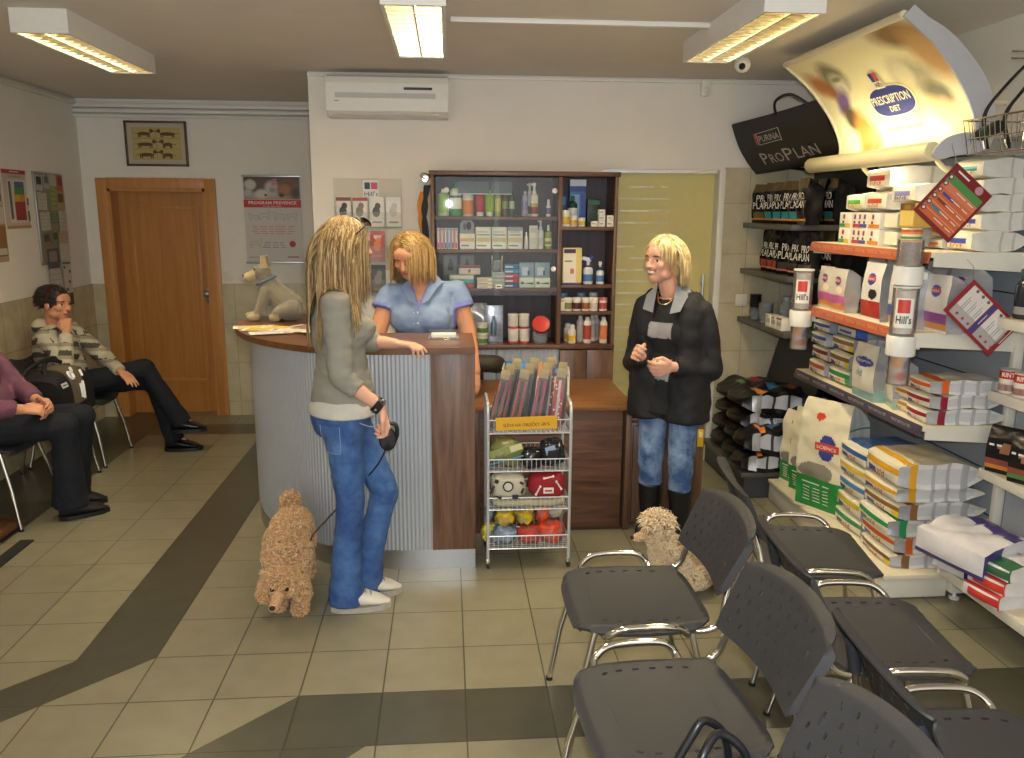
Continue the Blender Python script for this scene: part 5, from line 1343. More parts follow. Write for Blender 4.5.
for k, (y, l) in enumerate(((3.16, 'food tin with red and white label, left one on the right edge shelf'), (3.07, 'food tin with red and white label, cut by the right edge'))):
    bottle('food_tin', [(.036, 0), (.0375, .002), (.0375, .098), (.036, .10), (.033, .098)], 'b9b5ae', l, 'tin', (2.325, y, .9855), band=[(.062, .096, 'b8322e'), (.006, .062, 'ddd2c4'), (.012, .04, 'b56a58')], text=('RINTI', .026, 'e9e2d8'), group='food tins at the right edge', n=20, rotz=-.7)
bottle('dark_bottle', [(.045, 0), (.048, .004), (.048, .13), (.035, .155), (.03, .16)], mat('dark_bottle', '2e3238', .15, .2, var=.1), 'dark glossy canister with green lid at the right edge', 'canister', (2.33, 3.12, 1.3005), ([(.034, .158), (.036, .16), (.036, .195), (.033, .2)], '2f4a44'), capname='lid', band=[(.02, .05, '8a8a8c')])
# wire basket full of collars, high at the right edge
wb_ = thing('wire_basket', 'wire basket of black leads high at the right edge', 'basket', (2.17, 3.02, 1.945))
m = MB()
def rect_loop(z, gx, gy): return [(-gx, -gy, z), (gx, -gy, z), (gx, gy, z), (-gx, gy, z)]
for z, gx, gy, rr in ((0, .10, .20, .003), (.06, .11, .21, .002), (.13, .12, .22, .004)): m.tube(smoothpath(rect_loop(z, gx, gy), 1, True), rr, CHROME, 6, closed=True)
for k in range(15):
    y = -.2 + .4 * k / 14
    for s in (-1, 1): m.tube([(s * .10, y, 0), (s * .12, y * 1.1, .13)], .0016, CHROME, 5)
    m.tube([(-.10, y, 0), (.10, y, 0)], .0016, CHROME, 5)
for k in range(8):
    x = -.1 + .2 * k / 7
    for s in (-1, 1): m.tube([(x, s * .20, 0), (x * 1.2, s * .22, .13)], .0016, CHROME, 5)
for s in (-1, 1): m.tube(smoothpath([(.12, s * .2, .13), (.2, s * .2, .14), (.25, s * .2, .14)], 4), .004, CHROME, 6)
m.obj('wire_frame', wb_)
NY = mat('black_webbing', '18171a', .6, var=.1)
LEADS = [([(-.05, .16, .02), (-.07, .17, .15), (-.02, .13, .26), (.05, .08, .36), (.06, .06, .37)], 'black webbing lead hooked above the wire basket, farthest one'), ([(0, .10, .02), (-.02, .12, .14), (.03, .10, .24), (.07, .03, .35)], 'black webbing lead hooked above the wire basket, middle one'), ([(.04, .0, .02), (.02, .02, .16), (.06, -.02, .25), (.08, -.04, .35)], 'black webbing lead hooked above the wire basket, nearest one')]
for k, (pts, l) in enumerate(LEADS):
    m = MB(); sp_ = smoothpath([Vector(p) for p in pts], 6)
    for s in (-1, 1):
        pass
    vs = []
    for p in sp_: vs += [(p.x, p.y - .011, p.z), (p.x, p.y + .011, p.z), (p.x + .004, p.y + .011, p.z), (p.x + .004, p.y - .011, p.z)]
    q = len(sp_); m.add(vs, [(4 * i + a, 4 * i + (a + 1) % 4, 4 * i + 4 + (a + 1) % 4, 4 * i + 4 + a) for i in range(q - 1) for a in range(4)], NY)
    m.tube([sp_[2] + Vector((-.01, 0, 0)), sp_[0] + Vector((-.01, 0, 0))], .005, CHROME, 6)
    m.obj('dog_lead', None, (2.17, 3.02, 1.945), label=l, cat='lead', group='leads in the wire basket')
bottle('rolled_lead', [(.02, -.06), (.024, -.055), (.024, .055), (.02, .06)], NY, 'rolled dark lead lying in the far end of the wire basket', 'lead', (2.09, 3.13, 2.03), band=[(-.02, .02, '24402f')])
rl = bpy.data.objects['rolled_lead']; rl.rotation_euler = (PI / 2 - .2, 0, 0)
hk = MB()
for z in (2.29, 2.315): hk.tube([(2.0 + .12, 3.10, z), (XB, 3.10, z)], .004, CHROME, 6)
hk.obj('lead_hook', None, label='double chrome hook above the wire basket', cat='hook')
# ------------------------------------------------------------------ goods in the wall cabinet
CYF = CY + .06
def XP(px): return -.09 + (px - 432) * .00618
def round_bottle(label, px, z, w, h, col, capc, capf=.18, band=None, neck=.45, dy=0, group=None, text=None, sy=.75, name='bottle', cat='bottle', shoulder=.12, mat_=None):
    r = w / 2; b = h * (1 - capf)
    prof = [(r * .92, 0), (r, .004), (r, b * (1 - shoulder)), (r * .8, b * (1 - shoulder * .4)), (r * neck, b)]
    return bottle(name, prof, mat_ or col, label, cat, (XP(px), CYF + dy, z), ([(r * neck * .98, b), (r * neck * 1.05, b + .002), (r * neck * .95, h - .003), (r * neck * .6, h)], capc), [(b0 * h, b1 * h, c) for b0, b1, c in band] if band else None, group, 0, text, 18, .3, sy)
G = 'toiletry bottles on the top left shelf of the wall cabinet'
z = 1.680
round_bottle('clear flat bottle with green label, first on the top cabinet shelf', 443.5, z, .068, .165, 'b8c4a8', 'dcdcd6', .14, [(.12, .78, '86a83f')], .4, group=G)
round_bottle('white shampoo bottle with green cap and dog print, top cabinet shelf', 456, z, .074, .20, 'dcdccf', '2f7a44', .16, [(.0, .22, '2f8a4f'), (.55, .62, '4a5a4f')], .6, group=G)
round_bottle('white shampoo bottle with orange cap, top cabinet shelf', 468, z, .068, .20, 'e0d8c4', 'd9752a', .16, [(.05, .48, 'd8803a')], .6, group=G)
for px, c, l in ((480, 'b03a44', 'red squeeze tube standing on its cap, top cabinet shelf'), (489.5, '93b23a', 'lime green squeeze tube standing on its cap, top cabinet shelf')):
    t = thing('squeeze_tube', l, 'tube', (XP(px), CYF, z), 0, G)
    m = MB(); m.grid(lambda u, v: ((.026 + .003 * v) * math.cos(2 * PI * u), .024 * (1 - v) * math.sin(2 * PI * u) + .001, .025 + .135 * v), 20, 6, cm(c, .3), closeu=True); m.obj('body', t)
    m = MB(); m.lathe([(.018, 0), (.021, .002), (.022, .025)], WHITE, 16); m.obj('cap', t)
round_bottle('slim yellow green bottle right of the lime tube', 498, z, .036, .155, 'a8a63a', '4a4a3a', .12, [(.2, .7, 'c9c25a')], .4, group=G)
round_bottle('slim amber bottle left of the dark green one', 505, z, .036, .155, '6a5440', '2a2a2c', .12, [(.3, .6, '8a9a5a')], .4, group=G)
round_bottle('slim dark green bottle on the top cabinet shelf', 512, z, .034, .155, '2f5a40', '2a2a2c', .12, [(.3, .6, 'a8b89a')], .4, group=G)
round_bottle('slim lilac bottle left of the spray bottles', 525, z, .04, .155, '9a95b5', 'c9c9d2', .12, [(.25, .6, '8a82a8')], .4, group=G)
def pump(label, px, z, w, h, c, band, capc, dy=0, group=None):
    t = round_bottle(label, px, z, w, h * .78, c, capc, .12, band, .5, dy, group, name='spray_bottle')
    m = MB(); m.lathe([(w * .16, h * .78), (w * .16, h * .9), (w * .22, h * .9), (w * .22, h)], cm(capc, .35), 12).box((-w * .22, 0, h * .95), (w * .4, w * .2, h * .05), cm(capc, .35), .001); m.obj('spray_head', t)
    return t
pump('white spray bottle with red and green label, front one of the pair', 534.5, z, .05, .205, 'ded8ca', [(.1, .36, '8a3a34'), (.36, .5, 'b9a55a')], 'e2e0da', 0, G)
pump('white spray bottle with dark green label, behind the red and green one', 531, z, .045, .205, 'ded8ca', [(.1, .4, '3f5a3a')], 'e2e0da', .07, G)
round_bottle('small white vial with violet label near the divider', 549, z, .03, .105, 'e2e0dc', 'e8e6e0', .3, [(.15, .5, '6a5a8a')], .6, group=G)
G = 'slim cartons at the left of the second cabinet shelf'
z = 1.480
for k, (c, n_) in enumerate((('c25a5f', 'pink'), ('b9444e', 'red'), ('4a5f9a', 'blue'), ('5a78b0', 'light blue'), ('b5444a', 'crimson'), ('c9586a', 'rose'))):
    carton_mesh(.019, .08, .128, 'd9d2ce', [(.15, .85, .05, .95, c), (.3, .7, .3, .9, 'd9c8c8')]).obj('slim_carton', None, (XP(438.2 + 3.55 * k), CYF, z), label='slim upright carton with %s spine, %s from the left on the second cabinet shelf' % (n_, ('first', 'second', 'third', 'fourth', 'fifth', 'sixth')[k]), cat='carton', group=G)
G = 'white cartons on the second cabinet shelf'
m = carton_mesh(.094, .08, .095, 'ddd6c0', [(.05, .95, .5, .7, 'cfa35a'), (.05, .95, .05, .4, 'dcdcd4'), (.1, .6, .18, .28, '7a7a78')])
m.prism([(-.045, .095), (.045, .095), (.045, .15), (.03, .175), (0, .186), (-.03, .175), (-.045, .15)], -.03, -.026, cm('8d8f90', .4), Matrix.Rotation(PI / 2, 4, 'X') @ Matrix.Translation((0, 0, .0)))
m.sphere((.012, .0245, .14), (.014, .003, .026), cm('3a302c')).sphere((-.014, .0245, .135), (.012, .003, .02), cm('6f6a60'))
m.obj('display_carton', None, (XP(467), CYF, z), label='display carton with arched picture card of a dog, second cabinet shelf', cat='carton')
for k, (px, l) in enumerate(((483, 'white and gold carton beside the arched picture card'), (499, 'white and gold carton in the middle of three'), (515, 'white and gold carton with grey top, right of three'))):
    carton_mesh(.094, .08, .135, 'd6d2c4', [(.06, .94, .34, .52, 'c2b183'), (.1, .9, .62, .68, '8d8a80'), (.1, .8, .76, .80, 'a09d92'), (.06, .94, .04, .28, 'e2dfd6'), (.1, .7, .13, .19, '6f6d68')] + ([(.0, 1, .84, 1, '8f9294')] if k == 2 else [])).obj('white_carton', None, (XP(px), CYF, z), label=l, cat='carton', group=G)
round_bottle('tiny white bottle left of the tall white carton', 526.8, z, .024, .105, 'dfdbcf', 'e6e3da', .22, None, .5, group='small bottles on the second cabinet shelf')
carton_mesh(.053, .05, .145, 'd2cdbf', [(.1, .9, .7, .9, 'bab5a6'), (.15, .85, .2, .5, 'c5c0b2')]).obj('white_carton', None, (XP(533.7), CYF, z), label='tall plain white carton right of the tiny bottle', cat='carton')
pump('white pump spray bottle on the second cabinet shelf', 541.3, z, .04, .18, 'c9ccc8', [(.1, .5, 'b5b9b5')], 'd2d4d2', 0, 'small bottles on the second cabinet shelf')
round_bottle('dropper bottle with yellow green label near the divider', 549.2, z, .046, .15, '8d9a4a', 'e2e2d8', .25, [(.12, .45, 'd2cf8a'), (.2, .32, '6a7a3a')], .35, group='small bottles on the second cabinet shelf')
z = 1.240
for k, (px, l) in enumerate(((450, 'grey picture carton at the left end of the third cabinet shelf'), (467, 'grey picture carton second on the third cabinet shelf'))):
    carton_mesh(.10, .10, .205, '55595e', [(.08, .92, .35, .95, '6d7378'), (.35, .65, .5, .72, '3a3430'), (.42, .58, .70, .84, '4a423a')]).obj('picture_carton', None, (XP(px), CYF + .10, z), label=l, cat='carton', group='grey picture cartons')
for k in range(3):
    carton_mesh(.15, .09, .026, ('b8423c', '4fa3a8', 'd5cfc2')[k], [(.1, .6, .3, .7, 'e2dccf')]).obj('flat_carton', None, (XP(461), CYF, z + .0265 * k), label=('flat red carton, bottom of the pile beside the receptionist', 'flat teal carton in the pile beside the receptionist', 'flat white carton on the pile beside the receptionist')[k], cat='carton', group='flat cartons beside the receptionist')
carton_mesh(.135, .08, .055, 'cfc9ba', [(0, 1, .72, 1, '8f2f30'), (.45, .55, .2, .6, '8a3a3a')]).obj('white_carton', None, (XP(469), CYF + .01, z + .082), label='white carton with dark red lid above the flat cartons', cat='carton')
for k in range(3):
    carton_mesh(.092, .07, .0215, 'd9d3c4', [(.08, .7, .3, .6, '9a948a'), (0, 1, .85, 1, 'b0a48f')]).obj('small_carton', None, (XP(484), CYF - .052, z + .022 * k), label='small white flat carton, %s of three at the front of the third shelf' % ('bottom', 'middle', 'top')[k], cat='carton', group='three small flat cartons')
for k in range(4):
    carton_mesh(.085, .09, .024, 'b9bdb0', [(.05, .95, .3, .7, ('8a9a88', '9aa694', '7f9080', '93a08e')[k])]).obj('flat_carton', None, (XP(498.5), CYF + .0, z + .0245 * k), label='pale green flat carton, %s of four under the clear rack' % ('lowest', 'second', 'third', 'topmost')[k], cat='carton', group='pale green flat cartons')
t = thing('clear_rack', 'clear plastic rack with two yellow posts on the third cabinet shelf', 'rack', (XP(497), CYF + .0, z + .0985))
m = MB(); m.box((0, 0, .04), (.075, .06, .07), GC, .002); m.obj('box', t)
for sx in (-1, 1): m = MB(); m.box((sx * .031, -.028, .05), (.008, .004, .10), cm('d2bf7a', .4)); m.obj('post', t)
for k, (c, w) in enumerate((('2f3f7a', 'navy'), ('a8323c', 'dark red'), ('b83a46', 'red'), ('4a8fb5', 'light blue'), ('3a6f9a', 'blue'))):
    carton_mesh(.092, .09, .029, c, [(.08, .6, .3, .6, 'd2d6dc'), (0, 1, 0, .12, '26262a')]).obj('flat_carton', None, (XP(511.5), CYF, z + .0295 * k), label='%s flat carton, %s of five in the colourful pile' % (w, ('lowest', 'second', 'third', 'fourth', 'topmost')[k]), cat='carton', group='colourful pile of flat cartons')
for k, (px, l) in enumerate(((527.5, 'silver blue card pack with green swoosh, left of two'), (543.5, 'silver blue card pack with green swoosh, right of two'))):
    m = carton_mesh(.096, .05, .062, 'd8d9c8', [(.1, .3, .35, .6, '2f6a4a')])
    m.add([(-.03, -.0262, .026), (.04, -.0262, .02), (.04, -.0262, .034)], [(0, 1, 2)], cm('2f6f4f'), None, False)
    m.box((0, .01, .10), (.096, .006, .11), cm('7f98aa', .3), .002); m.box((-.01, .0065, .10), (.04, .002, .05), cm('c2ccd2')); m.box((.012, .006, .09), (.012, .002, .03), cm('45484c'))
    m.obj('card_pack', None, (XP(px), CYF - .005, z), label=l, cat='pack', group='silver blue card packs')
MB().box((0, 0, .012), (.04, .002, .024), WHITE, 0, rot=(-.2, 0, 0)).box((0, -.0018, .012), (.026, .0006, .008), INK, 0, rot=(-.2, 0, 0)).obj('price_card', None, (XP(498), CYF - .095, z + .001), label='tiny white price card on the third cabinet shelf edge', cat='card')
z = .8835
mb = bag_mesh(.25, .11, .03, lambda s, t: SILV, lambda s, t: SILV, seed=171, lump=.01); mb.obj('foil_bag', None, (XP(479), CYF + .08, z), (0, 0, 0), label='tall silver foil bag behind the receptionist\'s elbow', cat='bag')
for k in range(2):
    bottle('tub', [(.033, 0), (.036, .058)], 'd2d0b8', 'white tub with green band by the elbow, %s of two' % ('lower', 'upper')[k], 'tub', (XP(482), CYF - .03, z + .068 * k), ([(.038, .058), (.039, .060), (.039, .066), (.036, .067)], 'd9d6c6'), [(.008, .036, '5f7a3f')], 'two white tubs by the elbow', capname='lid')
BLS = mat('blister', 'a9b2c2', .18, .5, var=.2, scale=40)
t = thing('blister_pack', 'large silver blister pack standing on the cabinet base shelf', 'pack', (XP(494), CYF + .02, z))
MB().box((0, .004, .12), (.122, .008, .24), BLS, .003).obj('card', t); m = MB(); m.lathe([(.018, .05), (.018, .12), (.010, .14), (.008, .17)], mat('blister_item', '5f6f86', .3, .3, var=.1), 14, sy=.5); m.obj('bottle', t)
for k, (px, zz_, l) in enumerate(((514.3, 0, 'white tub with red foot, lower left of four on the base shelf'), (525.8, 0, 'white tub with red foot, lower right of four on the base shelf'), (514.0, .095, 'white tub, upper left of four on the base shelf'), (525.4, .095, 'white tub, upper right of four on the base shelf'))):
    bottle('tub', [(.031, 0), (.033, .004), (.033, .08)], 'd9d5cb', l, 'tub', (XP(px), CYF, z + zz_), ([(.034, .08), (.035, .082), (.035, .092), (.032, .094)], 'e2ded6'), [(.0005, .014, 'b8404a'), (.03, .06, 'cfcabf')], 'four white tubs', capname='lid')
t = thing('jar', 'clear jar with big tilted red lid at the right of the base shelf', 'jar', (XP(542), CYF - .01, z))
MB().lathe([(.045, 0), (.05, .01), (.05, .07), (.04, .09)], GC, 20).obj('body', t); m = MB(); m.lathe([(.001, 0), (.054, 0), (.057, .006), (.057, .022), (.054, .03), (.001, .032)], cm('c2322a', .3), 24, tm((0, -.028, .118), (R(62), 0, 0))); m.obj('lid', t)
m = MB(); m.lathe([(.04, .012), (.042, .05), (.03, .06)], mat('grey_beads', '8a8d92', .6, var=.3, scale=200), 14); m.obj('contents', t)
# right-hand bays
G = 'small tubs on the upper right cabinet shelf'; z = 1.620
for px, w, h, l in ((566, .062, .10, 'white tub with yellow label at the left of the upper right shelf'), (574.5, .046, .068, 'small white tub with yellow label, second on the upper right shelf'), (582.5, .046, .055, 'smallest white tub with yellow label on the upper right shelf')):
    bottle('tub', [(w / 2 * .94, 0), (w / 2, .003), (w / 2, h * .78)], 'e0dccb', l, 'tub', (XP(px), CYF - .02, z), ([(w * .52, h * .78), (w * .53, h * .8), (w * .53, h * .98), (w * .49, h)], 'e4e2da'), [(h * .15, h * .6, 'cfae4a')], G, capname='lid', n=18)
carton_mesh(.105, .06, .29, '3f6fae', [(0, 1, .86, 1, 'c9d2de'), (.05, .95, .74, .86, '2a3f8a'), (.05, .6, .2, .68, '7fa3cf'), (.7, 1, .1, .7, '2f4a9a')]).obj('blue_carton', None, (XP(581), CYF + .12, z), label='tall blue carton on the upper right cabinet shelf', cat='carton')
carton_mesh(.06, .03, .19, '2f5f8f', [(.1, .9, .2, .6, '4a4f55'), (.1, .9, .7, .95, '3f7fb0')]).obj('blue_carton', None, (XP(565), CYF + .12, z), label='slim blue picture pack behind the yellow labelled tub', cat='carton')
round_bottle('dark green bottle with white label before the tall blue carton', 575, z, .06, .19, '1f3f3a', '24504a', .18, [(.12, .6, 'cfd8d4')], .4, dy=.06)
carton_mesh(.085, .06, .17, '23352c', [(.05, .95, .8, .95, '2f6a4a'), (.1, .9, .1, .6, '33453a')]).obj('dark_green_carton', None, (XP(598), CYF + .12, z), label='dark green carton on the upper right cabinet shelf', cat='carton')
G = 'tiny white cartons on the upper right cabinet shelf'
for px, k, l in ((595, 0, 'tiny white carton standing alone left of the little stacks'), (602.5, 0, 'tiny white carton, lowest of the stack of three'), (602.5, 1, 'tiny white carton, middle of the stack of three'), (602.2, 2, 'tiny white carton on top of the stack of three'), (611, 0, 'tiny white carton, lower of the pair by the side panel'), (611, 1, 'tiny white carton, upper of the pair by the side panel')):
    carton_mesh(.042, .04, .035, 'dedad0', [(.1, .7, .4, .65, 'a8988a'), (.0, 1, .0, .1, 'c2bdb2')]).obj('tiny_carton', None, (XP(px), CYF - .03, z + .0355 * k), label=l, cat='carton', group=G)
z = 1.260
carton_mesh(.12, .07, .228, 'ded2a2', [(.06, .68, .86, .97, '3f2a58'), (.06, .7, .05, .84, 'e2dcca'), (.72, 1, .0, .98, 'd9c678'), (.1, .5, .62, .66, '8a8068'), (0, 1, 0, .05, '4a3570'), (.4, .6, .3, .42, 'c28a78')], [('8', .05, 'b5605a', .5, .36, None)]).obj('cream_carton', None, (XP(573.5), CYF, z), label='tall cream and purple carton on the second right cabinet shelf', cat='carton')
t = round_bottle('white spray bottle with blue trigger on the second right shelf', 591, z, .062, .125, 'd9dde2', '3f5a9a', .14, [(.15, .5, '4f78b0')], .4)
m = MB(); m.tube([(0, 0, .12), (0, 0, .15)], .012, cm('d9dde2'), 10).box((-.012, 0, .158), (.06, .024, .024), cm('d9dde2', .35), .005, rot=(0, .25, 0)).box((.02, 0, .165), (.03, .03, .03), cm('2a3f9a', .3), .008).tube([(-.02, 0, .15), (-.03, 0, .125)], .004, cm('2a3f9a')); m.obj('trigger', t, label='blue and white trigger head')
t = round_bottle('white pump bottle with blue shoulder on the second right shelf', 603.5, z, .05, .11, 'd9dde2', '3a4f8a', .2, [(.15, .5, '4f78b0')], .4)
m = MB(); m.lathe([(.008, .11), (.008, .122), (.012, .122), (.011, .142)], WHITE, 12); m.obj('pump_head', t)
z = 1.092; G = 'jars on the third right cabinet shelf'
carton_mesh(.038, .03, .078, 'd8d2bc', [(.1, .9, .75, .95, 'b0a678')]).obj('tiny_carton', None, (XP(563.5), CYF - .02, z), label='small cream carton at the left end of the jars', cat='carton')
for px, c, b, l, dy in ((570.5, 'd8d4c4', '7a7a55', 'white jar with olive label, first of the front jars', -.02), (579.5, 'dcd4c4', '5a2f24', 'white jar with brown label, second of the front jars', -.02), (588.8, 'dcd0b8', '8a5a34', 'white jar with picture label in the middle of the front jars', -.02), (597.2, 'dcd8cc', 'c9c0b0', 'plain white jar, fourth of the front jars', -.02), (606.8, 'dcd2c8', 'a8504a', 'white jar with red lid and red dots near the side panel', -.02),
                     (568, '8fa3b8', '8fa3b8', 'jar with light blue lid in the back row, left one', .10), (587, '9aa8b5', '9aa8b5', 'jar with light blue lid in the back row, middle one', .10), (600, 'c9a8a0', 'b0948c', 'jar with pinkish lid in the back row', .10)):
    h = .085 if dy < 0 else .105
    bottle('jar', [(.024, 0), (.0265, .003), (.0265, h * .78)], c, l, 'jar', (XP(px), CYF + dy, z), ([(.0275, h * .78), (.028, h * .8), (.028, h * .97), (.026, h)], 'b5686a' if 'red lid' in l else ('7f9ab5' if dy > 0 and px < 590 else 'e0dcd2')), [(h * .15, h * .62, b)], G, capname='lid')
z = .8835; G = 'bottles on the right base shelf'
for px, dy, l in ((575, -.02, 'white bottle with yellow label on the right base shelf, front'), (572.5, .06, 'white bottle with yellow label on the right base shelf, behind')):
    round_bottle(l, px, z, .054, .12, 'dcd8c8', 'e0dcd2', .24, [(.12, .42, 'd2a83a')], .7, dy=dy, group=G, sy=1)
for px, dy, c, l in ((591, -.02, 'a8473a', 'white bottle with brick red label, left of the front pair'), (608, -.02, 'cf7a50', 'white bottle with orange label, right of the front pair'), (585.5, .05, 'c0bcb4', 'white bottle half hidden behind the brick red label'), (598.5, .06, 'b5b0a8', 'white bottle behind and between the front pair'), (603.5, .10, 'b9b4ac', 'white bottle behind the orange labelled one')):
    round_bottle(l, px, z, .05, .17, 'd6d2ca', 'd9d6d0', .14, [(.15, .68, c)], .55, dy=dy, group=G, sy=1)

# ------------------------------------------------------------------ leaflet holder and leads on the wall
hl = thing('leaflet_holder', 'clear acrylic wall leaflet holder behind the two women at the counter', 'leaflet holder', (-.50, YC, 1.62))
m = MB(); m.box((0, -.004, 0), (.43, .005, .58), glass_mat('acrylic_sheet', 'fbfaf6', .10, .03), .001); m.obj('sheet', hl)
m = MB(); m.box((.02, -.0075, .225), (.10, .001, .11), WHITE).box((-.003, -.0085, .245), (.035, .001, .042), cm('232a58', .4)).box((.041, -.0085, .245), (.04, .001, .042), cm('c8455a', .4)).text("Hill's", .042, INK, tm((.02, -.0092, .193), (PI / 2, 0, 0)), 0, .085); m.obj('logo', hl, label='white badge with a navy and a pink square')
for r in range(3):
    for c in range(4):
        if r == 2 and c in (0, 3): continue
        x = -.155 + .105 * c; zc = .075 - .215 * r
        m = MB(); m.box((x, -.030, zc - .045), (.098, .003, .10), ACR); m.box((x, -.016, zc - .093), (.098, .03, .003), ACR); m.box((x - .049, -.016, zc - .02), (.003, .03, .15), ACR); m.obj('pocket', hl)
LV = [(0, 0, 'd9d2c8', '7a3a34', '3a3634', 'white leaflet with a dark dog, first pocket of the holder'), (0, 1, 'ddd6cc', 'a33a3a', '8a7f70', 'white leaflet with a sitting dog and red top, second pocket'), (0, 2, 'e2dcd4', 'e2dcd4', '5f5a54', 'white leaflet with a kitten, third pocket'), (0, 3, 'e6e2da', 'e0dcd2', 'cfcac0', 'pale leaflet in the fourth pocket'),
      (1, 2, 'b5403a', 'c25a4a', 'd8803f', 'red leaflet in the middle row of the holder'), (1, 1, 'b8453f', 'c25a4a', 'cf7a40', 'red leaflet half hidden by the blonde woman\'s hair'), (2, 2, '55534f', '3a3a3c', '8a8680', 'black and white leaflet in the lowest row'), (2, 1, 'cfc5b2', 'a89a80', '6a5a48', 'cream leaflet in the lowest row')]
for r, c, b, tp, pic, l in LV:
    m = MB(); m.box((0, 0, 0), (.092, .006, .185), cm(b, .35)); m.box((0, -.0036, .078), (.092, .001, .022), cm(tp, .35)); m.sphere((-.004, -.003, .0), (.024, .002, .034), cm(pic, .4)).sphere((.006, -.003, .036), (.018, .002, .02), cm(pic, .4)).box((0, -.0036, -.066), (.06, .001, .01), cm('8d8880'))
    if r == 1 and c == 2: m.lathe([(.026, 0), (.026, .001)], cm('d9c9c4'), 16, tm((0, -.003, .062), (PI / 2, 0, 0)))
    m.obj('leaflet', None, (-.655 + .105 * c, YC - .018, 1.62 + .083 - .215 * r), (0, 0, 0), label=l, cat='leaflet', group='leaflets in the wall holder')
hk = thing('wall_hook', 'chrome ring hook beside the wall cabinet holding leads', 'hook', (-.135, YC - .005, 1.91))
MB().tube(smoothpath([(0, 0, 0), (-.03, -.03, .02), (0, -.06, .035), (.03, -.05, .01), (0, -.03, -.03)], 5), .004, CHROME, 6).obj('hook', hk); MB().lathe([(.02, 0), (.02, .004)], CHROME, 12, tm((0, 0, 0), (PI / 2, 0, 0))).obj('plate', hk)
for k, (c, pts, l, wd) in enumerate((('d9882a', [(-.15, -.06, 1.83), (-.165, -.07, 1.7), (-.15, -.06, 1.58), (-.17, -.06, 1.46), (-.16, -.06, 1.40)], 'orange webbing lead hanging left of the wall cabinet', .02), ('1c1b1e', [(-.12, -.06, 1.87), (-.135, -.08, 1.76), (-.14, -.08, 1.66), (-.13, -.07, 1.50), (-.14, -.06, 1.40)], 'black webbing lead hanging left of the wall cabinet', .018), ('d9cdb2', [(-.11, -.05, 1.88), (-.108, -.06, 1.7), (-.112, -.06, 1.5), (-.12, -.05, 1.36), (-.135, -.05, 1.33), (-.14, -.05, 1.42)], 'cream cord lead hanging against the cabinet side', .006))):
    m = MB(); sp_ = smoothpath(pts, 8)
    if wd > .01:
        vs = []
        for i, p in enumerate(sp_):
            w2 = wd * (.7 + .5 * abs(math.sin(i * .35 + k))); vs += [(p.x - w2, p.y - .003 - .012 * k, p.z), (p.x + w2, p.y - .012 * k, p.z), (p.x + w2, p.y + .005 - .012 * k, p.z), (p.x - w2, p.y + .002 - .012 * k, p.z)]
        q = len(sp_); m.add(vs, [(4 * i + a, 4 * i + (a + 1) % 4, 4 * i + 4 + (a + 1) % 4, 4 * i + 4 + a) for i in range(q - 1) for a in range(4)] + [(0, 1, 2, 3), tuple(4 * q - 4 + a for a in range(4))], cm(c, .6))
    else: m.tube(sp_, wd, cm(c, .6), 8)
    m.tube(smoothpath([sp_[-1] + Vector((0, -.01, .0)), sp_[-1] + Vector((-.012, -.01, -.02)), sp_[-1] + Vector((0, -.01, -.045)), sp_[-1] + Vector((.012, -.01, -.02))], 4, True), .003, CHROME, 6, closed=True)
    m.obj('dog_lead', None, (0, YC - .02, 0), label=l, cat='lead', group='leads beside the wall cabinet')
# ------------------------------------------------------------------ pictures and notices on the walls
pf = thing('framed_picture', 'framed print of six dachshund figures above the brown door', 'picture', (-2.28, YB - .012, 2.215))
FRB = wood_mat('frame_brown', '4a3020', '64442e', .4, axis='X')
m = MB(); w, h = .475, .345
for s in (-1, 1): m.box((s * (w / 2 - .008), 0, 0), (.016, .024, h), FRB, .002); m.box((0, 0, s * (h / 2 - .008)), (w, .024, .016), FRB, .002)
m.obj('frame', pf)
m = MB(); m.box((0, .004, 0), (w - .02, .008, h - .02), cm('b9ac95', .6)); m.box((0, -.001, 0), (.37, .002, .245), cm('a89a5c', .6)); m.box((0, -.0018, 0), (.362, .002, .237), cm('b5a468', .6))
LN = cm('8a7c48', .6); m.box((0, -.003, 0), (.004, .001, .237), LN)
for z in (-.04, .04): m.box((0, -.003, z), (.362, .001, .003), LN)
DB = cm('5f4a2c', .7)
for r in range(3):
    for c in range(2):
        s = 1 if c == 0 else -1; cx = -.09 + .18 * c + (0, .01, .02)[r] * s * .5; cz = .075 - .08 * r
        L_ = (.10, .12, .115)[r] if c == 0 else (.12, .075, .08)[r]
        m.sphere((cx, -.003, cz), (L_ / 2, .0015, .014), DB, 14)
        for q in (-.42, -.3, .3, .42): m.box((cx + q * L_, -.0035, cz - .018), (.009, .001, .02), DB)
        m.sphere((cx + s * L_ * .55, -.003, cz + .022), (.014, .0015, .016), DB, 10); m.sphere((cx + s * (L_ * .55 + .014), -.003, cz + .020), (.014, .0012, .007), DB, 8); m.tube([(cx - s * L_ * .48, -.003, cz + .003), (cx - s * (L_ * .48 + .03), -.003, cz + (.004, .0, -.008)[r])], .002, DB, 5)
m.obj('print', pf)
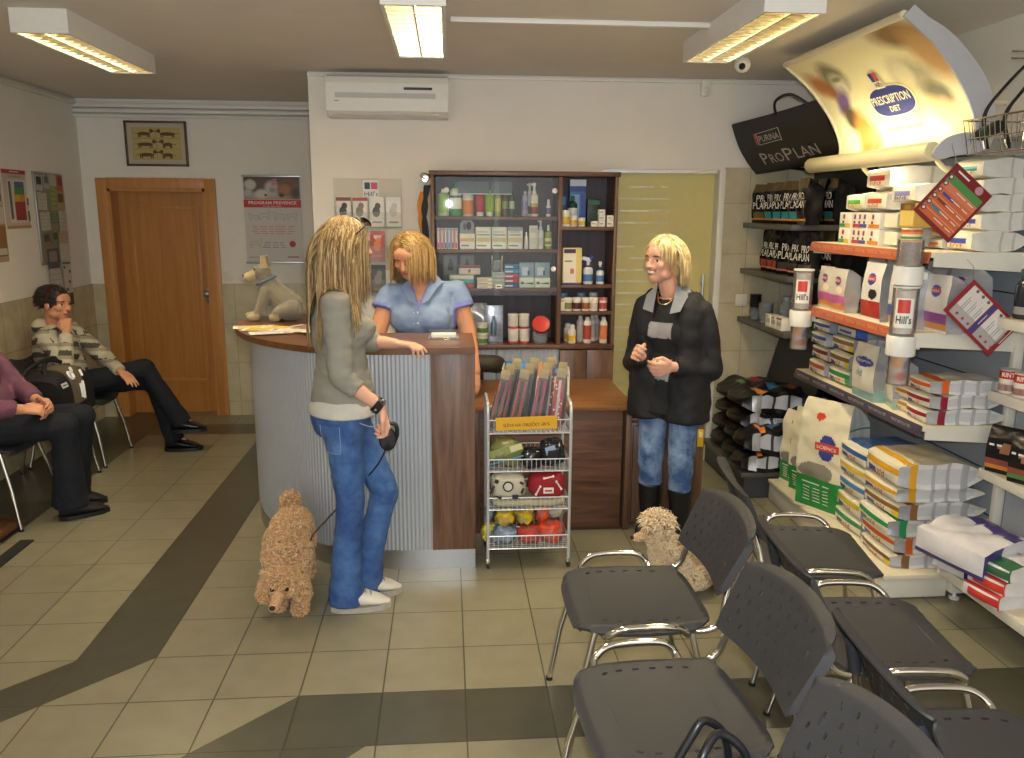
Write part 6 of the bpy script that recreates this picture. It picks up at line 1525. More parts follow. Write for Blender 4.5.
# hanging poster with the sleeping animals
hp = thing('hanging_poster', 'hanging poster of sleeping pets with a red title band', 'poster', (-1.405, YB - .012, 1.63))
PIC = blob_mat('sleeping_pets', '3d3630', [(.0, .26, .25, .09, 0, '5a4434', .4), (-.02, .185, .25, .03, 0, 'a8988c', .5), (-.17, .275, .045, .04, 0, 'bdb6ae', .25), (-.19, .215, .035, .03, 0, 'aaa49c', .3), (-.08, .205, .055, .035, .1, 'c2bab2', .3), (-.05, .195, .012, .01, 0, '4a4440', .4), (.0, .25, .055, .055, .2, 'b9aca8', .3), (.02, .295, .02, .03, -.5, 'b07a78', .4), (.005, .235, .025, .02, 0, '8d8684', .4),
    (.13, .25, .085, .065, .2, '8a5526', .25), (.14, .29, .06, .03, 0, '6f4420', .4), (.10, .235, .045, .04, .4, 'a06a34', .35), (.075, .195, .022, .018, 0, '3a2c24', .4), (.19, .21, .04, .05, 0, '3a2f2c', .5)], ('X', 'Z'), .4, .08, 40)
m = MB(); m.box((0, .002, 0), (.455, .003, .69), cm('c6c1bc', .45)); m.box((0, .0, .2505), (.44, .002, .175), PIC)
m.box((0, -.0005, .128), (.455, .002, .062), cm('b8322e', .45)); m.text('PROGRAM PREVENCE', .034, cm('e2d6d0'), tm((0, -.0022, .133), (PI / 2, 0, 0)), .02, .38); m.text('mmm mmmmmm mmmmmm mmmmmmmm', .012, cm('d9b0a8'), tm((0, -.0022, .108), (PI / 2, 0, 0)), 0, .15)
for k in range(4): m.text('mmmm mmmmm mmm mmmmmmm mmmm', .011, cm('c0675c'), tm((0, -.0012, -.055 - .019 * k), (PI / 2, 0, 0)), 0, .34 - .04 * (k % 2))
for k in range(3): m.text('mmmmm mmmm mmm', .011, cm('6f6c68'), tm((.0, -.0012, -.185 - .019 * k), (PI / 2, 0, 0)), 0, .15 + .02 * k)
m.lathe([(.026, 0), (.026, .001)], cm('a03a3a'), 16, tm((.145, 0, -.195), (PI / 2, 0, 0)))
m.text('mmmmm', .02, cm('8a4a48'), tm((.15, -.0012, -.30), (PI / 2, 0, 0)), 0, .09); m.text('mmmmmm', .014, cm('8a8784'), tm((-.165, -.0012, -.302), (PI / 2, 0, 0)), 0, .08)
def sketch(cx, cz, k, flip=1, c='77736f'):
    P = [(-.04, -.02), (-.045, .0), (-.035, .015), (.0, .018), (.025, .016), (.03, .035), (.045, .04), (.055, .028), (.045, .018), (.038, .0), (.035, -.03), (.028, -.03), (.022, -.005), (-.02, -.008), (-.03, -.03), (-.04, -.03), (-.04, -.02)]
    m.tube([(cx + flip * x * k, -.001, cz + z * k) for x, z in P], .0012, cm(c), 4)
for q, (x, z, k, f) in enumerate(((-.155, .02, .8, -1), (-.07, .03, 1.0, 1), (.05, .025, 1.0, -1), (.15, .03, .9, 1))): sketch(x, z, k, f, ('9a706c', '6f6d6a', '77706f', '6a6c86')[q])
sketch(-.15, -.19, 1.0, 1)
m.obj('sheet', hp)
m = MB()
for z in (.345, -.345): m.box((0, 0, z), (.47, .012, .016), STEEL, .003)
m.tube([(-.02, 0, .352), (0, 0, .372), (.02, 0, .352)], .0015, CHROME, 5); m.obj('hanger_rail', hp)
# left wall (sheets face +x)
def wall_sheet(label, y, z, w, h, col, rects, texts=(), cat='poster', name='wall_poster'):
    t = MB(); A = axes((XL + .002, y, z), (0, 1, 0), (0, 0, 1))
    t.box((0, 0, .001), (w, h, .002), cm(col, .6), M=A)
    k = 0
    for r in rects:
        x0, x1, y0, y1, c = r; k += 1
        t.box(((x0 + x1 - 1) * w / 2, (y0 + y1 - 1) * h / 2, .0022 + .0004 * k), ((x1 - x0) * w, (y1 - y0) * h, .0006), c if not isinstance(c, str) else cm(c, .6), M=A)
    for s, sz, c, cx, cy, ww in texts: t.text(s, sz, cm(c), A @ tm(((cx - .5) * w, (cy - .5) * h, .0035 + .0004 * k)), 0, ww)
    return t.obj(name, None, label=label, cat=cat)
wall_sheet('chart poster with red top and rainbow bars on the left wall', 5.86, 1.77, .31, .385, 'bdb4a6', [(0, 1, .93, 1, 'a8382f'), (.18, .98, .10, .84, 'cdc6ba'), (.22, .32, .16, .80, '5f5a68'), (.42, .86, .14, .46, '9a3a3c'), (.42, .64, .46, .60, 'c9a83a'), (.64, .86, .46, .58, 'c98a36'), (.44, .86, .58, .70, '5a8a4a'), (.46, .86, .70, .80, '4f6a8a'), (.93, 1.0, .12, .3, '6a5a4a'), (.93, 1, .4, .52, '6f6050'), (0, 1.0, .0, .05, 'b98a62')], [('mmmmmm', .015, 'e2c8c0', .5, .965, .12), ('mmmmmmmm', .014, 'b08a80', .5, .885, .16)])
wall_sheet('brown toned poster at the very left edge of the picture', 5.60, 1.66, .17, .585, 'b0977a', [(.05, .95, .62, .98, 'b9ad9c'), (.1, .9, .66, .74, '7a6a58'), (.05, .95, .42, .6, 'c2bab0'), (.05, .95, .06, .4, '8f6a3f'), (.1, .9, .08, .15, 'c9c0b0')])
nb = thing('notice_board', 'narrow notice board covered with pinned papers on the left wall', 'board', (0, 0, 0))
A = axes((XL + .002, 6.33, 1.64), (0, 1, 0), (0, 0, 1))
m = MB(); m.box((0, 0, .004), (.44, .64, .008), mat('cork', '8f8878', .8, var=.15, scale=120), M=A)
for s in (-1, 1): m.box((s * .217, 0, .006), (.012, .65, .014), STEEL, .002, M=A); m.box((0, s * .319, .006), (.446, .012, .014), STEEL, .002, M=A)
m.obj('panel', nb)
NTC = [(-.15, .25, .10, .11, 'b5b0a4', 'small dark headed notice, top left of the board', '3a3a3c'), (-.04, .26, .09, .10, 'aaa69c', 'grey photo notice, second in the top row', '6f6d68'), (.06, .27, .10, .08, 'bdb8ac', 'white notice, third in the top row', '8d8a84'), (.17, .25, .09, .12, 'b0653a', 'orange notice at the top right of the board', '8a4a2a'), (-.13, .12, .13, .12, 'bcb7ab', 'white typed notice in the second row at left', '918d85'), (.04, .14, .09, .17, '9aa05a', 'yellow green notice in the middle of the board', '5f6a3a'), (.15, .13, .12, .13, 'a8946a', 'tan picture notice at the right of the second row', '6a5438'),
       (-.12, -.02, .14, .13, 'b9b4a8', 'white typed notice in the third row at left', '8f8b84'), (.03, .0, .11, .07, '5f7a58', 'green printed notice in the third row', 'c2c8b8'), (.15, -.02, .12, .15, 'b8b3a8', 'white notice at the right of the third row', '97938b'), (-.13, -.15, .12, .10, '8a7a66', 'brown picture notice low on the board', '5a4a3a'), (.0, -.14, .10, .10, '7a8a6a', 'green grey picture notice low on the board', '4a5a44'), (.13, -.15, .15, .11, 'b59a86', 'pinkish notice low at the right of the board', '8f6f5f'),
       (-.07, -.29, .17, .15, '5a5450', 'dark picture sheet on the lower edge of the board', '8a827a'), (.12, -.27, .16, .17, 'bcb8ae', 'white sheet with green foot at the lower right', '4f7a44'), (-.06, -.46, .18, .20, 'b8b4aa', 'white sheet hanging below the board at left', '8d8a82'), (.12, -.45, .14, .22, 'c0bbb0', 'white sheet with dark spots hanging below the board at right', '4a4a48'), (.11, -.60, .15, .09, '3f423f', 'dark leaflet hanging lowest below the board', '7a7c76')]
for i, (x, y, w, h, c, l, c2) in enumerate(NTC):
    t = MB(); B = A @ tm((x, y, .0095 + .0007 * i), (0, 0, rnd.uniform(-.05, .05))); t.box((0, 0, 0), (w, h, .0006), cm(c, .6), M=B)
    if i in (0, 1, 3, 6, 10, 11, 13): t.box((0, .12 * h, .0006), (w * .7, h * .5, .0006), cm(c2, .6), M=B)
    elif i == 14: t.box((0, -.4 * h, .0006), (w * .8, h * .18, .0006), cm(c2, .6), M=B)
    elif i == 16:
        for q in range(4): t.box(((-.3, .3, .2, -.1)[q] * w, (.4, .25, -.1, -.35)[q] * h, .0006), (w * .2, h * .1, .0006), cm(c2, .6), M=B)
    else:
        for q in range(4): t.text('mmmm mmm mmmm', h * .08, cm(c2), B @ tm((0, (.3 - .2 * q) * h, .0008)), 0, w * .75)
    t.sphere((0, h * .44, .003), .004, cm(('b83a34', '3a6ab0', 'd2b43a')[i % 3]), 8, M=B)
    t.obj('notice', None, label=l, cat='notice', group='papers on the notice board')

# ------------------------------------------------------------------ wire rack with dog clothes and toys
RKX0, RKX1, RKY0, RKY1 = .184, .578, 3.725, 4.00
rk = thing('wire_rack', 'white four tier wire rack on castors beside the counter', 'rack', (0, 0, 0))
WIRE = mat('white_wire', 'c9cbcc', .3, .4, var=0)
for i, (x, y0, y1) in enumerate(((RKX0, RKY0, RKY1), (RKX1, RKY0, RKY1))):
    m = MB(); m.tube(smoothpath([(x, y0, .055), (x, y0, .4), (x, y0, .77), (x, y0 + .02, .815), (x, y0 + .06, .825), (x, y1 - .06, .825), (x, y1 - .02, .815), (x, y1, .77), (x, y1, .4), (x, y1, .055)], 4), .008, WIRE, 10); m.obj('side_frame', rk)
    for y in (y0, y1):
        t_ = MB(); t_.lathe([(.016, -.006), (.022, -.004), (.022, .004), (.016, .006)], DKGREY, 16, tm((x, y + .008, .0225), (0, PI / 2, .3))).box((x, y, .042), (.02, .02, .028), CHROME, .004); t_.obj('castor', rk)
def basket(z, hgt):
    m = MB(); x0, x1, y0, y1 = RKX0 + .006, RKX1 - .006, RKY0 - .004, RKY1
    for zz_ in (z, z + hgt): m.tube([(x0, y0, zz_), (x1, y0, zz_), (x1, y1, zz_), (x0, y1, zz_)], .0032, WIRE, 6, closed=True)
    for k in range(18):
        x = x0 + (x1 - x0) * k / 17; m.tube([(x, y0, z + hgt), (x, y0, z), (x, y1, z), (x, y1, z + hgt)], .0018, WIRE, 5)
    for k in range(1, 12):
        y = y0 + (y1 - y0) * k / 12; m.tube([(x0, y, z + hgt), (x0, y, z), (x1, y, z), (x1, y, z + hgt)], .0018, WIRE, 5)
    m.obj('wire_basket', rk)
BZ = (.685, .497, .305, .105)
for z, h in zip(BZ, (.065, .06, .06, .065)): basket(z, h)
sgn = MB(); sgn.box((0, 0, 0), (.29, .002, .062), cm('d9a520', .5)); sgn.text('SLEVA NA OBLEČKY -30 %', .022, cm('4a3a1c'), tm((0, -.0014, -.008), (PI / 2, 0, 0)), .01, .22)
sgn.obj('price_sign', None, (.365, RKY0 - .011, .737), (0, R(-1.5), 0), label='yellow sale sign clipped to the front of the wire rack', cat='sign')
POLY = glass_mat('poly_bag', 'f2f2ee', .10, .12)
LC = [('8f2f3a', '1d1c20'), ('a03a48', '2a282c'), ('2a2a30', '17171a'), ('a83a44', '1c1c20'), ('22242a', '3a3c42'), ('1e2026', '2f3138'), ('a82f6a', '3a2030'), ('1c2420', '2a3a30'), ('b02f3a', 'd2c8c8'), ('b8323a', 'd8d0d0'), ('1b1b1f', 'b0353f')]
LN_ = ['dark red', 'red and black', 'black', 'red striped', 'black webbed', 'charcoal', 'magenta', 'dark green', 'red and white spotted', 'bright red spotted', 'black and red']
POSN = ['leftmost', 'second', 'third', 'fourth', 'fifth', 'sixth', 'seventh', 'eighth', 'ninth', 'tenth', 'rightmost']
for k, (c1, c2) in enumerate(LC):
    x = .205 + .0335 * k; tilt = R(16 - 1.0 * k)
    t = thing('lead_packet', '%s dog lead in clear packet, %s in the top basket' % (LN_[k], POSN[k]), 'packet', (x, 3.80 + .035 * (k % 3), BZ[0] + .004), 0, 'lead packets in the top basket')
    t.rotation_euler = (R(-7), tilt, R(rnd.uniform(-15, 15)))
    hh_ = .285 + .02 * (k % 3)
    m = MB(); m.box((0, .012, hh_ * .94), (.046, .002, hh_ * .16), cm('9c8b62', .6), .001); m.box((0, .013, hh_ * .45), (.046, .002, hh_ * .88), cm(('464136', '544c40')[k % 2], .6)); m.obj('card', t)
    m = MB(); dots = k in (8, 9)
    for q in range(3):
        xx = -.014 + .014 * q; c = cm((c1, c2, c1)[q], .5); m.tube(smoothpath([(xx, .0, .015), (xx + .002, -.004, hh_ * .4), (xx - .002, -.002, hh_ * .82)], 5), .0075, c, 8)
    if dots:
        for q in range(12): m.sphere((rnd.uniform(-.018, .018), -.0095, .02 + q * hh_ * .06), (.005, .003, .005), cm('e2d8d8'), 6)
    m.obj('lead', t)
    m = MB(); m.grid(lambda u, v: (-.024 + .048 * u, -.013 - .003 * math.sin(9 * v + k) * math.sin(PI * u), .004 + hh_ * .95 * v), 4, 10, POLY); m.obj('film', t)
# tier two: packed garments
def bundle(name, label, c, r, col, cat, group=None, seed=0, rot=0, lump=.18, parts=None, boxy=.6):
    t = thing(name, label, cat, c, rot, group)
    mb = MB(); o_ = Vector((seed * 7.1, seed * 3.3, seed))
    def f(u, v):
        a = 2 * PI * u; b = PI * (v - .5)
        x, y, z = math.cos(b) * math.cos(a), math.cos(b) * math.sin(a), math.sin(b)
        g = lambda q: (abs(q) ** boxy) * (1 if q > 0 else -1)
        p = Vector((g(x), g(y), g(z))); k = 1 + lump * noise.noise(p * 1.6 + o_) + lump * .5 * noise.noise(p * 4 + o_)
        return Vector((p.x * r[0] * k, p.y * r[1] * k, max(-r[2], p.z * r[2] * k) + r[2]))
    mb.grid(f, 28, 16, col, closeu=True); mb.obj('body', t, sharp=180)
    if parts: parts(t)
    return t
z = BZ[1] + .004
def p1(t):
    m = MB(); m.box((-.02, -.075, .085), (.13, .002, .04), cm('8f9a5a', .4), rot=(0, -.3, 0)); m.tube([(-.09, -.078, .02), (0, -.08, .045), (.08, -.078, .065)], .004, cm('4a8fb5'), 6); m.box((.045, -.076, .105), (.06, .002, .03), cm('d2cf9a'), rot=(0, -.3, 0)); m.obj('header_card', t)
bundle('garment_pack', 'olive and blue garment pack at the left of the second basket', (.275, 3.83, z), (.08, .075, .065), pk('77784a', .3), 'garment', 'garment packs in the second basket', 3, 0, .15, p1)
bundle('garment_pack', 'shiny black garment pack in the middle of the second basket', (.395, 3.80, z), (.05, .06, .045), pk('1f2026', .2), 'garment', 'garment packs in the second basket', 4, .2)
def p2(t):
    m = MB(); m.box((-.01, -.062, .08), (.05, .002, .06), cm('9fb5cf', .3), rot=(.2, -.3, 0)); m.obj('header_card', t)
bundle('garment_pack', 'dark garment pack with pale blue card at the right of the second basket', (.50, 3.82, z), (.06, .065, .062), pk('25262d', .2), 'garment', 'garment packs in the second basket', 5, 0, .18, p2)
z = BZ[2] + .004
def p3(t):
    m = MB()
    m.lathe([(.026, 0), (.026, .003)], cm('2a2a30'), 18, tm((-.005, -.082, .075), (PI / 2, 0, 0))); m.lathe([(.019, .003), (.019, .004)], cm('c9c6b8'), 18, tm((-.005, -.082, .075), (PI / 2, 0, 0))); m.box((.03, -.082, .022), (.03, .003, .02), cm('2a2a2e'))
    for x, zz_, w_, h_ in ((-.08, .06, .012, .04), (.06, .09, .02, .012), (.065, .05, .012, .03), (-.05, .02, .03, .012), (-.06, .10, .02, .02)): m.box((x, -.079, zz_), (w_, .006, h_), cm('232327'), .003, rot=(0, .4, 0))
    m.obj('badge', t)
bundle('dog_coat', 'cream and black dog coat with round badge in the third basket', (.285, 3.80, z + .04), (.085, .07, .062), mat('cream_cloth', 'c4bda6', .8, bump=.4), 'garment', None, 6, 0, .12, p3)
def p4(t):
    m = MB(); W2 = cm('ddd6d0')
    for x, zz_, an in ((-.05, .05, 1.1), (.05, .075, -1.0), (.0, .115, .2)):
        m.tube([(x - .02 * math.cos(an), -.078, zz_ - .02 * math.sin(an)), (x + .02 * math.cos(an), -.078, zz_ + .02 * math.sin(an))], .004, W2, 6)
        for s in (-1, 1): m.sphere((x + s * .022 * math.cos(an), -.078, zz_ + s * .022 * math.sin(an)), .0065, W2, 8)
    m.box((.0, -.08, .05), (.05, .003, .03), W2, .002); m.box((.0, -.082, .05), (.035, .002, .008), cm('9a3a40')); m.obj('badge', t, label='white bone patches')
bundle('dog_coat', 'red dog coat with white bones in the third basket', (.475, 3.80, z + .04), (.09, .07, .06), mat('red_cloth', '9a1f2a', .8, bump=.4), 'garment', None, 7, 0, .12, p4)
bundle('folded_cloth', 'beige folded cloth lying flat under the coats in the third basket', (.38, 3.84, z), (.18, .10, .019), mat('beige_cloth', 'b8b292', .85, bump=.3), 'cloth', None, 8, 0, .05, None, .4)
z = BZ[3] + .004
for k, (x, y, zz_, r, c, l) in enumerate(((.27, 3.79, .095, (.045, .045, .042), 'd2b21f', 'yellow plush toy in a bag, upper left of the bottom basket'), (.37, 3.80, .095, (.042, .045, .04), 'd2b424', 'yellow plush toy in a bag, upper middle of the bottom basket'), (.27, 3.80, 0, (.06, .06, .047), '8fa3bd', 'pale blue toy pack, lower left of the bottom basket'),
                                      (.39, 3.79, 0, (.055, .055, .045), 'd23f2a', 'red toy pack, lower middle of the bottom basket'), (.50, 3.80, .0, (.062, .06, .055), 'dd4a24', 'orange red toy pack at the lower right of the bottom basket'), (.455, 3.82, .10, (.03, .04, .05), 'd9552a', 'orange toy pack sticking up in the bottom basket'), (.525, 3.84, .11, (.05, .05, .035), 'a8a68f', 'clear and beige toy pack at the upper right of the bottom basket'), (.205, 3.84, .0, (.024, .05, .04), 'd9c83a', 'small yellow toy at the left edge of the bottom basket'), (.205, 3.87, .10, (.02, .04, .04), '8fa5bb', 'small blue toy pack at the upper left edge of the bottom basket'))):
    def film(t, r=r):
        m = MB(); m.sphere((0, 0, r[2]), (r[0] * 1.12, r[1] * 1.08, r[2] * 1.08), POLY, 14); m.obj('film', t)
    bundle('plush_toy' if 'plush' in l else 'toy_pack', l, (x, y, z + zz_), r, pk(c, .35), 'toy', 'bagged toys in the bottom basket', 20 + k, k * .7, .3, film, .8)
# ------------------------------------------------------------------ people
SKIN = mat('skin', 'd3a088', .55, var=.05, scale=20, spec=.35)
SKIN2 = mat('skin_warm', 'c88f6e', .55, var=.05, scale=20, spec=.35)
LIPS = mat('lips', 'a3554c', .45, var=0); EYEW = mat('eye_white', 'd8d2c8', .3, var=0); IRIS = mat('iris', '30241c', .25, var=0); BROW = mat('brow', '6b4a2e', .8, var=0); NAIL = mat('nail', 'd09a86', .35, var=0); TEETH = mat('teeth', 'e2dcd0', .35, var=0)
def V(*a): return Vector(a)
def basis_from(f, u):
    f = Vector(f).normalized(); r = f.cross(Vector(u)).normalized(); u = r.cross(f).normalized(); return r, f, u
def ell(mb, c, B, rad, m, n=16):
    M = Matrix((B[0], B[1], B[2])).transposed().to_4x4(); M.translation = Vector(c)
    mb.sphere((0, 0, 0), rad, m, n, M)
def head_shapes(mb, c, f, u, m, k=1.0, wide=1.0):
    B = basis_from(f, u); r, f, u = B
    P = lambda x, y, z: Vector(c) + (r * x * wide + f * y + u * z) * k
    E = lambda x, y, z, a, b, d: ell(mb, P(x, y, z), B, (a * k * wide, b * k, d * k), m)
    E(0, -.008, .028, .073, .092, .088); E(0, .028, -.035, .058, .058, .072); E(0, .050, -.078, .034, .034, .030); E(0, .058, .035, .056, .030, .045)
    for s in (-1, 1):
        E(s * .036, .056, -.018, .026, .026, .024); E(s * .030, .072, .024, .022, .012, .008); E(s * .075, -.004, -.006, .010, .020, .031); E(s * .045, .02, -.062, .022, .035, .026)
        E(s * .011, .094, -.024, .009, .010, .008)
    mb.capsule(P(0, .082, .014), P(0, .104, -.022), .0085 * k, .0115 * k, m, 10)
    E(0, .085, -.046, .021, .010, .0065); E(0, .084, -.056, .019, .010, .0065)
    return P, B
def paint_head(me, P, B, c, k=1.0, smile=0, eyes=1.0, look=0.0):
    """skin, lips, eyes and brows as material slots 0..4"""
    r, f, u = B; c = Vector(c)
    for p in me.polygons:
        d = (p.center - c) / k; x, y, z = d.dot(r), d.dot(f), d.dot(u)
        if y < .055 or abs(x) > .07 or z < -.09 or z > .06: continue
        ax = abs(x)
        if (ax / (.023 + .010 * smile)) ** 2 + ((z + .051 - smile * .012 * (ax / .03) ** 2) / (.008 + .003 * smile)) ** 2 < 1 and y > .075:
            p.material_index = 5 if smile and abs(z + .049) < .0052 and ax < .021 else 1
        elif ((ax - .031) / .0145) ** 2 + ((z - .006) / (.0062 * eyes)) ** 2 < 1:
            p.material_index = 3 if (x - look - (.031 if x > 0 else -.031)) ** 2 + ((z - .006)) ** 2 < .0062 ** 2 else 2
            if z > .006 + .0035 * eyes: p.material_index = 3
        elif ((ax - .033) / .020) ** 2 + ((z - .0265 + 3 * (ax - .03) ** 2) / .0042) ** 2 < 1: p.material_index = 4
def hand_shapes(mb, w, d, n, side, m, curl=.3, spread=.12, k=1.0, thumb=.5, curls=None):
    """wrist w, finger direction d, palm normal n, side = towards the thumb"""
    d = Vector(d).normalized(); side = (Vector(side) - d * Vector(side).dot(d)).normalized(); n = d.cross(side); n = n if n.dot(Vector(n)) > 0 else -n
    nn = Vector(d).cross(side).normalized()
    if nn.dot(Vector(PALM[0])) < 0: nn = -nn
    w = Vector(w); tips = []
    offs = (.030, .010, -.010, -.029); lens = (.070, .078, .072, .056); pal = (.085, .088, .084, .077)
    cs = curls or [curl] * 4
    for i in range(4):
        kn = w + (d * pal[i] + side * offs[i]) * k
        mb.capsule(w + side * offs[i] * .5 * k + d * .012 * k, kn, .0155 * k, .0115 * k, m, 10)
        dd = (d + side * (offs[i] * spread / .03)).normalized(); p = kn; L_ = lens[i] * k; rr = (.0095, .0088, .0078)
        ax = dd.cross(nn).normalized(); ang = 0
        for j, fr in enumerate((.46, .30, .24)):
            ang += cs[i] * (1.0, 1.25, .8)[j] * 1.15
            v = dd * math.cos(ang) + nn * math.sin(ang); q = p + v * (L_ * fr)
            mb.capsule(p, q, rr[j] * k, (rr[j] - .0009) * k, m, 10); p = q
        tips.append(p)
    b = w + (d * .022 + side * .026) * k; q = b + (d * .032 + side * .026 + nn * .012) * k; mb.capsule(b, q, .0155 * k, .0115 * k, m, 10)
    q2 = q + (d * .028 + side * (.012 - .02 * thumb) + nn * .016 * thumb) * k; mb.capsule(q, q2, .0108 * k, .0095 * k, m, 10); q3 = q2 + (d * .024 + side * (-.004 - .014 * thumb) + nn * .010 * thumb) * k; mb.capsule(q2, q3, .0095 * k, .0080 * k, m, 10)
    return tips
PALM = [(0, 0, -1)]
def hand(mb, w, d, palm, side, m, **kw):
    PALM[0] = palm; return hand_shapes(mb, w, d, palm, side, m, **kw)
def wrinkle(me, amp, sc, seed=0, stretch=(1, 1, 1)):
    o = Vector((seed * 3.7, seed * 1.3, seed * 2.1))
    nr = [v.normal.copy() for v in me.vertices]
    for v, n in zip(me.vertices, nr):
        q = Vector((v.co.x * sc * stretch[0], v.co.y * sc * stretch[1], v.co.z * sc * stretch[2])) + o
        v.co += n * amp * (noise.noise(q) + .5 * noise.noise(q * 2.3))
def etube(mb, c, B, prof, m, n=32):
    vs = [Vector(c) + B[0] * a * math.cos(2 * PI * j / n) + B[1] * b * math.sin(2 * PI * j / n) + Vector((0, 0, z)) for z, a, b in prof for j in range(n)]
    k = len(prof); mb.add(vs, [(i * n + j, i * n + (j + 1) % n, (i + 1) * n + (j + 1) % n, (i + 1) * n + j) for i in range(k - 1) for j in range(n)] + [tuple(reversed(range(n))), tuple((k - 1) * n + j for j in range(n))], m)
def garment(name, mb, mats, parent, voxel=.009, smooth=5, amp=.004, sc=14, seed=0, paint=None, label=None, stretch=(1, 1, 1)):
    me = remesh(mb, name, voxel, smooth)
    if amp: wrinkle(me, amp, sc, seed, stretch)
    for m in mats: me.materials.append(m)
    if paint:
        for p in me.polygons: p.material_index = paint(p.center)
    o = bpy.data.objects.new(name, me); C.objects.link(o); o.parent = parent
    if label: o['label'] = label
    return o
def hair_strands(mb, roots, mats, length, ells, dirfn, n=9, rad=.0032, grav=.35, seed=1, sides=4):
    """locks that leave the scalp, fall and slide round the head and shoulders"""
    rr = random.Random(seed)
    for p0 in roots:
        p = Vector(p0); d = dirfn(p).normalized(); L_ = length(p) * rr.uniform(.85, 1.08); st = L_ / n; pts = [p.copy()]
        for i in range(n):
            d = d.lerp(Vector((rr.uniform(-.05, .05), rr.uniform(-.05, .05), -1)), grav * (i + 1) / n + .08).normalized()
            p = p + d * st
            for c, B, rad3 in ells:
                q = p - c; l = Vector((q.dot(B[0]) / rad3[0], q.dot(B[1]) / rad3[1], q.dot(B[2]) / rad3[2])); m_ = l.length
                if 0 < m_ < 1: l = l / m_; p = c + B[0] * l.x * rad3[0] + B[1] * l.y * rad3[1] + B[2] * l.z * rad3[2]
            pts.append(p.copy())
        r0 = rad * rr.uniform(.7, 1.3)
        mb.tube(pts, [r0 * (.55 + .45 * math.sin(PI * min(1, .25 + .75 * i / n))) * (1 - .75 * (i / n) ** 3) for i in range(n + 1)], rr.choice(mats), sides)
def scalp(c, B, rad3, n, test, seed=3, out=1.0):
    rr = random.Random(seed); R_ = []
    while len(R_) < n:
        v = Vector((rr.gauss(0, 1), rr.gauss(0, 1), rr.gauss(0, 1))).normalized()
        if test(v): R_.append(Vector(c) + (B[0] * v.x * rad3[0] + B[1] * v.y * rad3[1] + B[2] * v.z * rad3[2]) * out)
    return R_
def finish_body(mb, label, cat, heads, voxel=.0052, skin=SKIN, smooth=3):
    me = remesh(mb, 'person', voxel, smooth)
    for m in (skin, LIPS, EYEW, IRIS, BROW, TEETH): me.materials.append(m)
    for P, B, c, kw in heads: paint_head(me, P, B, c, **kw)
    return link(me, 'person', None, (), label=label, cat=cat)
def denim(name, c1, c2, amt=.6):
    m = mat(name, c1, .8, var=0, bump=.35, bscale=700); nt = m.node_tree; b = nt.nodes['Principled BSDF']
    tc = nt.nodes.new('ShaderNodeTexCoord'); n = nt.nodes.new('ShaderNodeTexNoise'); n.inputs['Scale'].default_value = 7; n.inputs['Detail'].default_value = 6; n.inputs['Roughness'].default_value = .65
    r = nt.nodes.new('ShaderNodeValToRGB'); r.color_ramp.elements[0].position = .38; r.color_ramp.elements[0].color = lin(c1); r.color_ramp.elements[1].position = .38 + amt * .5; r.color_ramp.elements[1].color = lin(c2)
    nt.links.new(tc.outputs['Object'], n.inputs['Vector']); nt.links.new(n.outputs['Fac'], r.inputs['Fac']); nt.links.new(r.outputs['Color'], b.inputs['Base Color']); return m
def shoe(parent, ank, toe, mats, name='shoe', h=.085, w=.048, sole=.018, label=None, lace=True):
    """low shoe from heel to toe resting on z of toe"""
    a, t = Vector(ank), Vector(toe); d = Vector((t.x - a.x, t.y - a.y, 0)); L_ = d.length + .075; d.normalize(); s = Vector((-d.y, d.x, 0)); z0 = t.z; heel = Vector((a.x, a.y, z0)) - d * .065
    m = MB()
    def f(u, v):
        ang = 2 * PI * u; x = v
        wd = w * (.72 + .5 * math.sin(PI * (.15 + .7 * x)) ** 1.2 - .18) * (1 if 0 < v < 1 else .3) * min(1, .45 + 3 * min(v, 1 - v))
        top = h * (1 - .55 * min(1, max(0, (x - .30) / .55)) ** 1.1) * min(1, .55 + 3 * (1 - x)); cz = (top + sole) / 2; hz = (top - sole) / 2
        y = wd * math.cos(ang); z = cz + hz * math.sin(ang) * (1 if math.sin(ang) > 0 else 1)
        return heel + d * (L_ * x) + s * y + Vector((0, 0, z))
    m.grid(f, 20, 18, mats[0], closeu=True); m.obj(name, parent, label=label)
    so = MB(); out = []
    for i in range(25):
        x = i / 24; wd = w * (.72 + .5 * math.sin(PI * (.15 + .7 * x)) ** 1.2 - .16) * min(1, .45 + 3.2 * min(x, 1 - x) + .12); out.append((x, wd))
    poly = [heel + d * (L_ * (x * 1.02 - .01)) + s * wd for x, wd in out] + [heel + d * (L_ * (x * 1.02 - .01)) - s * wd for x, wd in reversed(out)]
    so.prism([(p.x, p.y) for p in poly], z0 + .0005, z0 + sole + .006, mats[1], None, True); par = parent
    so.obj('shoe_sole', par)
    if lace:
        lc = MB()
        for k in range(4):
            x = .40 + .09 * k; zz_ = h * (1 - .55 * min(1, max(0, (x - .30) / .55)) ** 1.1) + .002; p = heel + d * (L_ * x) + Vector((0, 0, zz_)); lc.tube([p - s * .02 - Vector((0, 0, .006)), p + Vector((0, 0, .002)), p + s * .02 - Vector((0, 0, .006))], .003, mats[2], 6)
        lc.obj('shoelace', par)
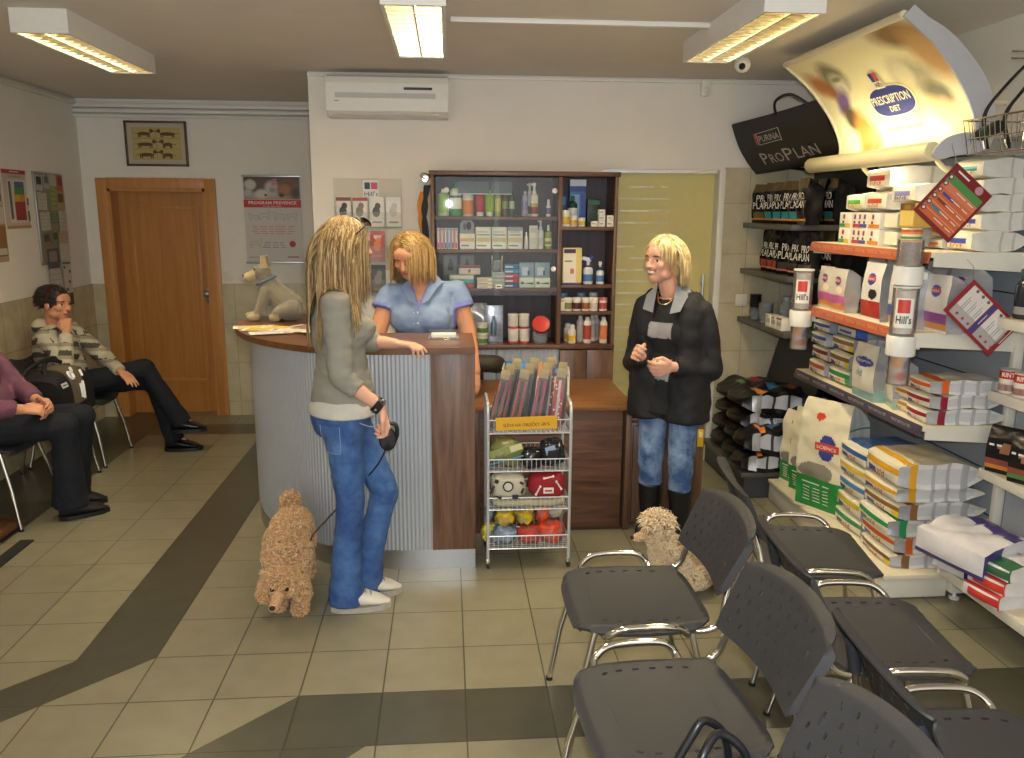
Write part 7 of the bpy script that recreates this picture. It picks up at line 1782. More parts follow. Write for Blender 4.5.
# ---- standing customer in the grey sweater
B1 = basis_from((.93, .36, 0), (0, 0, 1)); r1, f1, u1 = B1
hipc = V(-.445, 3.43, .93); chest = V(-.455, 3.43, 1.22); neckb = V(-.435, 3.43, 1.385); hc = V(-.405, 3.445, 1.565)
hf = V(.80, .60, -.03)
SR, SL = V(-.445, 3.275, 1.345), V(-.50, 3.585, 1.345); ER, WR = V(-.425, 3.245, 1.06), V(-.275, 3.25, .935)
EL_, WL = V(-.36, 3.70, 1.135), V(-.235, 3.655, 1.13)
HR, HL = V(-.44, 3.35, .90), V(-.455, 3.51, .90); KR, KL = V(-.42, 3.36, .50), V(-.285, 3.50, .49); AR, AL = V(-.465, 3.37, .085), V(-.40, 3.50, .085)
b = MB()
P1, Bh1 = head_shapes(b, hc, hf, (0, 0, 1), SKIN)
b.capsule(neckb, hc + V(-.01, 0, -.06), .052, .05, SKIN)
ell(b, chest, B1, (.135, .095, .17), SKIN); ell(b, hipc + V(0, 0, .10), B1, (.12, .09, .12), SKIN); ell(b, hipc, B1, (.145, .105, .11), SKIN)
for S_, E_, W_ in ((SR, ER, WR), (SL, EL_, WL)): b.capsule(neckb, S_, .05, .048, SKIN); b.capsule(S_, E_, .042, .036, SKIN); b.capsule(E_, W_, .036, .0245, SKIN)
for H_, K_, A_ in ((HR, KR, AR), (HL, KL, AL)): b.capsule(H_, K_, .072, .05, SKIN); b.capsule(K_, A_, .048, .033, SKIN); b.capsule(A_, A_ + V(.05, .01, -.045), .028, .022, SKIN)
hand(b, WR, (.35, .0, -.94), (-.75, .1, -.4), (.1, -1, 0), SKIN, curls=[.55, .7, .75, .8], k=.97, thumb=.8)
hand(b, WL, (1, -.28, -.05), (0, 0, -1), (0, 1, 0), SKIN, curls=[.25, .4, .5, .55], k=.95, thumb=.3)
w1 = finish_body(b, 'woman with long blonde hair in a grey sweater and jeans leaning at the counter', 'person', [(P1, Bh1, hc, {})])
SWEAT = mat('grey_sweater', '8a877d', .9, var=.05, scale=12, bump=.5, bscale=500)
g = MB()
ell(g, chest + V(0, 0, .0), B1, (.155, .115, .185), SWEAT); ell(g, hipc + V(0, 0, .16), B1, (.135, .108, .14), SWEAT); ell(g, hipc + V(0, 0, .07), B1, (.150, .125, .08), SWEAT)
etube(g, hipc, B1, [(-.035, .166, .134), (.05, .158, .126), (.13, .14, .112)], SWEAT)
for s in (-1, 1): ell(g, chest + r1 * s * .065 + f1 * .085 + u1 * .02, B1, (.065, .055, .062), SWEAT)
for S_, E_, W_ in ((SR, ER, WR), (SL, EL_, WL)):
    g.capsule(neckb - V(0, 0, .03), S_, .062, .06, SWEAT); g.capsule(S_, E_, .058, .050, SWEAT)
    e = E_.lerp(W_, .42 if S_ is SR else .12); g.capsule(E_, E_.lerp(W_, .15), .050, .049, SWEAT); g.tube([E_, e], [.050, .043], SWEAT, 14)
g.capsule(neckb + V(0, 0, -.02), neckb + V(0, 0, .0), .062, .058, SWEAT)
garment('sweater', g, [SWEAT], w1, .008, 5, .007, 9, 1, stretch=(1, 1, 2.2))
g = MB(); etube(g, hipc, B1, [(-.054, .184, .148), (-.02, .178, .144), (.03, .15, .12)], WHITE)
garment('undershirt', g, [mat('white_cotton', 'bdbab0', .9, var=.04, bump=.3)], w1, .007, 3, .002, 14, 2, label='white shirt hem showing below the sweater')
JEAN = denim('blue_denim', '2c4a80', '4f74a8'); 
g = MB(); ell(g, hipc + V(-.01, 0, -.075), B1, (.158, .122, .10), JEAN); ell(g, hipc - f1 * .05 + V(0, 0, -.085), B1, (.14, .088, .085), JEAN)
for H_, K_, A_ in ((HR, KR, AR), (HL, KL, AL)):
    g.capsule(H_ - V(0, 0, .02), K_, .088, .062, JEAN); g.capsule(K_, K_.lerp(A_, .35), .062, .058, JEAN); g.tube([K_.lerp(A_, .2), K_.lerp(A_, .6), A_ + V(.01, 0, -.055)], [.058, .062, .082], JEAN, 24)
garment('jeans', g, [JEAN, mat('denim_stitch', '8c8f8a', .8, var=0)], w1, .008, 4, .0045, 16, 3, stretch=(1, 1, 1.6), label='blue jeans')
from mathutils.bvhtree import BVHTree
jo = [c for c in w1.children if c.name.startswith('jeans')][0]; bv = BVHTree.FromPolygons([v.co for v in jo.data.vertices], [tuple(q.vertices) for q in jo.data.polygons])
pd = (r1 * .8 - f1 * .6).normalized(); ps = pd.cross(u1)
def onj(u, v, o=.004):
    w_ = (u - .5) * (.105 if v > .3 else .105 - .05 * (.3 - v)); q = hipc + pd * .5 + ps * w_ + V(0, 0, -.205 + .125 * v + (.02 * abs(u - .5) if v < .05 else 0)); h_ = bv.ray_cast(q, -pd)[0]
    return (h_ if h_ is not None else q - pd * .36) + pd * o
m = MB(); m.grid(onj, 10, 10, denim('pocket_denim', '35548a', '5a7cae'))
m.tube([onj(u, v, .005) for u, v in [(.06, 1 - .1 * i) for i in range(10)] + [(.06 + .11 * i, .06) for i in range(9)] + [(.94, .1 + .1 * i) for i in range(10)]], .0012, cm('8f9aa8'), 5)
m.obj('back_pocket', w1)
m = MB(); q = hipc + f1 * .06 + r1 * .145 + V(0, 0, -.075); m.tube(smoothpath([q + V(-.05, 0, .03), q + V(-.03, -.004, .0), q + V(.02, .002, -.02), q + V(.06, .02, -.02)], 4), .002, cm('9aa2ac'), 5); m.sphere(q + V(-.03, -.006, -.0), .006, CHROME, 8); m.obj('front_pocket', w1)
SNK = (mat('white_leather', 'cfcbc0', .5, var=.06, bump=.2), mat('grey_sole', 'a8a498', .6, var=.1), cm('8f8a80', .6))
shoe(w1, (-.455, 3.365, .08), (-.275, 3.385, 0), SNK, 'sneaker', label='white sneaker', h=.105, w=.054); shoe(w1, (-.395, 3.495, .08), (-.235, 3.525, 0), SNK, 'sneaker', label='white sneaker', h=.105, w=.054)
BL = [mat('hair_blonde_%d' % i, c, .42, var=.15, scale=60, spec=.4) for i, c in enumerate(('86683f', 'a28557', '6a5233', 'bda679'))]
h = MB(); hcc = hc - Bh1[1] * .020 + Bh1[2] * .034
ell(h, hcc, Bh1, (.086, .097, .092), BL[0]); 
hb1 = [(hcc, Bh1, (.088, .099, .094)), (hc, Bh1, (.080, .088, .115)), (chest + V(0, 0, .02), B1, (.165, .125, .21)), (SR, B1, (.068, .068, .068)), (SL, B1, (.068, .068, .068)), (neckb, B1, (.06, .06, .10))]
r_, f_, u_ = Bh1
rts = scalp(hcc, Bh1, (.086, .097, .092), 3000, lambda v: v.z > -.45 and (v.y < .42 or v.z > .62) and not (v.y > .25 and v.z < .45), 5)
def comb(p):
    q = p - hcc; s = 1 if q.dot(r_) > -.005 else -1
    return q.normalized() * .02 + r_ * s * .55 - f_ * .75 - u_ * .5
hair_strands(h, rts, BL, lambda p: .36 + .06 * max(0, -(p - hcc).dot(f_)) / .09, hb1, comb, 14, .0027, 1.6, 6, 4)
h.obj('hair', w1, sharp=180, label='long straight blonde hair')
m = MB(); wv = (WR - ER).normalized(); x_, y_ = frame_to(wv)
pos = WR - wv * .012
ring = [pos + (x_ * math.cos(a) * .033 + y_ * math.sin(a) * .030) for a in [2 * PI * i / 20 for i in range(20)]]
for o_ in (-.012, -.004, .004, .012): m.tube([p + wv * o_ for p in ring], .0052, LEATHER, 8, closed=True)
for a in (0.4, 1.6, 2.8, 4.0, 5.2): m.sphere(pos + (x_ * math.cos(a) * .038 + y_ * math.sin(a) * .035), (.006, .006, .006), STEEL, 8)
m.obj('bracelet', w1, label='wide black studded bracelet')
sgl = thing('sunglasses', 'dark sunglasses pushed up on the blonde woman\'s hair', 'sunglasses', tuple(hc + f_ * .055 + u_ * .105))
for s in (-1, 1):
    m = MB(); A_ = axes(f_ * .008 + r_ * s * .036, r_, u_ * .7 - f_ * .7); m.lathe([(.001, -.003), (.028, -.003), (.031, 0), (.028, .003), (.001, .003)], mat('dark_lens', '1a1816', .12, var=0, spec=.8), 20, A_, sy=.85); m.obj('lens', sgl)
    m = MB(); m.tube(smoothpath([r_ * s * .066 + f_ * .0, r_ * s * .088 - f_ * .05 - u_ * .035, r_ * s * .09 - f_ * .12 - u_ * .08], 4), .0028, BLACK, 6); m.obj('temple', sgl)
# retractable lead in her right hand
rl = thing('retractable_lead', 'black retractable dog lead held in the blonde woman\'s lowered hand', 'lead', tuple(WR + V(.042, .0, -.105)))
m = MB(); m.lathe([(.001, -.016), (.030, -.016), (.036, -.010), (.036, .010), (.030, .016), (.001, .016)], BLACK, 22, tm((-.016, 0, -.028), (PI / 2, 0, .1)), sy=1.35); m.obj('casing', rl)
m = MB(); m.tube(smoothpath([V(-.03, 0, .012), V(-.012, 0, .038), V(.018, 0, .03), V(.022, 0, -.01), V(.008, 0, -.045)], 5), .009, BLACK, 8); m.obj('grip', rl)
# ---- receptionist
f2 = V(-.18, -.98, 0); B2 = basis_from(f2, (0, 0, 1)); r2, f2, u2 = B2
hp2, ch2, nb2, hc2 = V(-.13, 4.62, .86), V(-.13, 4.54, 1.15), V(-.15, 4.50, 1.335), V(-.205, 4.43, 1.475)
h2f = V(-.30, -.86, -.50)
S2R, S2L = V(-.315, 4.53, 1.262), V(.055, 4.55, 1.275); E2R, W2R = V(-.385, 4.46, 1.05), V(-.33, 4.30, .88); E2L, W2L = V(.115, 4.50, 1.03), V(.15, 4.42, .85)
b = MB(); P2, Bh2 = head_shapes(b, hc2, h2f, (-.1, -.35, .9), SKIN2, 1.0, 1.06)
b.capsule(nb2, hc2 + V(.01, .03, -.05), .058, .056, SKIN2); ell(b, ch2, B2, (.17, .12, .18), SKIN2); ell(b, hp2 + V(0, -.03, .12), B2, (.165, .125, .15), SKIN2); ell(b, hp2, B2, (.175, .13, .13), SKIN2)
for S_, E_, W_ in ((S2R, E2R, W2R), (S2L, E2L, W2L)): b.capsule(nb2 - V(0, 0, .05), S_, .04, .045, SKIN2); b.capsule(S_, E_, .052, .049, SKIN2); b.capsule(E_, W_, .046, .028, SKIN2)
for s in (-1, 1): b.capsule(hp2 + r2 * s * .09, hp2 + r2 * s * .10 + V(0, 0, -.42), .085, .058, SKIN2); b.capsule(hp2 + r2 * s * .10 + V(0, 0, -.42), hp2 + r2 * s * .10 + V(0, 0, -.78), .055, .038, SKIN2); b.capsule(hp2 + r2 * s * .10 + V(0, 0, -.79), hp2 + r2 * s * .10 + f2 * .12 + V(0, 0, -.825), .035, .03, SKIN2)
hand(b, W2R, (.5, -.75, -.4), (.2, -.3, -1), (1, .4, 0), SKIN2, curl=.3); hand(b, W2L, (-.1, -.55, -.8), (-.6, .5, -.3), (-.8, -.5, .2), SKIN2, curl=.25)
w2 = finish_body(b, 'receptionist in a light blue tunic looking down behind the counter', 'person', [(P2, Bh2, hc2, dict(eyes=.45))], skin=SKIN2)
TUN = mat('blue_tunic', '8296b8', .85, var=.04, bump=.3); TUN2 = mat('lilac_trim', '7a80c0', .8, var=.03)
g = MB(); ell(g, ch2 + V(0, 0, .0), B2, (.192, .145, .19), TUN); ell(g, hp2 + V(0, -.02, .12), B2, (.185, .15, .16), TUN); ell(g, hp2 + V(0, 0, .0), B2, (.195, .155, .13), TUN); etube(g, hp2, B2, [(-.14, .20, .165), (.06, .19, .155)], TUN)
for s in (-1, 1): ell(g, ch2 + r2 * s * .075 + f2 * .095 + V(0, 0, -.015), B2, (.095, .066, .085), TUN)
for S_, E_ in ((S2R, E2R), (S2L, E2L)): g.capsule(nb2 - V(0, 0, .05), S_, .056, .058, TUN); g.capsule(S_, S_.lerp(E_, .2), .062, .066, TUN); g.tube([S_, S_.lerp(E_, .38)], [.062, .076], TUN, 18)
g.capsule(nb2 - V(0, 0, .045), nb2 - V(0, 0, .01), .072, .066, TUN)
fr2 = lambda p: (p - ch2).dot(f2)
def tpaint(c):
    q = c - ch2; x, z, y = q.dot(r2), q.z, q.dot(f2)
    if y > .02 and z > .02 and abs(x) < (z - .02) * .33: return 2 if abs(x) < (z - .075) * .42 and z > .075 else 1
    for S_, E_ in ((S2R, E2R), (S2L, E2L)):
        d = (E_ - S_).normalized(); t = (c - S_).dot(d)
        if t > .065 and ((c - S_) - d * t).length < .1 and abs(q.dot(r2)) > .17: return 1
    return 0
garment('tunic', g, [TUN, TUN2, SKIN2], w2, .008, 5, .006, 10, 4, tpaint, label='light blue short sleeved tunic with lilac placket', stretch=(1, 1, 1.5))
m = MB()
for s in (-1, 1): m.add([ch2 + r2 * s * x + f2 * y + V(0, 0, z) for x, y, z in ((.012, .135, .07), (.055, .075, .205), (.10, .10, .165), (.055, .145, .095))], [(0, 1, 2, 3)], TUN); m.add([ch2 + r2 * s * x + f2 * y + V(0, 0, z) for x, y, z in ((.055, .075, .205), (.07, .0, .225), (.115, .03, .18), (.10, .10, .165))], [(0, 1, 2, 3)], TUN)
m.obj('collar', w2)
m = MB()
for z in (.03, -.03, -.09): m.sphere(ch2 + f2 * (.165 if z > -.05 else .16) + V(0, 0, z), (.006, .006, .006), WHITE, 8); m.sphere(ch2 + f2 * .17 + r2 * .02 + V(0, 0, z), (.003, .003, .003), WHITE, 6)
m.obj('button', w2)
g = MB()
for s in (-1, 1): g.capsule(hp2 + r2 * s * .09 + V(0, 0, -.05), hp2 + r2 * s * .10 + V(0, 0, -.42), .10, .075, TUN); g.tube([hp2 + r2 * s * .10 + V(0, 0, -.38), hp2 + r2 * s * .10 + V(0, 0, -.82)], [.075, .075], TUN, 16)
garment('trousers', g, [mat('white_trousers', 'b9bcc4', .85, var=.03)], w2, .010, 4, .004, 10, 5)
HB = [mat('hair_gold_%d' % i, c, .4, var=.15, scale=60, spec=.45) for i, c in enumerate(('93703e', 'b08f58', '7a5a30', 'c2a571'))]
h = MB(); r_, f_, u_ = Bh2; hcc2 = hc2 - f_ * .02 + u_ * .034; ell(h, hcc2, Bh2, (.091, .098, .092), HB[0])
hb2 = [(hcc2, Bh2, (.093, .100, .094)), (hc2, Bh2, (.086, .086, .115)), (ch2, B2, (.20, .155, .215)), (S2R, B2, (.082,) * 3), (S2L, B2, (.082,) * 3)]
rts = scalp(hcc2, Bh2, (.090, .097, .091), 2400, lambda v: v.z > -.5 and (v.y < .15 or v.z > .62) and not (v.y > .0 and v.z < .4), 8)
def comb2(p):
    q = p - hcc2; s = 1 if q.dot(r_) > .015 else -1
    return q.normalized() * .03 + r_ * s * .6 - f_ * .95 - u_ * .2
hair_strands(h, rts, HB, lambda p: .25, hb2, comb2, 11, .0027, 1.4, 9, 4)
h.obj('hair', w2, sharp=180, label='shoulder length golden blonde hair')
# ---- woman in the black jacket
f3 = V(-.62, -.78, 0); B3 = basis_from(f3, (0, 0, 1)); r3, f3, u3 = B3
O3 = V(1.15, 4.08, 0)
hp3, ch3, nb3, hc3 = O3 + V(0, 0, .82), O3 + V(-.005, 0, 1.13), O3 + V(-.025, -.01, 1.32), O3 + V(-.075, -.03, 1.475)
h3f = V(-.86, -.50, -.02)
S3R, S3L = O3 + r3 * .155 + V(0, 0, 1.235) + f3 * .01, O3 - r3 * .155 + V(0, 0, 1.235)
E3R, W3R = S3R + V(-.045, .02, -.29), V(.955, 3.93, 1.015); E3L, W3L = S3L + V(.06, -.02, -.30), V(1.105, 3.90, .965)
b = MB(); P3, Bh3 = head_shapes(b, hc3, h3f, (0, 0, 1), SKIN)
b.capsule(nb3, hc3 + V(.015, .01, -.05), .054, .052, SKIN); ell(b, ch3, B3, (.15, .11, .18), SKIN); ell(b, hp3 + V(0, 0, .12), B3, (.14, .11, .15), SKIN); ell(b, hp3, B3, (.155, .115, .12), SKIN)
H3 = [(O3 + r3 * s * .085 + V(0, 0, .80), O3 + r3 * s * .085 + f3 * .02 + V(0, 0, .44), O3 + r3 * s * .085 + V(0, 0, .08)) for s in (-1, 1)]
for S_, E_, W_ in ((S3R, E3R, W3R), (S3L, E3L, W3L)): b.capsule(nb3 - V(0, 0, .055), S_, .036, .04, SKIN); b.capsule(S_, E_, .046, .04, SKIN); b.capsule(E_, W_, .038, .026, SKIN)
for H_, K_, A_ in H3: b.capsule(H_, K_, .078, .052, SKIN); b.capsule(K_, A_, .05, .035, SKIN); b.capsule(A_, A_ + f3 * .11 + V(0, 0, -.045), .032, .028, SKIN)
hand(b, W3R, (-.45, -.55, .30), (.5, -.3, -.4), (.3, -.1, .9), SKIN, curls=[.6, .75, .8, .8], thumb=.9); hand(b, W3L, (-.85, -.3, -.1), (.2, .6, -.5), (-.1, -.2, .95), SKIN, curls=[.55, .65, .7, .7], thumb=.9)
w3 = finish_body(b, 'smiling woman with short blonde hair in a black jacket and jeans', 'person', [(P3, Bh3, hc3, dict(smile=1, look=-.003))])
JKT = mat('black_jacket', '17171b', .75, var=.08, scale=8, bump=.4, bscale=60); TOPM = mat('black_top', '1b1b1f', .85, var=.05); GRY = mat('grey_panel', '8e8d8d', .85, var=.03); COL = mat('grey_lining', '7d8288', .8, var=.03)
g = MB(); ell(g, ch3, B3, (.160, .122, .19), TOPM); ell(g, hp3 + V(0, 0, .10), B3, (.152, .125, .16), TOPM)
for s in (-1, 1): ell(g, ch3 + r3 * s * .065 + f3 * .075 + V(0, 0, -.01), B3, (.080, .052, .075), TOPM)
def t3(c):
    x, z = (c - ch3).dot(r3), c.z; y = (c - ch3).dot(f3)
    if y > 0 and z > ch3.z + .155 and abs(x) < .07: return 2
    return 1 if y > 0 and (1.095 < z < 1.175 or .88 < z < .985) and -.05 < x < .075 else 0
etube(g, hp3, B3, [(-.12, .170, .146), (.08, .150, .124)], TOPM)
garment('top', g, [TOPM, GRY, SKIN], w3, .008, 5, .004, 12, 6, t3, label='black top with grey front panels')
g = MB()
for s in (-1, 1):
    off = r3 * s
    ell(g, ch3 + off * .108 - f3 * .01, B3, (.092, .138, .20), JKT); ell(g, hp3 + off * .112 - f3 * .005 + V(0, 0, .10), B3, (.094, .148, .22), JKT); ell(g, ch3 + off * .03 - f3 * .09, B3, (.10, .075, .2), JKT); ell(g, hp3 + off * .03 - f3 * .09 + V(0, 0, .08), B3, (.10, .08, .2), JKT)
    g.tube([hp3 + off * .085 + f3 * .01 + V(0, 0, -.15), hp3 + off * .095 + f3 * .01 + V(0, 0, .10)], [.135, .118], JKT, 22)
for S_, E_, W_ in ((S3R, E3R, W3R), (S3L, E3L, W3L)): g.capsule(nb3 - V(0, 0, .05) - f3 * .03, S_, .058, .054, JKT); g.capsule(S_, E_, .058, .056, JKT); g.capsule(E_, E_.lerp(W_, .5), .057, .050, JKT); g.tube([E_.lerp(W_, .3), E_.lerp(W_, .93)], [.052, .046], JKT, 16)
garment('jacket', g, [JKT], w3, .009, 4, .010, 9, 7, label='open black jacket')
m = MB()
for s in (-1, 1):
    m.add([nb3 + r3 * s * x + f3 * y + V(0, 0, z) for x, y, z in ((.045, .105, -.10), (.052, .04, .04), (.11, .045, -.02), (.10, .105, -.085))] + [nb3 + r3 * s * x + f3 * y + V(0, 0, z) for x, y, z in ((.045, -.06, .045), (.105, -.06, -.015))], [(0, 1, 2, 3), (1, 4, 5, 2)], COL)
m.obj('collar', w3, label='grey turned down collar')
m = MB(); A_ = axes(ch3 - r3 * .10 + f3 * .118 + V(0, 0, .03), -f3.cross(V(0, 0, 1)) if False else r3, (0, 0, 1)); m.box((0, 0, .006), (.035, .005, .002), cm('a8a29a'), M=A_); m.obj('chest_mark', w3)
J3 = denim('faded_denim', '35507f', '8ba3c4', .5)
g = MB(); ell(g, hp3 + V(0, 0, -.04), B3, (.162, .125, .11), J3)
for H_, K_, A_ in H3: g.capsule(H_ - V(0, 0, .02), K_, .088, .068, J3); g.capsule(K_, K_.lerp(A_, .3), .067, .062, J3); g.tube([K_, K_.lerp(A_, .52)], [.066, .060], J3, 18)
garment('jeans', g, [J3], w3, .008, 4, .006, 14, 8, label='faded blue jeans')
for H_, K_, A_ in H3:
    g = MB(); g.tube([K_.lerp(A_, .40), K_.lerp(A_, .7), A_], [.066, .058, .05], LEATHER, 18); g.capsule(A_ + V(0, 0, -.02), A_ + f3 * .11 + V(0, 0, -.04), .048, .036, LEATHER)
    g.sphere(A_ - f3 * .02 + V(0, 0, -.035), .042, LEATHER); o_ = garment('boot', g, [LEATHER], w3, .008, 3, .004, 16, 9, label='tall black leather boot')
    for v in o_.data.vertices: v.co.z = max(v.co.z, .003)
m = MB(); m.tube(smoothpath([nb3 + r3 * x + f3 * y + V(0, 0, z) for x, y, z in ((-.055, .03, .0), (-.03, .075, -.045), (0, .09, -.058), (.03, .075, -.045), (.055, .03, .0))], 5), .0035, mat('gold_chain', 'd2b878', .25, .9, var=.1), 6); m.obj('necklace', w3)
HS = [mat('hair_light_%d' % i, c, .45, var=.12, scale=60, spec=.4) for i, c in enumerate(('c2a66c', 'd8c292', 'ad8f58', 'e2d3ae'))]
h = MB(); r_, f_, u_ = Bh3; hcc3 = hc3 - f_ * .02 + u_ * .036; ell(h, hcc3, Bh3, (.087, .096, .092), HS[0]); ell(h, hc3 - f_ * .05 - u_ * .03, Bh3, (.076, .052, .072), HS[0])
hb3 = [(hcc3, Bh3, (.090, .099, .095)), (hc3, Bh3, (.083, .086, .10))]
rts = scalp(hcc3, Bh3, (.089, .097, .093), 2200, lambda v: v.z > -.55 and (v.y < .35 or v.z > .45) and not (v.y > .1 and v.z < .2), 11)
def comb3(p):
    q = p - hcc3; s = 1 if q.dot(r_) > -.02 else -1
    return q.normalized() * .10 + r_ * s * .55 + f_ * (.35 if q.dot(f_) > .02 else -.5) - u_ * .35
hair_strands(h, rts, HS, lambda p: .075 if (p - hcc3).dot(f_) > .04 else .125, hb3, comb3, 9, .0028, 1.1, 12, 4)
h.obj('hair', w3, sharp=180, label='short layered light blonde hair')
# ---- girl waiting by the brown door
f4 = V(.92, -.25, 0); B4 = basis_from(f4, (0, 0, 1)); r4, f4, u4 = B4
hp4, ch4, nb4, hc4 = V(-.0, 0, 0) + V(-2.58, 5.70, .545), V(-2.60, 5.60, .80), V(-2.585, 5.565, .965), V(-2.545, 5.54, 1.10)
h4f = V(.90, -.30, -.08)
S4R, S4L = V(-2.57, 5.41, .90), V(-2.56, 5.75, .90); E4R, W4R = V(-2.42, 5.30, .74), V(-2.435, 5.40, .945); E4L, W4L = V(-2.36, 5.77, .70), V(-2.20, 5.60, .635)
b = MB(); P4, Bh4 = head_shapes(b, hc4, h4f, (0, .05, 1), SKIN2, .98)
b.capsule(nb4, hc4 + V(-.02, 0, -.05), .05, .05, SKIN2); ell(b, ch4, B4, (.14, .10, .17), SKIN2); ell(b, hp4 + V(0, -.03, .10), B4, (.13, .10, .14), SKIN2); ell(b, hp4, B4, (.15, .12, .10), SKIN2)
for S_, E_, W_ in ((S4R, E4R, W4R), (S4L, E4L, W4L)): b.capsule(nb4 - V(0, 0, .03), S_, .048, .046, SKIN2); b.capsule(S_, E_, .042, .036, SKIN2); b.capsule(E_, W_, .035, .025, SKIN2)
L4 = [(V(-2.53, 5.60, .54), V(-2.09, 5.74, .635), V(-1.90, 5.80, .245), V(-1.74, 5.83, .16)), (V(-2.53, 5.78, .53), V(-2.09, 5.86, .52), V(-1.98, 5.88, .10), V(-1.80, 5.90, .0))]
for H_, K_, A_, T_ in L4: b.capsule(H_, K_, .072, .052, SKIN2); b.capsule(K_, A_, .048, .034, SKIN2); b.capsule(A_, A_.lerp(T_, .35) + V(0, 0, .008), .026, .020, SKIN2)
hand(b, W4R, (-.25, .55, .8), (-.3, .8, .3), (-.6, .2, .3), SKIN2, curls=[.6, .65, .7, .7], k=.92); hand(b, W4L, (.75, -.45, -.45), (-.3, -.2, -.9), (.3, .8, .1), SKIN2, curl=.15, k=.95)
w4 = finish_body(b, 'seated girl in a patterned hooded jacket resting her chin on her hand', 'person', [(P4, Bh4, hc4, {})], skin=SKIN2)
HOOD = mat('hoodie_cream', 'b3ac98', .9, var=.04, bump=.4); HD1 = mat('hoodie_dark', '4a463e', .9, var=.05); HD2 = mat('hoodie_tan', '8f866f', .9, var=.05)
g = MB(); ell(g, ch4, B4, (.17, .128, .19), HOOD); ell(g, hp4 + V(-.01, -.03, .10), B4, (.165, .132, .15), HOOD)
for S_, E_, W_ in ((S4R, E4R, W4R), (S4L, E4L, W4L)): g.capsule(nb4 - V(0, 0, .05), S_, .062, .064, HOOD); g.capsule(S_, E_, .062, .055, HOOD); g.capsule(E_, E_.lerp(W_, .5), .053, .046, HOOD); g.tube([E_.lerp(W_, .3), E_.lerp(W_, .9)], [.048, .041], HOOD, 16)
ell(g, nb4 - f4 * .07 - V(0, 0, .01), B4, (.10, .06, .055), HOOD)
def hp(c):
    q = c - ch4; bnd = (c.z * 1.0 + .25 * c.y) % .085
    if c.z > .955 or (c - W4L).length < .10 or (c - W4R).length < .10: return 0
    k = noise.noise(Vector((c.x * 16, c.y * 16, round(c.z * 12) * 3.1)))
    if bnd < .036 and k > -.05 and q.dot(f4) > -.1: return 1
    return 2 if bnd > .062 else 0
garment('hooded_jacket', g, [HOOD, HD1, HD2], w4, .007, 4, .006, 12, 10, hp, label='cream hooded jacket with dark patches')
DJ = mat('dark_denim', '13161f', .85, var=.1, scale=10, bump=.3, bscale=600)
g = MB(); ell(g, hp4 + V(0, .02, -.0), B4, (.165, .135, .095), DJ)
for H_, K_, A_, T_ in L4: g.capsule(H_, K_, .088, .066, DJ); g.capsule(K_, K_.lerp(A_, .4), .064, .058, DJ); g.tube([K_.lerp(A_, .2), K_.lerp(A_, 1.06)], [.058, .068], DJ, 16)
garment('jeans', g, [DJ], w4, .009, 4, .005, 12, 11, label='dark blue jeans')
BSH = (mat('black_patent', '131316', .18, var=.05), BLACK, cm('26262a', .5))
for (H_, K_, A_, T_) in L4: shoe(w4, A_, T_, BSH, 'shoe', h=.10, w=.055, label='shiny black shoe')
HD = [mat('hair_dark_%d' % i, c, .42, var=.1, scale=60) for i, c in enumerate(('2a1d16', '3a281d', '1f1612'))]
h = MB(); r_, f_, u_ = Bh4; hcc4 = hc4 - f_ * .015 + u_ * .034; ell(h, hcc4, Bh4, (.079, .095, .088), HD[0]); ell(h, hc4 - f_ * .10 - u_ * .0, Bh4, (.035, .035, .04), HD[0])
rts = scalp(hcc4, Bh4, (.078, .094, .087), 420, lambda v: v.z > -.35 and v.y < .8, 14)
hair_strands(h, rts, HD, lambda p: max(.04, min(.16, ((p - hcc4).dot(f_) + .11) * .85)), [(hcc4, Bh4, (.082, .094, .090))], lambda p: -f_ + (p - hcc4).normalized() * .1 + u_ * .02, 6, .004, .0, 15, 4)
h.obj('hair', w4, sharp=180, label='dark hair tied back')
# ---- person in the purple top at the left edge
f5 = V(.98, .12, 0); B5 = basis_from(f5, (0, 0, 1)); r5, f5, u5 = B5
hp5, ch5, nb5, hc5 = V(-2.55, 4.56, .56), V(-2.55, 4.46, .86), V(-2.58, 4.42, 1.06), V(-2.55, 4.40, 1.22)
S5R, S5L = V(-2.55, 4.25, .99), V(-2.58, 4.62, 1.0); E5R, W5R = V(-2.43, 4.20, .72), V(-2.24, 4.38, .675); E5L, W5L = V(-2.40, 4.66, .74), V(-2.22, 4.51, .69)
b = MB(); P5, Bh5 = head_shapes(b, hc5, (1, .15, -.05), (0, 0, 1), SKIN2)
b.capsule(nb5, hc5 + V(-.02, 0, -.05), .056, .054, SKIN2); ell(b, ch5, B5, (.16, .12, .19), SKIN2); ell(b, hp5 + V(0, -.04, .12), B5, (.16, .13, .16), SKIN2); ell(b, hp5, B5, (.165, .13, .11), SKIN2)
for S_, E_, W_ in ((S5R, E5R, W5R), (S5L, E5L, W5L)): b.capsule(nb5 - V(0, 0, .03), S_, .055, .055, SKIN2); b.capsule(S_, E_, .05, .042, SKIN2); b.capsule(E_, W_, .04, .028, SKIN2)
L5 = [(V(-2.53, 4.45, .54), V(-2.10, 4.52, .545), V(-2.13, 4.56, .10), V(-1.98, 4.66, 0)), (V(-2.53, 4.64, .54), V(-2.10, 4.74, .545), V(-2.20, 4.76, .10), V(-2.05, 4.82, 0))]
for H_, K_, A_, T_ in L5: b.capsule(H_, K_, .078, .056, SKIN2); b.capsule(K_, A_, .052, .036, SKIN2); b.capsule(A_, A_.lerp(T_, .35) + V(0, 0, -.01), .028, .022, SKIN2)
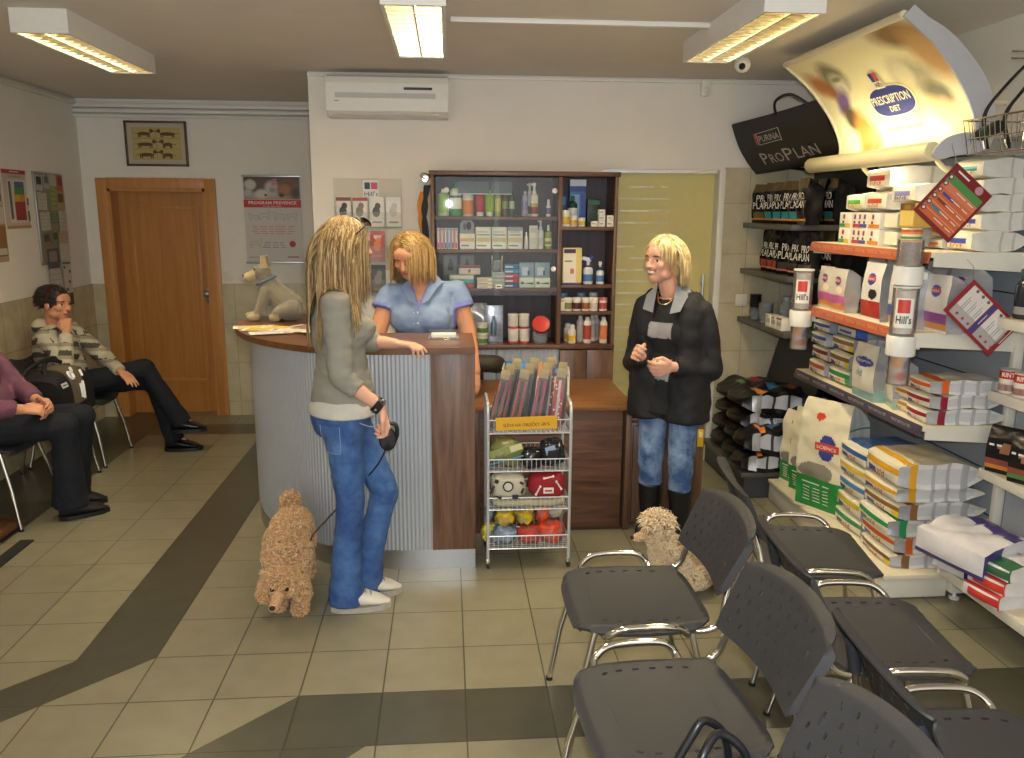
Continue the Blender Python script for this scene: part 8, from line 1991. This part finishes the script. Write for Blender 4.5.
hand(b, W5R, (.85, .40, -.1), (0, .3, -1), (-.2, .8, .5), SKIN2, curls=[.5, .6, .6, .65]); hand(b, W5L, (.85, -.35, -.1), (0, -.2, -1), (-.2, -.5, .8), SKIN2, curls=[.5, .6, .6, .65])
w5 = finish_body(b, 'person in a purple top and dark jeans seated at the left edge', 'person', [(P5, Bh5, hc5, {})], skin=SKIN2)
PUR = mat('purple_knit', '6d4557', .9, var=.07, bump=.5, bscale=260)
g = MB(); ell(g, ch5 + V(.02, 0, 0), B5, (.185, .15, .20), PUR); ell(g, hp5 + V(.02, -.04, .12), B5, (.185, .165, .17), PUR); ell(g, hp5 + V(.02, -.02, .03), B5, (.185, .155, .09), PUR)
for S_, E_, W_ in ((S5R, E5R, W5R), (S5L, E5L, W5L)): g.capsule(nb5 - V(0, 0, .05), S_, .068, .072, PUR); g.capsule(S_, E_, .07, .062, PUR); g.capsule(E_, E_.lerp(W_, .5), .058, .05, PUR); g.tube([E_.lerp(W_, .3), E_.lerp(W_, .85)], [.052, .046], PUR, 16)
garment('top', g, [PUR], w5, .009, 4, .009, 10, 12, label='purple knitted top')
g = MB(); ell(g, hp5 + V(0, 0, -.01), B5, (.178, .15, .09), DJ)
for H_, K_, A_, T_ in L5: g.capsule(H_, K_, .092, .074, DJ); g.capsule(K_, K_.lerp(A_, .4), .072, .066, DJ); g.tube([K_.lerp(A_, .2), K_.lerp(A_, 1.06)], [.066, .094], DJ, 18)
garment('jeans', g, [DJ], w5, .009, 4, .006, 11, 13, label='dark flared jeans')
BS2 = (mat('black_suede', '1a1818', .7, var=.1), BLACK, cm('2a2626', .6))
for (H_, K_, A_, T_) in L5: shoe(w5, A_, T_, BS2, 'shoe', h=.105, w=.055, lace=False, label='black shoe')
h = MB(); r_, f_, u_ = Bh5; hcc5 = hc5 - f_ * .018 + u_ * .032; ell(h, hcc5, Bh5, (.085, .096, .092), HD[1])
hair_strands(h, scalp(hcc5, Bh5, (.084, .095, .091), 200, lambda v: v.z > -.5 and (v.y < .4 or v.z > .6), 17), HD, lambda p: .12, [(hcc5, Bh5, (.087, .098, .094)), (hc5, Bh5, (.08, .085, .11))], lambda p: (p - hcc5).normalized() * .4 - f_ * .4, 7, .0055, .6, 18, 4)
h.obj('hair', w5, sharp=180)
# pet carrier on the chair between them
pc = thing('pet_carrier', 'black and tan pet carrier bag with reflective strips on a waiting chair', 'carrier', (-2.45, 5.15, .462), 0)
CARB = mat('carrier_black', '18171a', .7, var=.1, bump=.3); CART = mat('carrier_tan', '6b604c', .8, var=.08, bump=.3)
def shell_(u, v, k=1.0):
    x = .21 * (2 * u - 1); a = PI * v
    return V(k * .17 * abs(math.cos(a)) ** .55 * (1 if math.cos(a) > 0 else -1), x * (1 if abs(2 * u - 1) < .99 else 1), .02 + .27 * k * math.sin(a) ** .6 * (1 - .16 * (2 * u - 1) ** 4))
m = MB(); m.grid(lambda u, v: shell_(u, v), 24, 24, CARB)
for e in (0, 1):
    rim = [shell_(e, v) for v in [i / 24 for i in range(25)]]; m.add(rim, [tuple(range(25))], CARB)
m.box((0, 0, .012), (.34, .42, .024), CARB, .006); m.obj('body', pc)
m = MB(); m.grid(lambda u, v: shell_(.30 + .40 * u, .02 + .5 * v, 1.012), 10, 14, CART); m.grid(lambda u, v: shell_(.62 + .32 * u, .28 + .4 * v, 1.014), 8, 12, CART); m.obj('side_panel', pc, label='tan fabric panel')
m = MB(); m.tube(smoothpath([V(.06, -.15, .24), V(.03, -.12, .30), V(.0, .0, .335), V(.03, .12, .30), V(.06, .15, .24)], 6), .013, CARB, 8); m.obj('handle', pc)
m = MB(); m.tube(smoothpath([V(-.08, -.19, .2), V(-.05, -.17, .30), V(0, -.05, .345), V(0, .1, .33), V(-.03, .19, .22)], 6), .012, CARB, 8); m.obj('handle', pc)
REF = mat('reflective_strip', 'f4f4f8', .3, var=0, spec=.8)  # flash thrown back by the strips is put in as near-white colour
for pts in ([shell_(.42 + .05 * math.cos(a), .26 + .05 * math.sin(a), 1.03) for a in [2 * PI * i / 14 for i in range(14)]], [shell_(.52 + .012 * i, .30 + .012 * i, 1.03) for i in range(6)], [shell_(.70 + .01 * i, .20 + .02 * i, 1.03) for i in range(5)], [shell_(.56, .04 + .02 * i, 1.03) for i in range(6)], [shell_(.62 + .005 * i, .03 + .025 * i, 1.03) for i in range(6)]):
    m = MB(); m.tube(pts, 0.009, REF, 6, closed=len(pts) == 14); m.obj('reflective_strip', pc)
m = MB(); A_ = axes(shell_(.12, .2, 1.03), (0, 1, 0), (-.4, 0, 1)); m.box((0, 0, .002), (.07, .03, .004), cm('c9c9cc', .4), M=A_); m.text('mmm', .016, INK, A_ @ tm((0, 0, .0045)), 0, .05); m.obj('name_patch', pc)
# ------------------------------------------------------------------ dogs
def fur(me, parent, mats, n, ln, rad, seed=1, flat=.35, lens=None, curl=.6, label=None, name='fur'):
    """curly coat: short bent tufts all over the skin"""
    rr = random.Random(seed); polys = me.polygons; acc_ = []; tot = 0
    for p in polys: tot += p.area; acc_.append(tot)
    import bisect
    mb = MB()
    for _ in range(n):
        p = polys[min(len(polys) - 1, bisect.bisect(acc_, rr.random() * tot))]; c = p.center; nr = p.normal
        L_ = ln * rr.uniform(.6, 1.3) * (lens(c) if lens else 1)
        if L_ < .002: continue
        t = Vector((rr.uniform(-1, 1), rr.uniform(-1, 1), rr.uniform(-1.2, .6))); t = (t - nr * t.dot(nr))
        t = t.normalized() if t.length > 1e-6 else t
        a = c - nr * .004; b = c + nr * L_ * .6 + t * L_ * flat; d = c + nr * L_ * (.8 - curl * .3) + t * L_ * (flat + curl * .7)
        r0 = rad * rr.uniform(.7, 1.3); mb.tube([a, b, d], [r0, r0 * .85, r0 * .25], rr.choice(mats), 4)
    return mb.obj(name, parent, sharp=180, label=label)
APR = [mat('apricot_fur_%d' % i, c, .9, var=.1, scale=40, sheen=.3) for i, c in enumerate(('cba070', 'ba8f5a', 'd8b688', 'c69764'))]
CRM = [mat('cream_fur_%d' % i, c, .9, var=.1, scale=40, sheen=.3) for i, c in enumerate(('dcc29c', 'e8d6b4', 'd0b288', 'e2cda6'))]
DSK = mat('dog_skin', 'a87c50', .9, var=.1); NOSE = mat('dog_nose', '2a1a16', .35, var=0); MUZ = mat('dog_muzzle', 'c29a74', .85, var=.1); DEYE = mat('dog_eye', '1c120e', .12, var=0)
# apricot poodle walking towards us on the lead
b = MB()
sp1 = [V(-.735, 3.70, .255), V(-.725, 3.60, .27), V(-.715, 3.48, .265), V(-.705, 3.40, .245)]
for i, (p, r) in enumerate(zip(sp1, (.075, .08, .088, .09))):
    b.sphere(p, (r * 1.05, r * 1.15, r * 1.08), DSK, 14)
    if i: b.capsule(sp1[i - 1], p, .078, .085, DSK)
b.capsule(V(-.705, 3.40, .25), V(-.705, 3.325, .185), .07, .06, DSK); b.sphere((-.71, 3.315, .165), (.066, .062, .066), DSK, 14)
b.capsule((-.715, 3.275, .150), (-.735, 3.225, .088), .030, .020, MUZ); b.sphere((-.736, 3.224, .085), .021, MUZ)
for s in (-1, 1): b.capsule((-.71 + s * .058, 3.33, .19), (-.715 + s * .078, 3.335, .095), .024, .030, DSK)
for s in (-1, 1):
    b.capsule((-.705 + s * .05, 3.40, .21), (-.705 + s * .052, 3.39, .11), .036, .028, DSK); b.capsule((-.705 + s * .052, 3.39, .11), (-.70 + s * .05, 3.37 - .02 * s, .028), .027, .026, DSK); b.sphere((-.70 + s * .05, 3.35 - .02 * s, .022), (.027, .034, .022), DSK)
    b.capsule((-.735 + s * .045, 3.67, .23), (-.735 + s * .055, 3.63, .15), .05, .036, DSK); b.capsule((-.735 + s * .055, 3.63, .15), (-.735 + s * .055, 3.72, .085), .032, .024, DSK); b.capsule((-.735 + s * .055, 3.72, .085), (-.735 + s * .055, 3.70, .026), .024, .026, DSK); b.sphere((-.735 + s * .055, 3.685, .022), (.026, .034, .022), DSK)
b.capsule((-.745, 3.745, .30), (-.755, 3.775, .345), .02, .022, DSK); b.sphere((-.757, 3.778, .35), .036, DSK)
me = remesh(b, 'poodle', .008, 3); me.materials.append(DSK); me.materials.append(MUZ)
for p in me.polygons:
    if (p.center - V(-.73, 3.235, .10)).length < .05: p.material_index = 1
d1 = link(me, 'poodle', None, (), label='apricot poodle walking on a lead beside the counter', cat='dog')
fur(me, d1, APR, 15000, .021, .0036, 3, lens=lambda c: .12 if (c - V(-.732, 3.235, .10)).length < .062 or min((c - V(-.685, 3.25, .155)).length, (c - V(-.745, 3.25, .155)).length) < .016 else (1.3 if c.z > .19 else 1.0), label='curly apricot coat')
for s in (-1, 1): MB().sphere((-.715 + s * .030, 3.249, .155), .0095, DEYE, 10).obj('eye', d1)
MB().sphere((-.739, 3.206, .092), (.013, .010, .010), NOSE, 12).obj('nose', d1)
m = MB(); ring = [V(-.705 + .092 * math.cos(a), 3.375 + .03 * math.sin(a), .225 + .09 * math.sin(a)) for a in [2 * PI * i / 24 for i in range(24)]]
m.tube(ring, .008, BLACK, 6, closed=True); m.tube([ring[2] + V(0, 0, 0), ring[2] + V(.012, .01, .012)], .007, CHROME, 6); m.obj('collar', d1, label='black collar')
m = MB(); cpt = smoothpath([V(-.245, 3.255, .785), V(-.30, 3.37, .66), V(-.37, 3.455, .56), V(-.50, 3.47, .42), V(-.60, 3.43, .32)], 6) + [ring[2] + V(.012, .01, .012)]
off = bpy.data.objects['retractable_lead'].location; m.tube([p - off for p in cpt], .0035, BLACK, 6); m.obj('cord', bpy.data.objects['retractable_lead'])
# pale poodle sitting in front of the woman in black
b = MB()
b.sphere((1.13, 3.47, .10), (.10, .085, .095), DSK, 14); b.capsule((1.12, 3.46, .12), (.985, 3.44, .20), .088, .07, DSK); b.capsule((.985, 3.44, .20), (.945, 3.43, .285), .062, .052, DSK)
b.sphere((.935, 3.43, .305), (.062, .055, .056), DSK, 14); b.capsule((.905, 3.43, .29), (.842, 3.428, .268), .030, .020, MUZ)
for s in (-1, 1):
    b.capsule((.955, 3.43 + s * .052, .315), (.975, 3.43 + s * .072, .225), .022, .026, DSK)
    b.capsule((.975, 3.44 + s * .045, .17), (.955, 3.44 + s * .048, .03), .034, .026, DSK); b.sphere((.94, 3.44 + s * .048, .022), (.034, .026, .021), DSK)
    b.capsule((1.13, 3.47 + s * .06, .10), (1.05, 3.47 + s * .085, .06), .058, .036, DSK); b.capsule((1.05, 3.47 + s * .085, .04), (1.02, 3.47 + s * .085, .024), .026, .024, DSK)
b.capsule((1.215, 3.48, .06), (1.275, 3.50, .08), .022, .028, DSK)
me = remesh(b, 'poodle', .008, 3); me.materials.append(DSK); me.materials.append(MUZ)
for p in me.polygons:
    if (p.center - V(.85, 3.43, .268)).length < .05: p.material_index = 1
d2 = link(me, 'poodle', None, (), label='pale cream poodle sitting in front of the woman in the black jacket', cat='dog')
fur(me, d2, CRM, 13000, .021, .0035, 5, lens=lambda c: .1 if (c - V(.848, 3.43, .268)).length < .055 or abs(c.x - .89) < .02 and abs(c.z - .312) < .014 else (2.4 if c.z > .33 else 1.1), label='curly cream coat with fluffy topknot')
for s in (-1, 1): MB().sphere((.892, 3.43 + s * .030, .312), .009, DEYE, 10).obj('eye', d2)
MB().sphere((.822, 3.428, .272), (.010, .012, .010), NOSE, 12).obj('nose', d2)
# plush dog sitting on the counter
PG = mat('plush_grey', '77705f', .95, var=.08, scale=30, sheen=.4, bump=.8, bscale=180); PC = mat('plush_cream', 'a8966f', .95, var=.06, sheen=.4, bump=.8, bscale=180); PCOL = mat('plush_collar', '56687c', .8, var=.05)
Y0, ZT = 4.70, 1.10
pt = thing('plush_dog', 'grey plush dog sitting on the rounded end of the counter', 'plush toy', (-.96, Y0, ZT))
b = MB()
b.sphere((.07, 0, .075), (.085, .075, .078), PG, 16); b.capsule((.05, 0, .10), (-.045, 0, .205), .075, .048, PG); b.sphere((-.03, 0, .15), (.06, .055, .07), PG)
b.capsule((-.045, 0, .21), (-.06, 0, .255), .044, .042, PG); b.sphere((-.07, 0, .275), (.050, .046, .046), PG, 14); b.capsule((-.09, 0, .265), (-.145, 0, .245), .034, .026, PC); b.sphere((-.148, 0, .243), .029, PC)
for s in (-1, 1):
    b.capsule((-.05, s * .035, .17), (-.10 - .02 * (s > 0), s * .045, .03), .032, .026, PG); b.sphere((-.125 - .03 * (s > 0), s * .046, .022), (.038, .026, .022), PC)
    b.capsule((.09, s * .06, .07), (.02, s * .075, .05), .052, .034, PG); b.sphere((.0, s * .075, .024), (.036, .027, .024), PC)
b.capsule((.14, .01, .04), (.19, .03, .03), .02, .016, PG)
me = remesh(b, 'body', .006, 4)
for m_ in (PG, PC): me.materials.append(m_)
for p in me.polygons:
    c = p.center; p.material_index = 1 if (c.x < -.105 and c.z > .2) or (c.z < .045 and (c.x < -.09 or -.04 < c.x < .03)) else 0
link(me, 'body', pt, ())
for s in (-1, 1):
    m = MB(); m.grid(lambda u, v: V(-.055 + .024 * math.cos(2 * PI * u) * (1 - .5 * v), s * .034 + .010 * math.sin(2 * PI * u) + s * .006 * v, .295 + .062 * v), 12, 6, PC if s < 0 else PG, closeu=True); m.sphere((-.055, s * .040, .357), (.012, .006, .006), PG); m.obj('ear', pt)
    MB().sphere((-.108, s * .030, .288), .007, DEYE, 10).obj('eye', pt)
MB().sphere((-.176, 0, .25), (.008, .010, .008), NOSE, 10).obj('nose', pt)
m = MB(); m.tube([V(-.052 + .050 * math.cos(a), .050 * math.sin(a), .225 + .022 * math.cos(a)) for a in [2 * PI * i / 24 for i in range(24)]], .007, PCOL, 8, closed=True); m.obj('collar', pt, label='blue grey collar')
# ------------------------------------------------------------------ every thing gets its origin at its own base
bpy.context.view_layer.update()
def tree(o):
    out = [o]
    for c in o.children: out += tree(c)
    return out
for o in [o for o in bpy.data.objects if o.parent is None and o.type in ('MESH', 'EMPTY') and o.get('kind') != 'structure' and o.location.length < 1e-6 and abs(o.rotation_euler.z) < 1e-6]:
    P_ = [q.matrix_world @ Vector(c) for q in tree(o) if q.type == 'MESH' for c in q.bound_box]
    if not P_: continue
    b = Vector(((min(p.x for p in P_) + max(p.x for p in P_)) / 2, (min(p.y for p in P_) + max(p.y for p in P_)) / 2, min(p.z for p in P_)))
    if o.type == 'MESH': o.data.transform(Matrix.Translation(-b))
    for c in o.children: c.location = c.location - b
    o.location = b
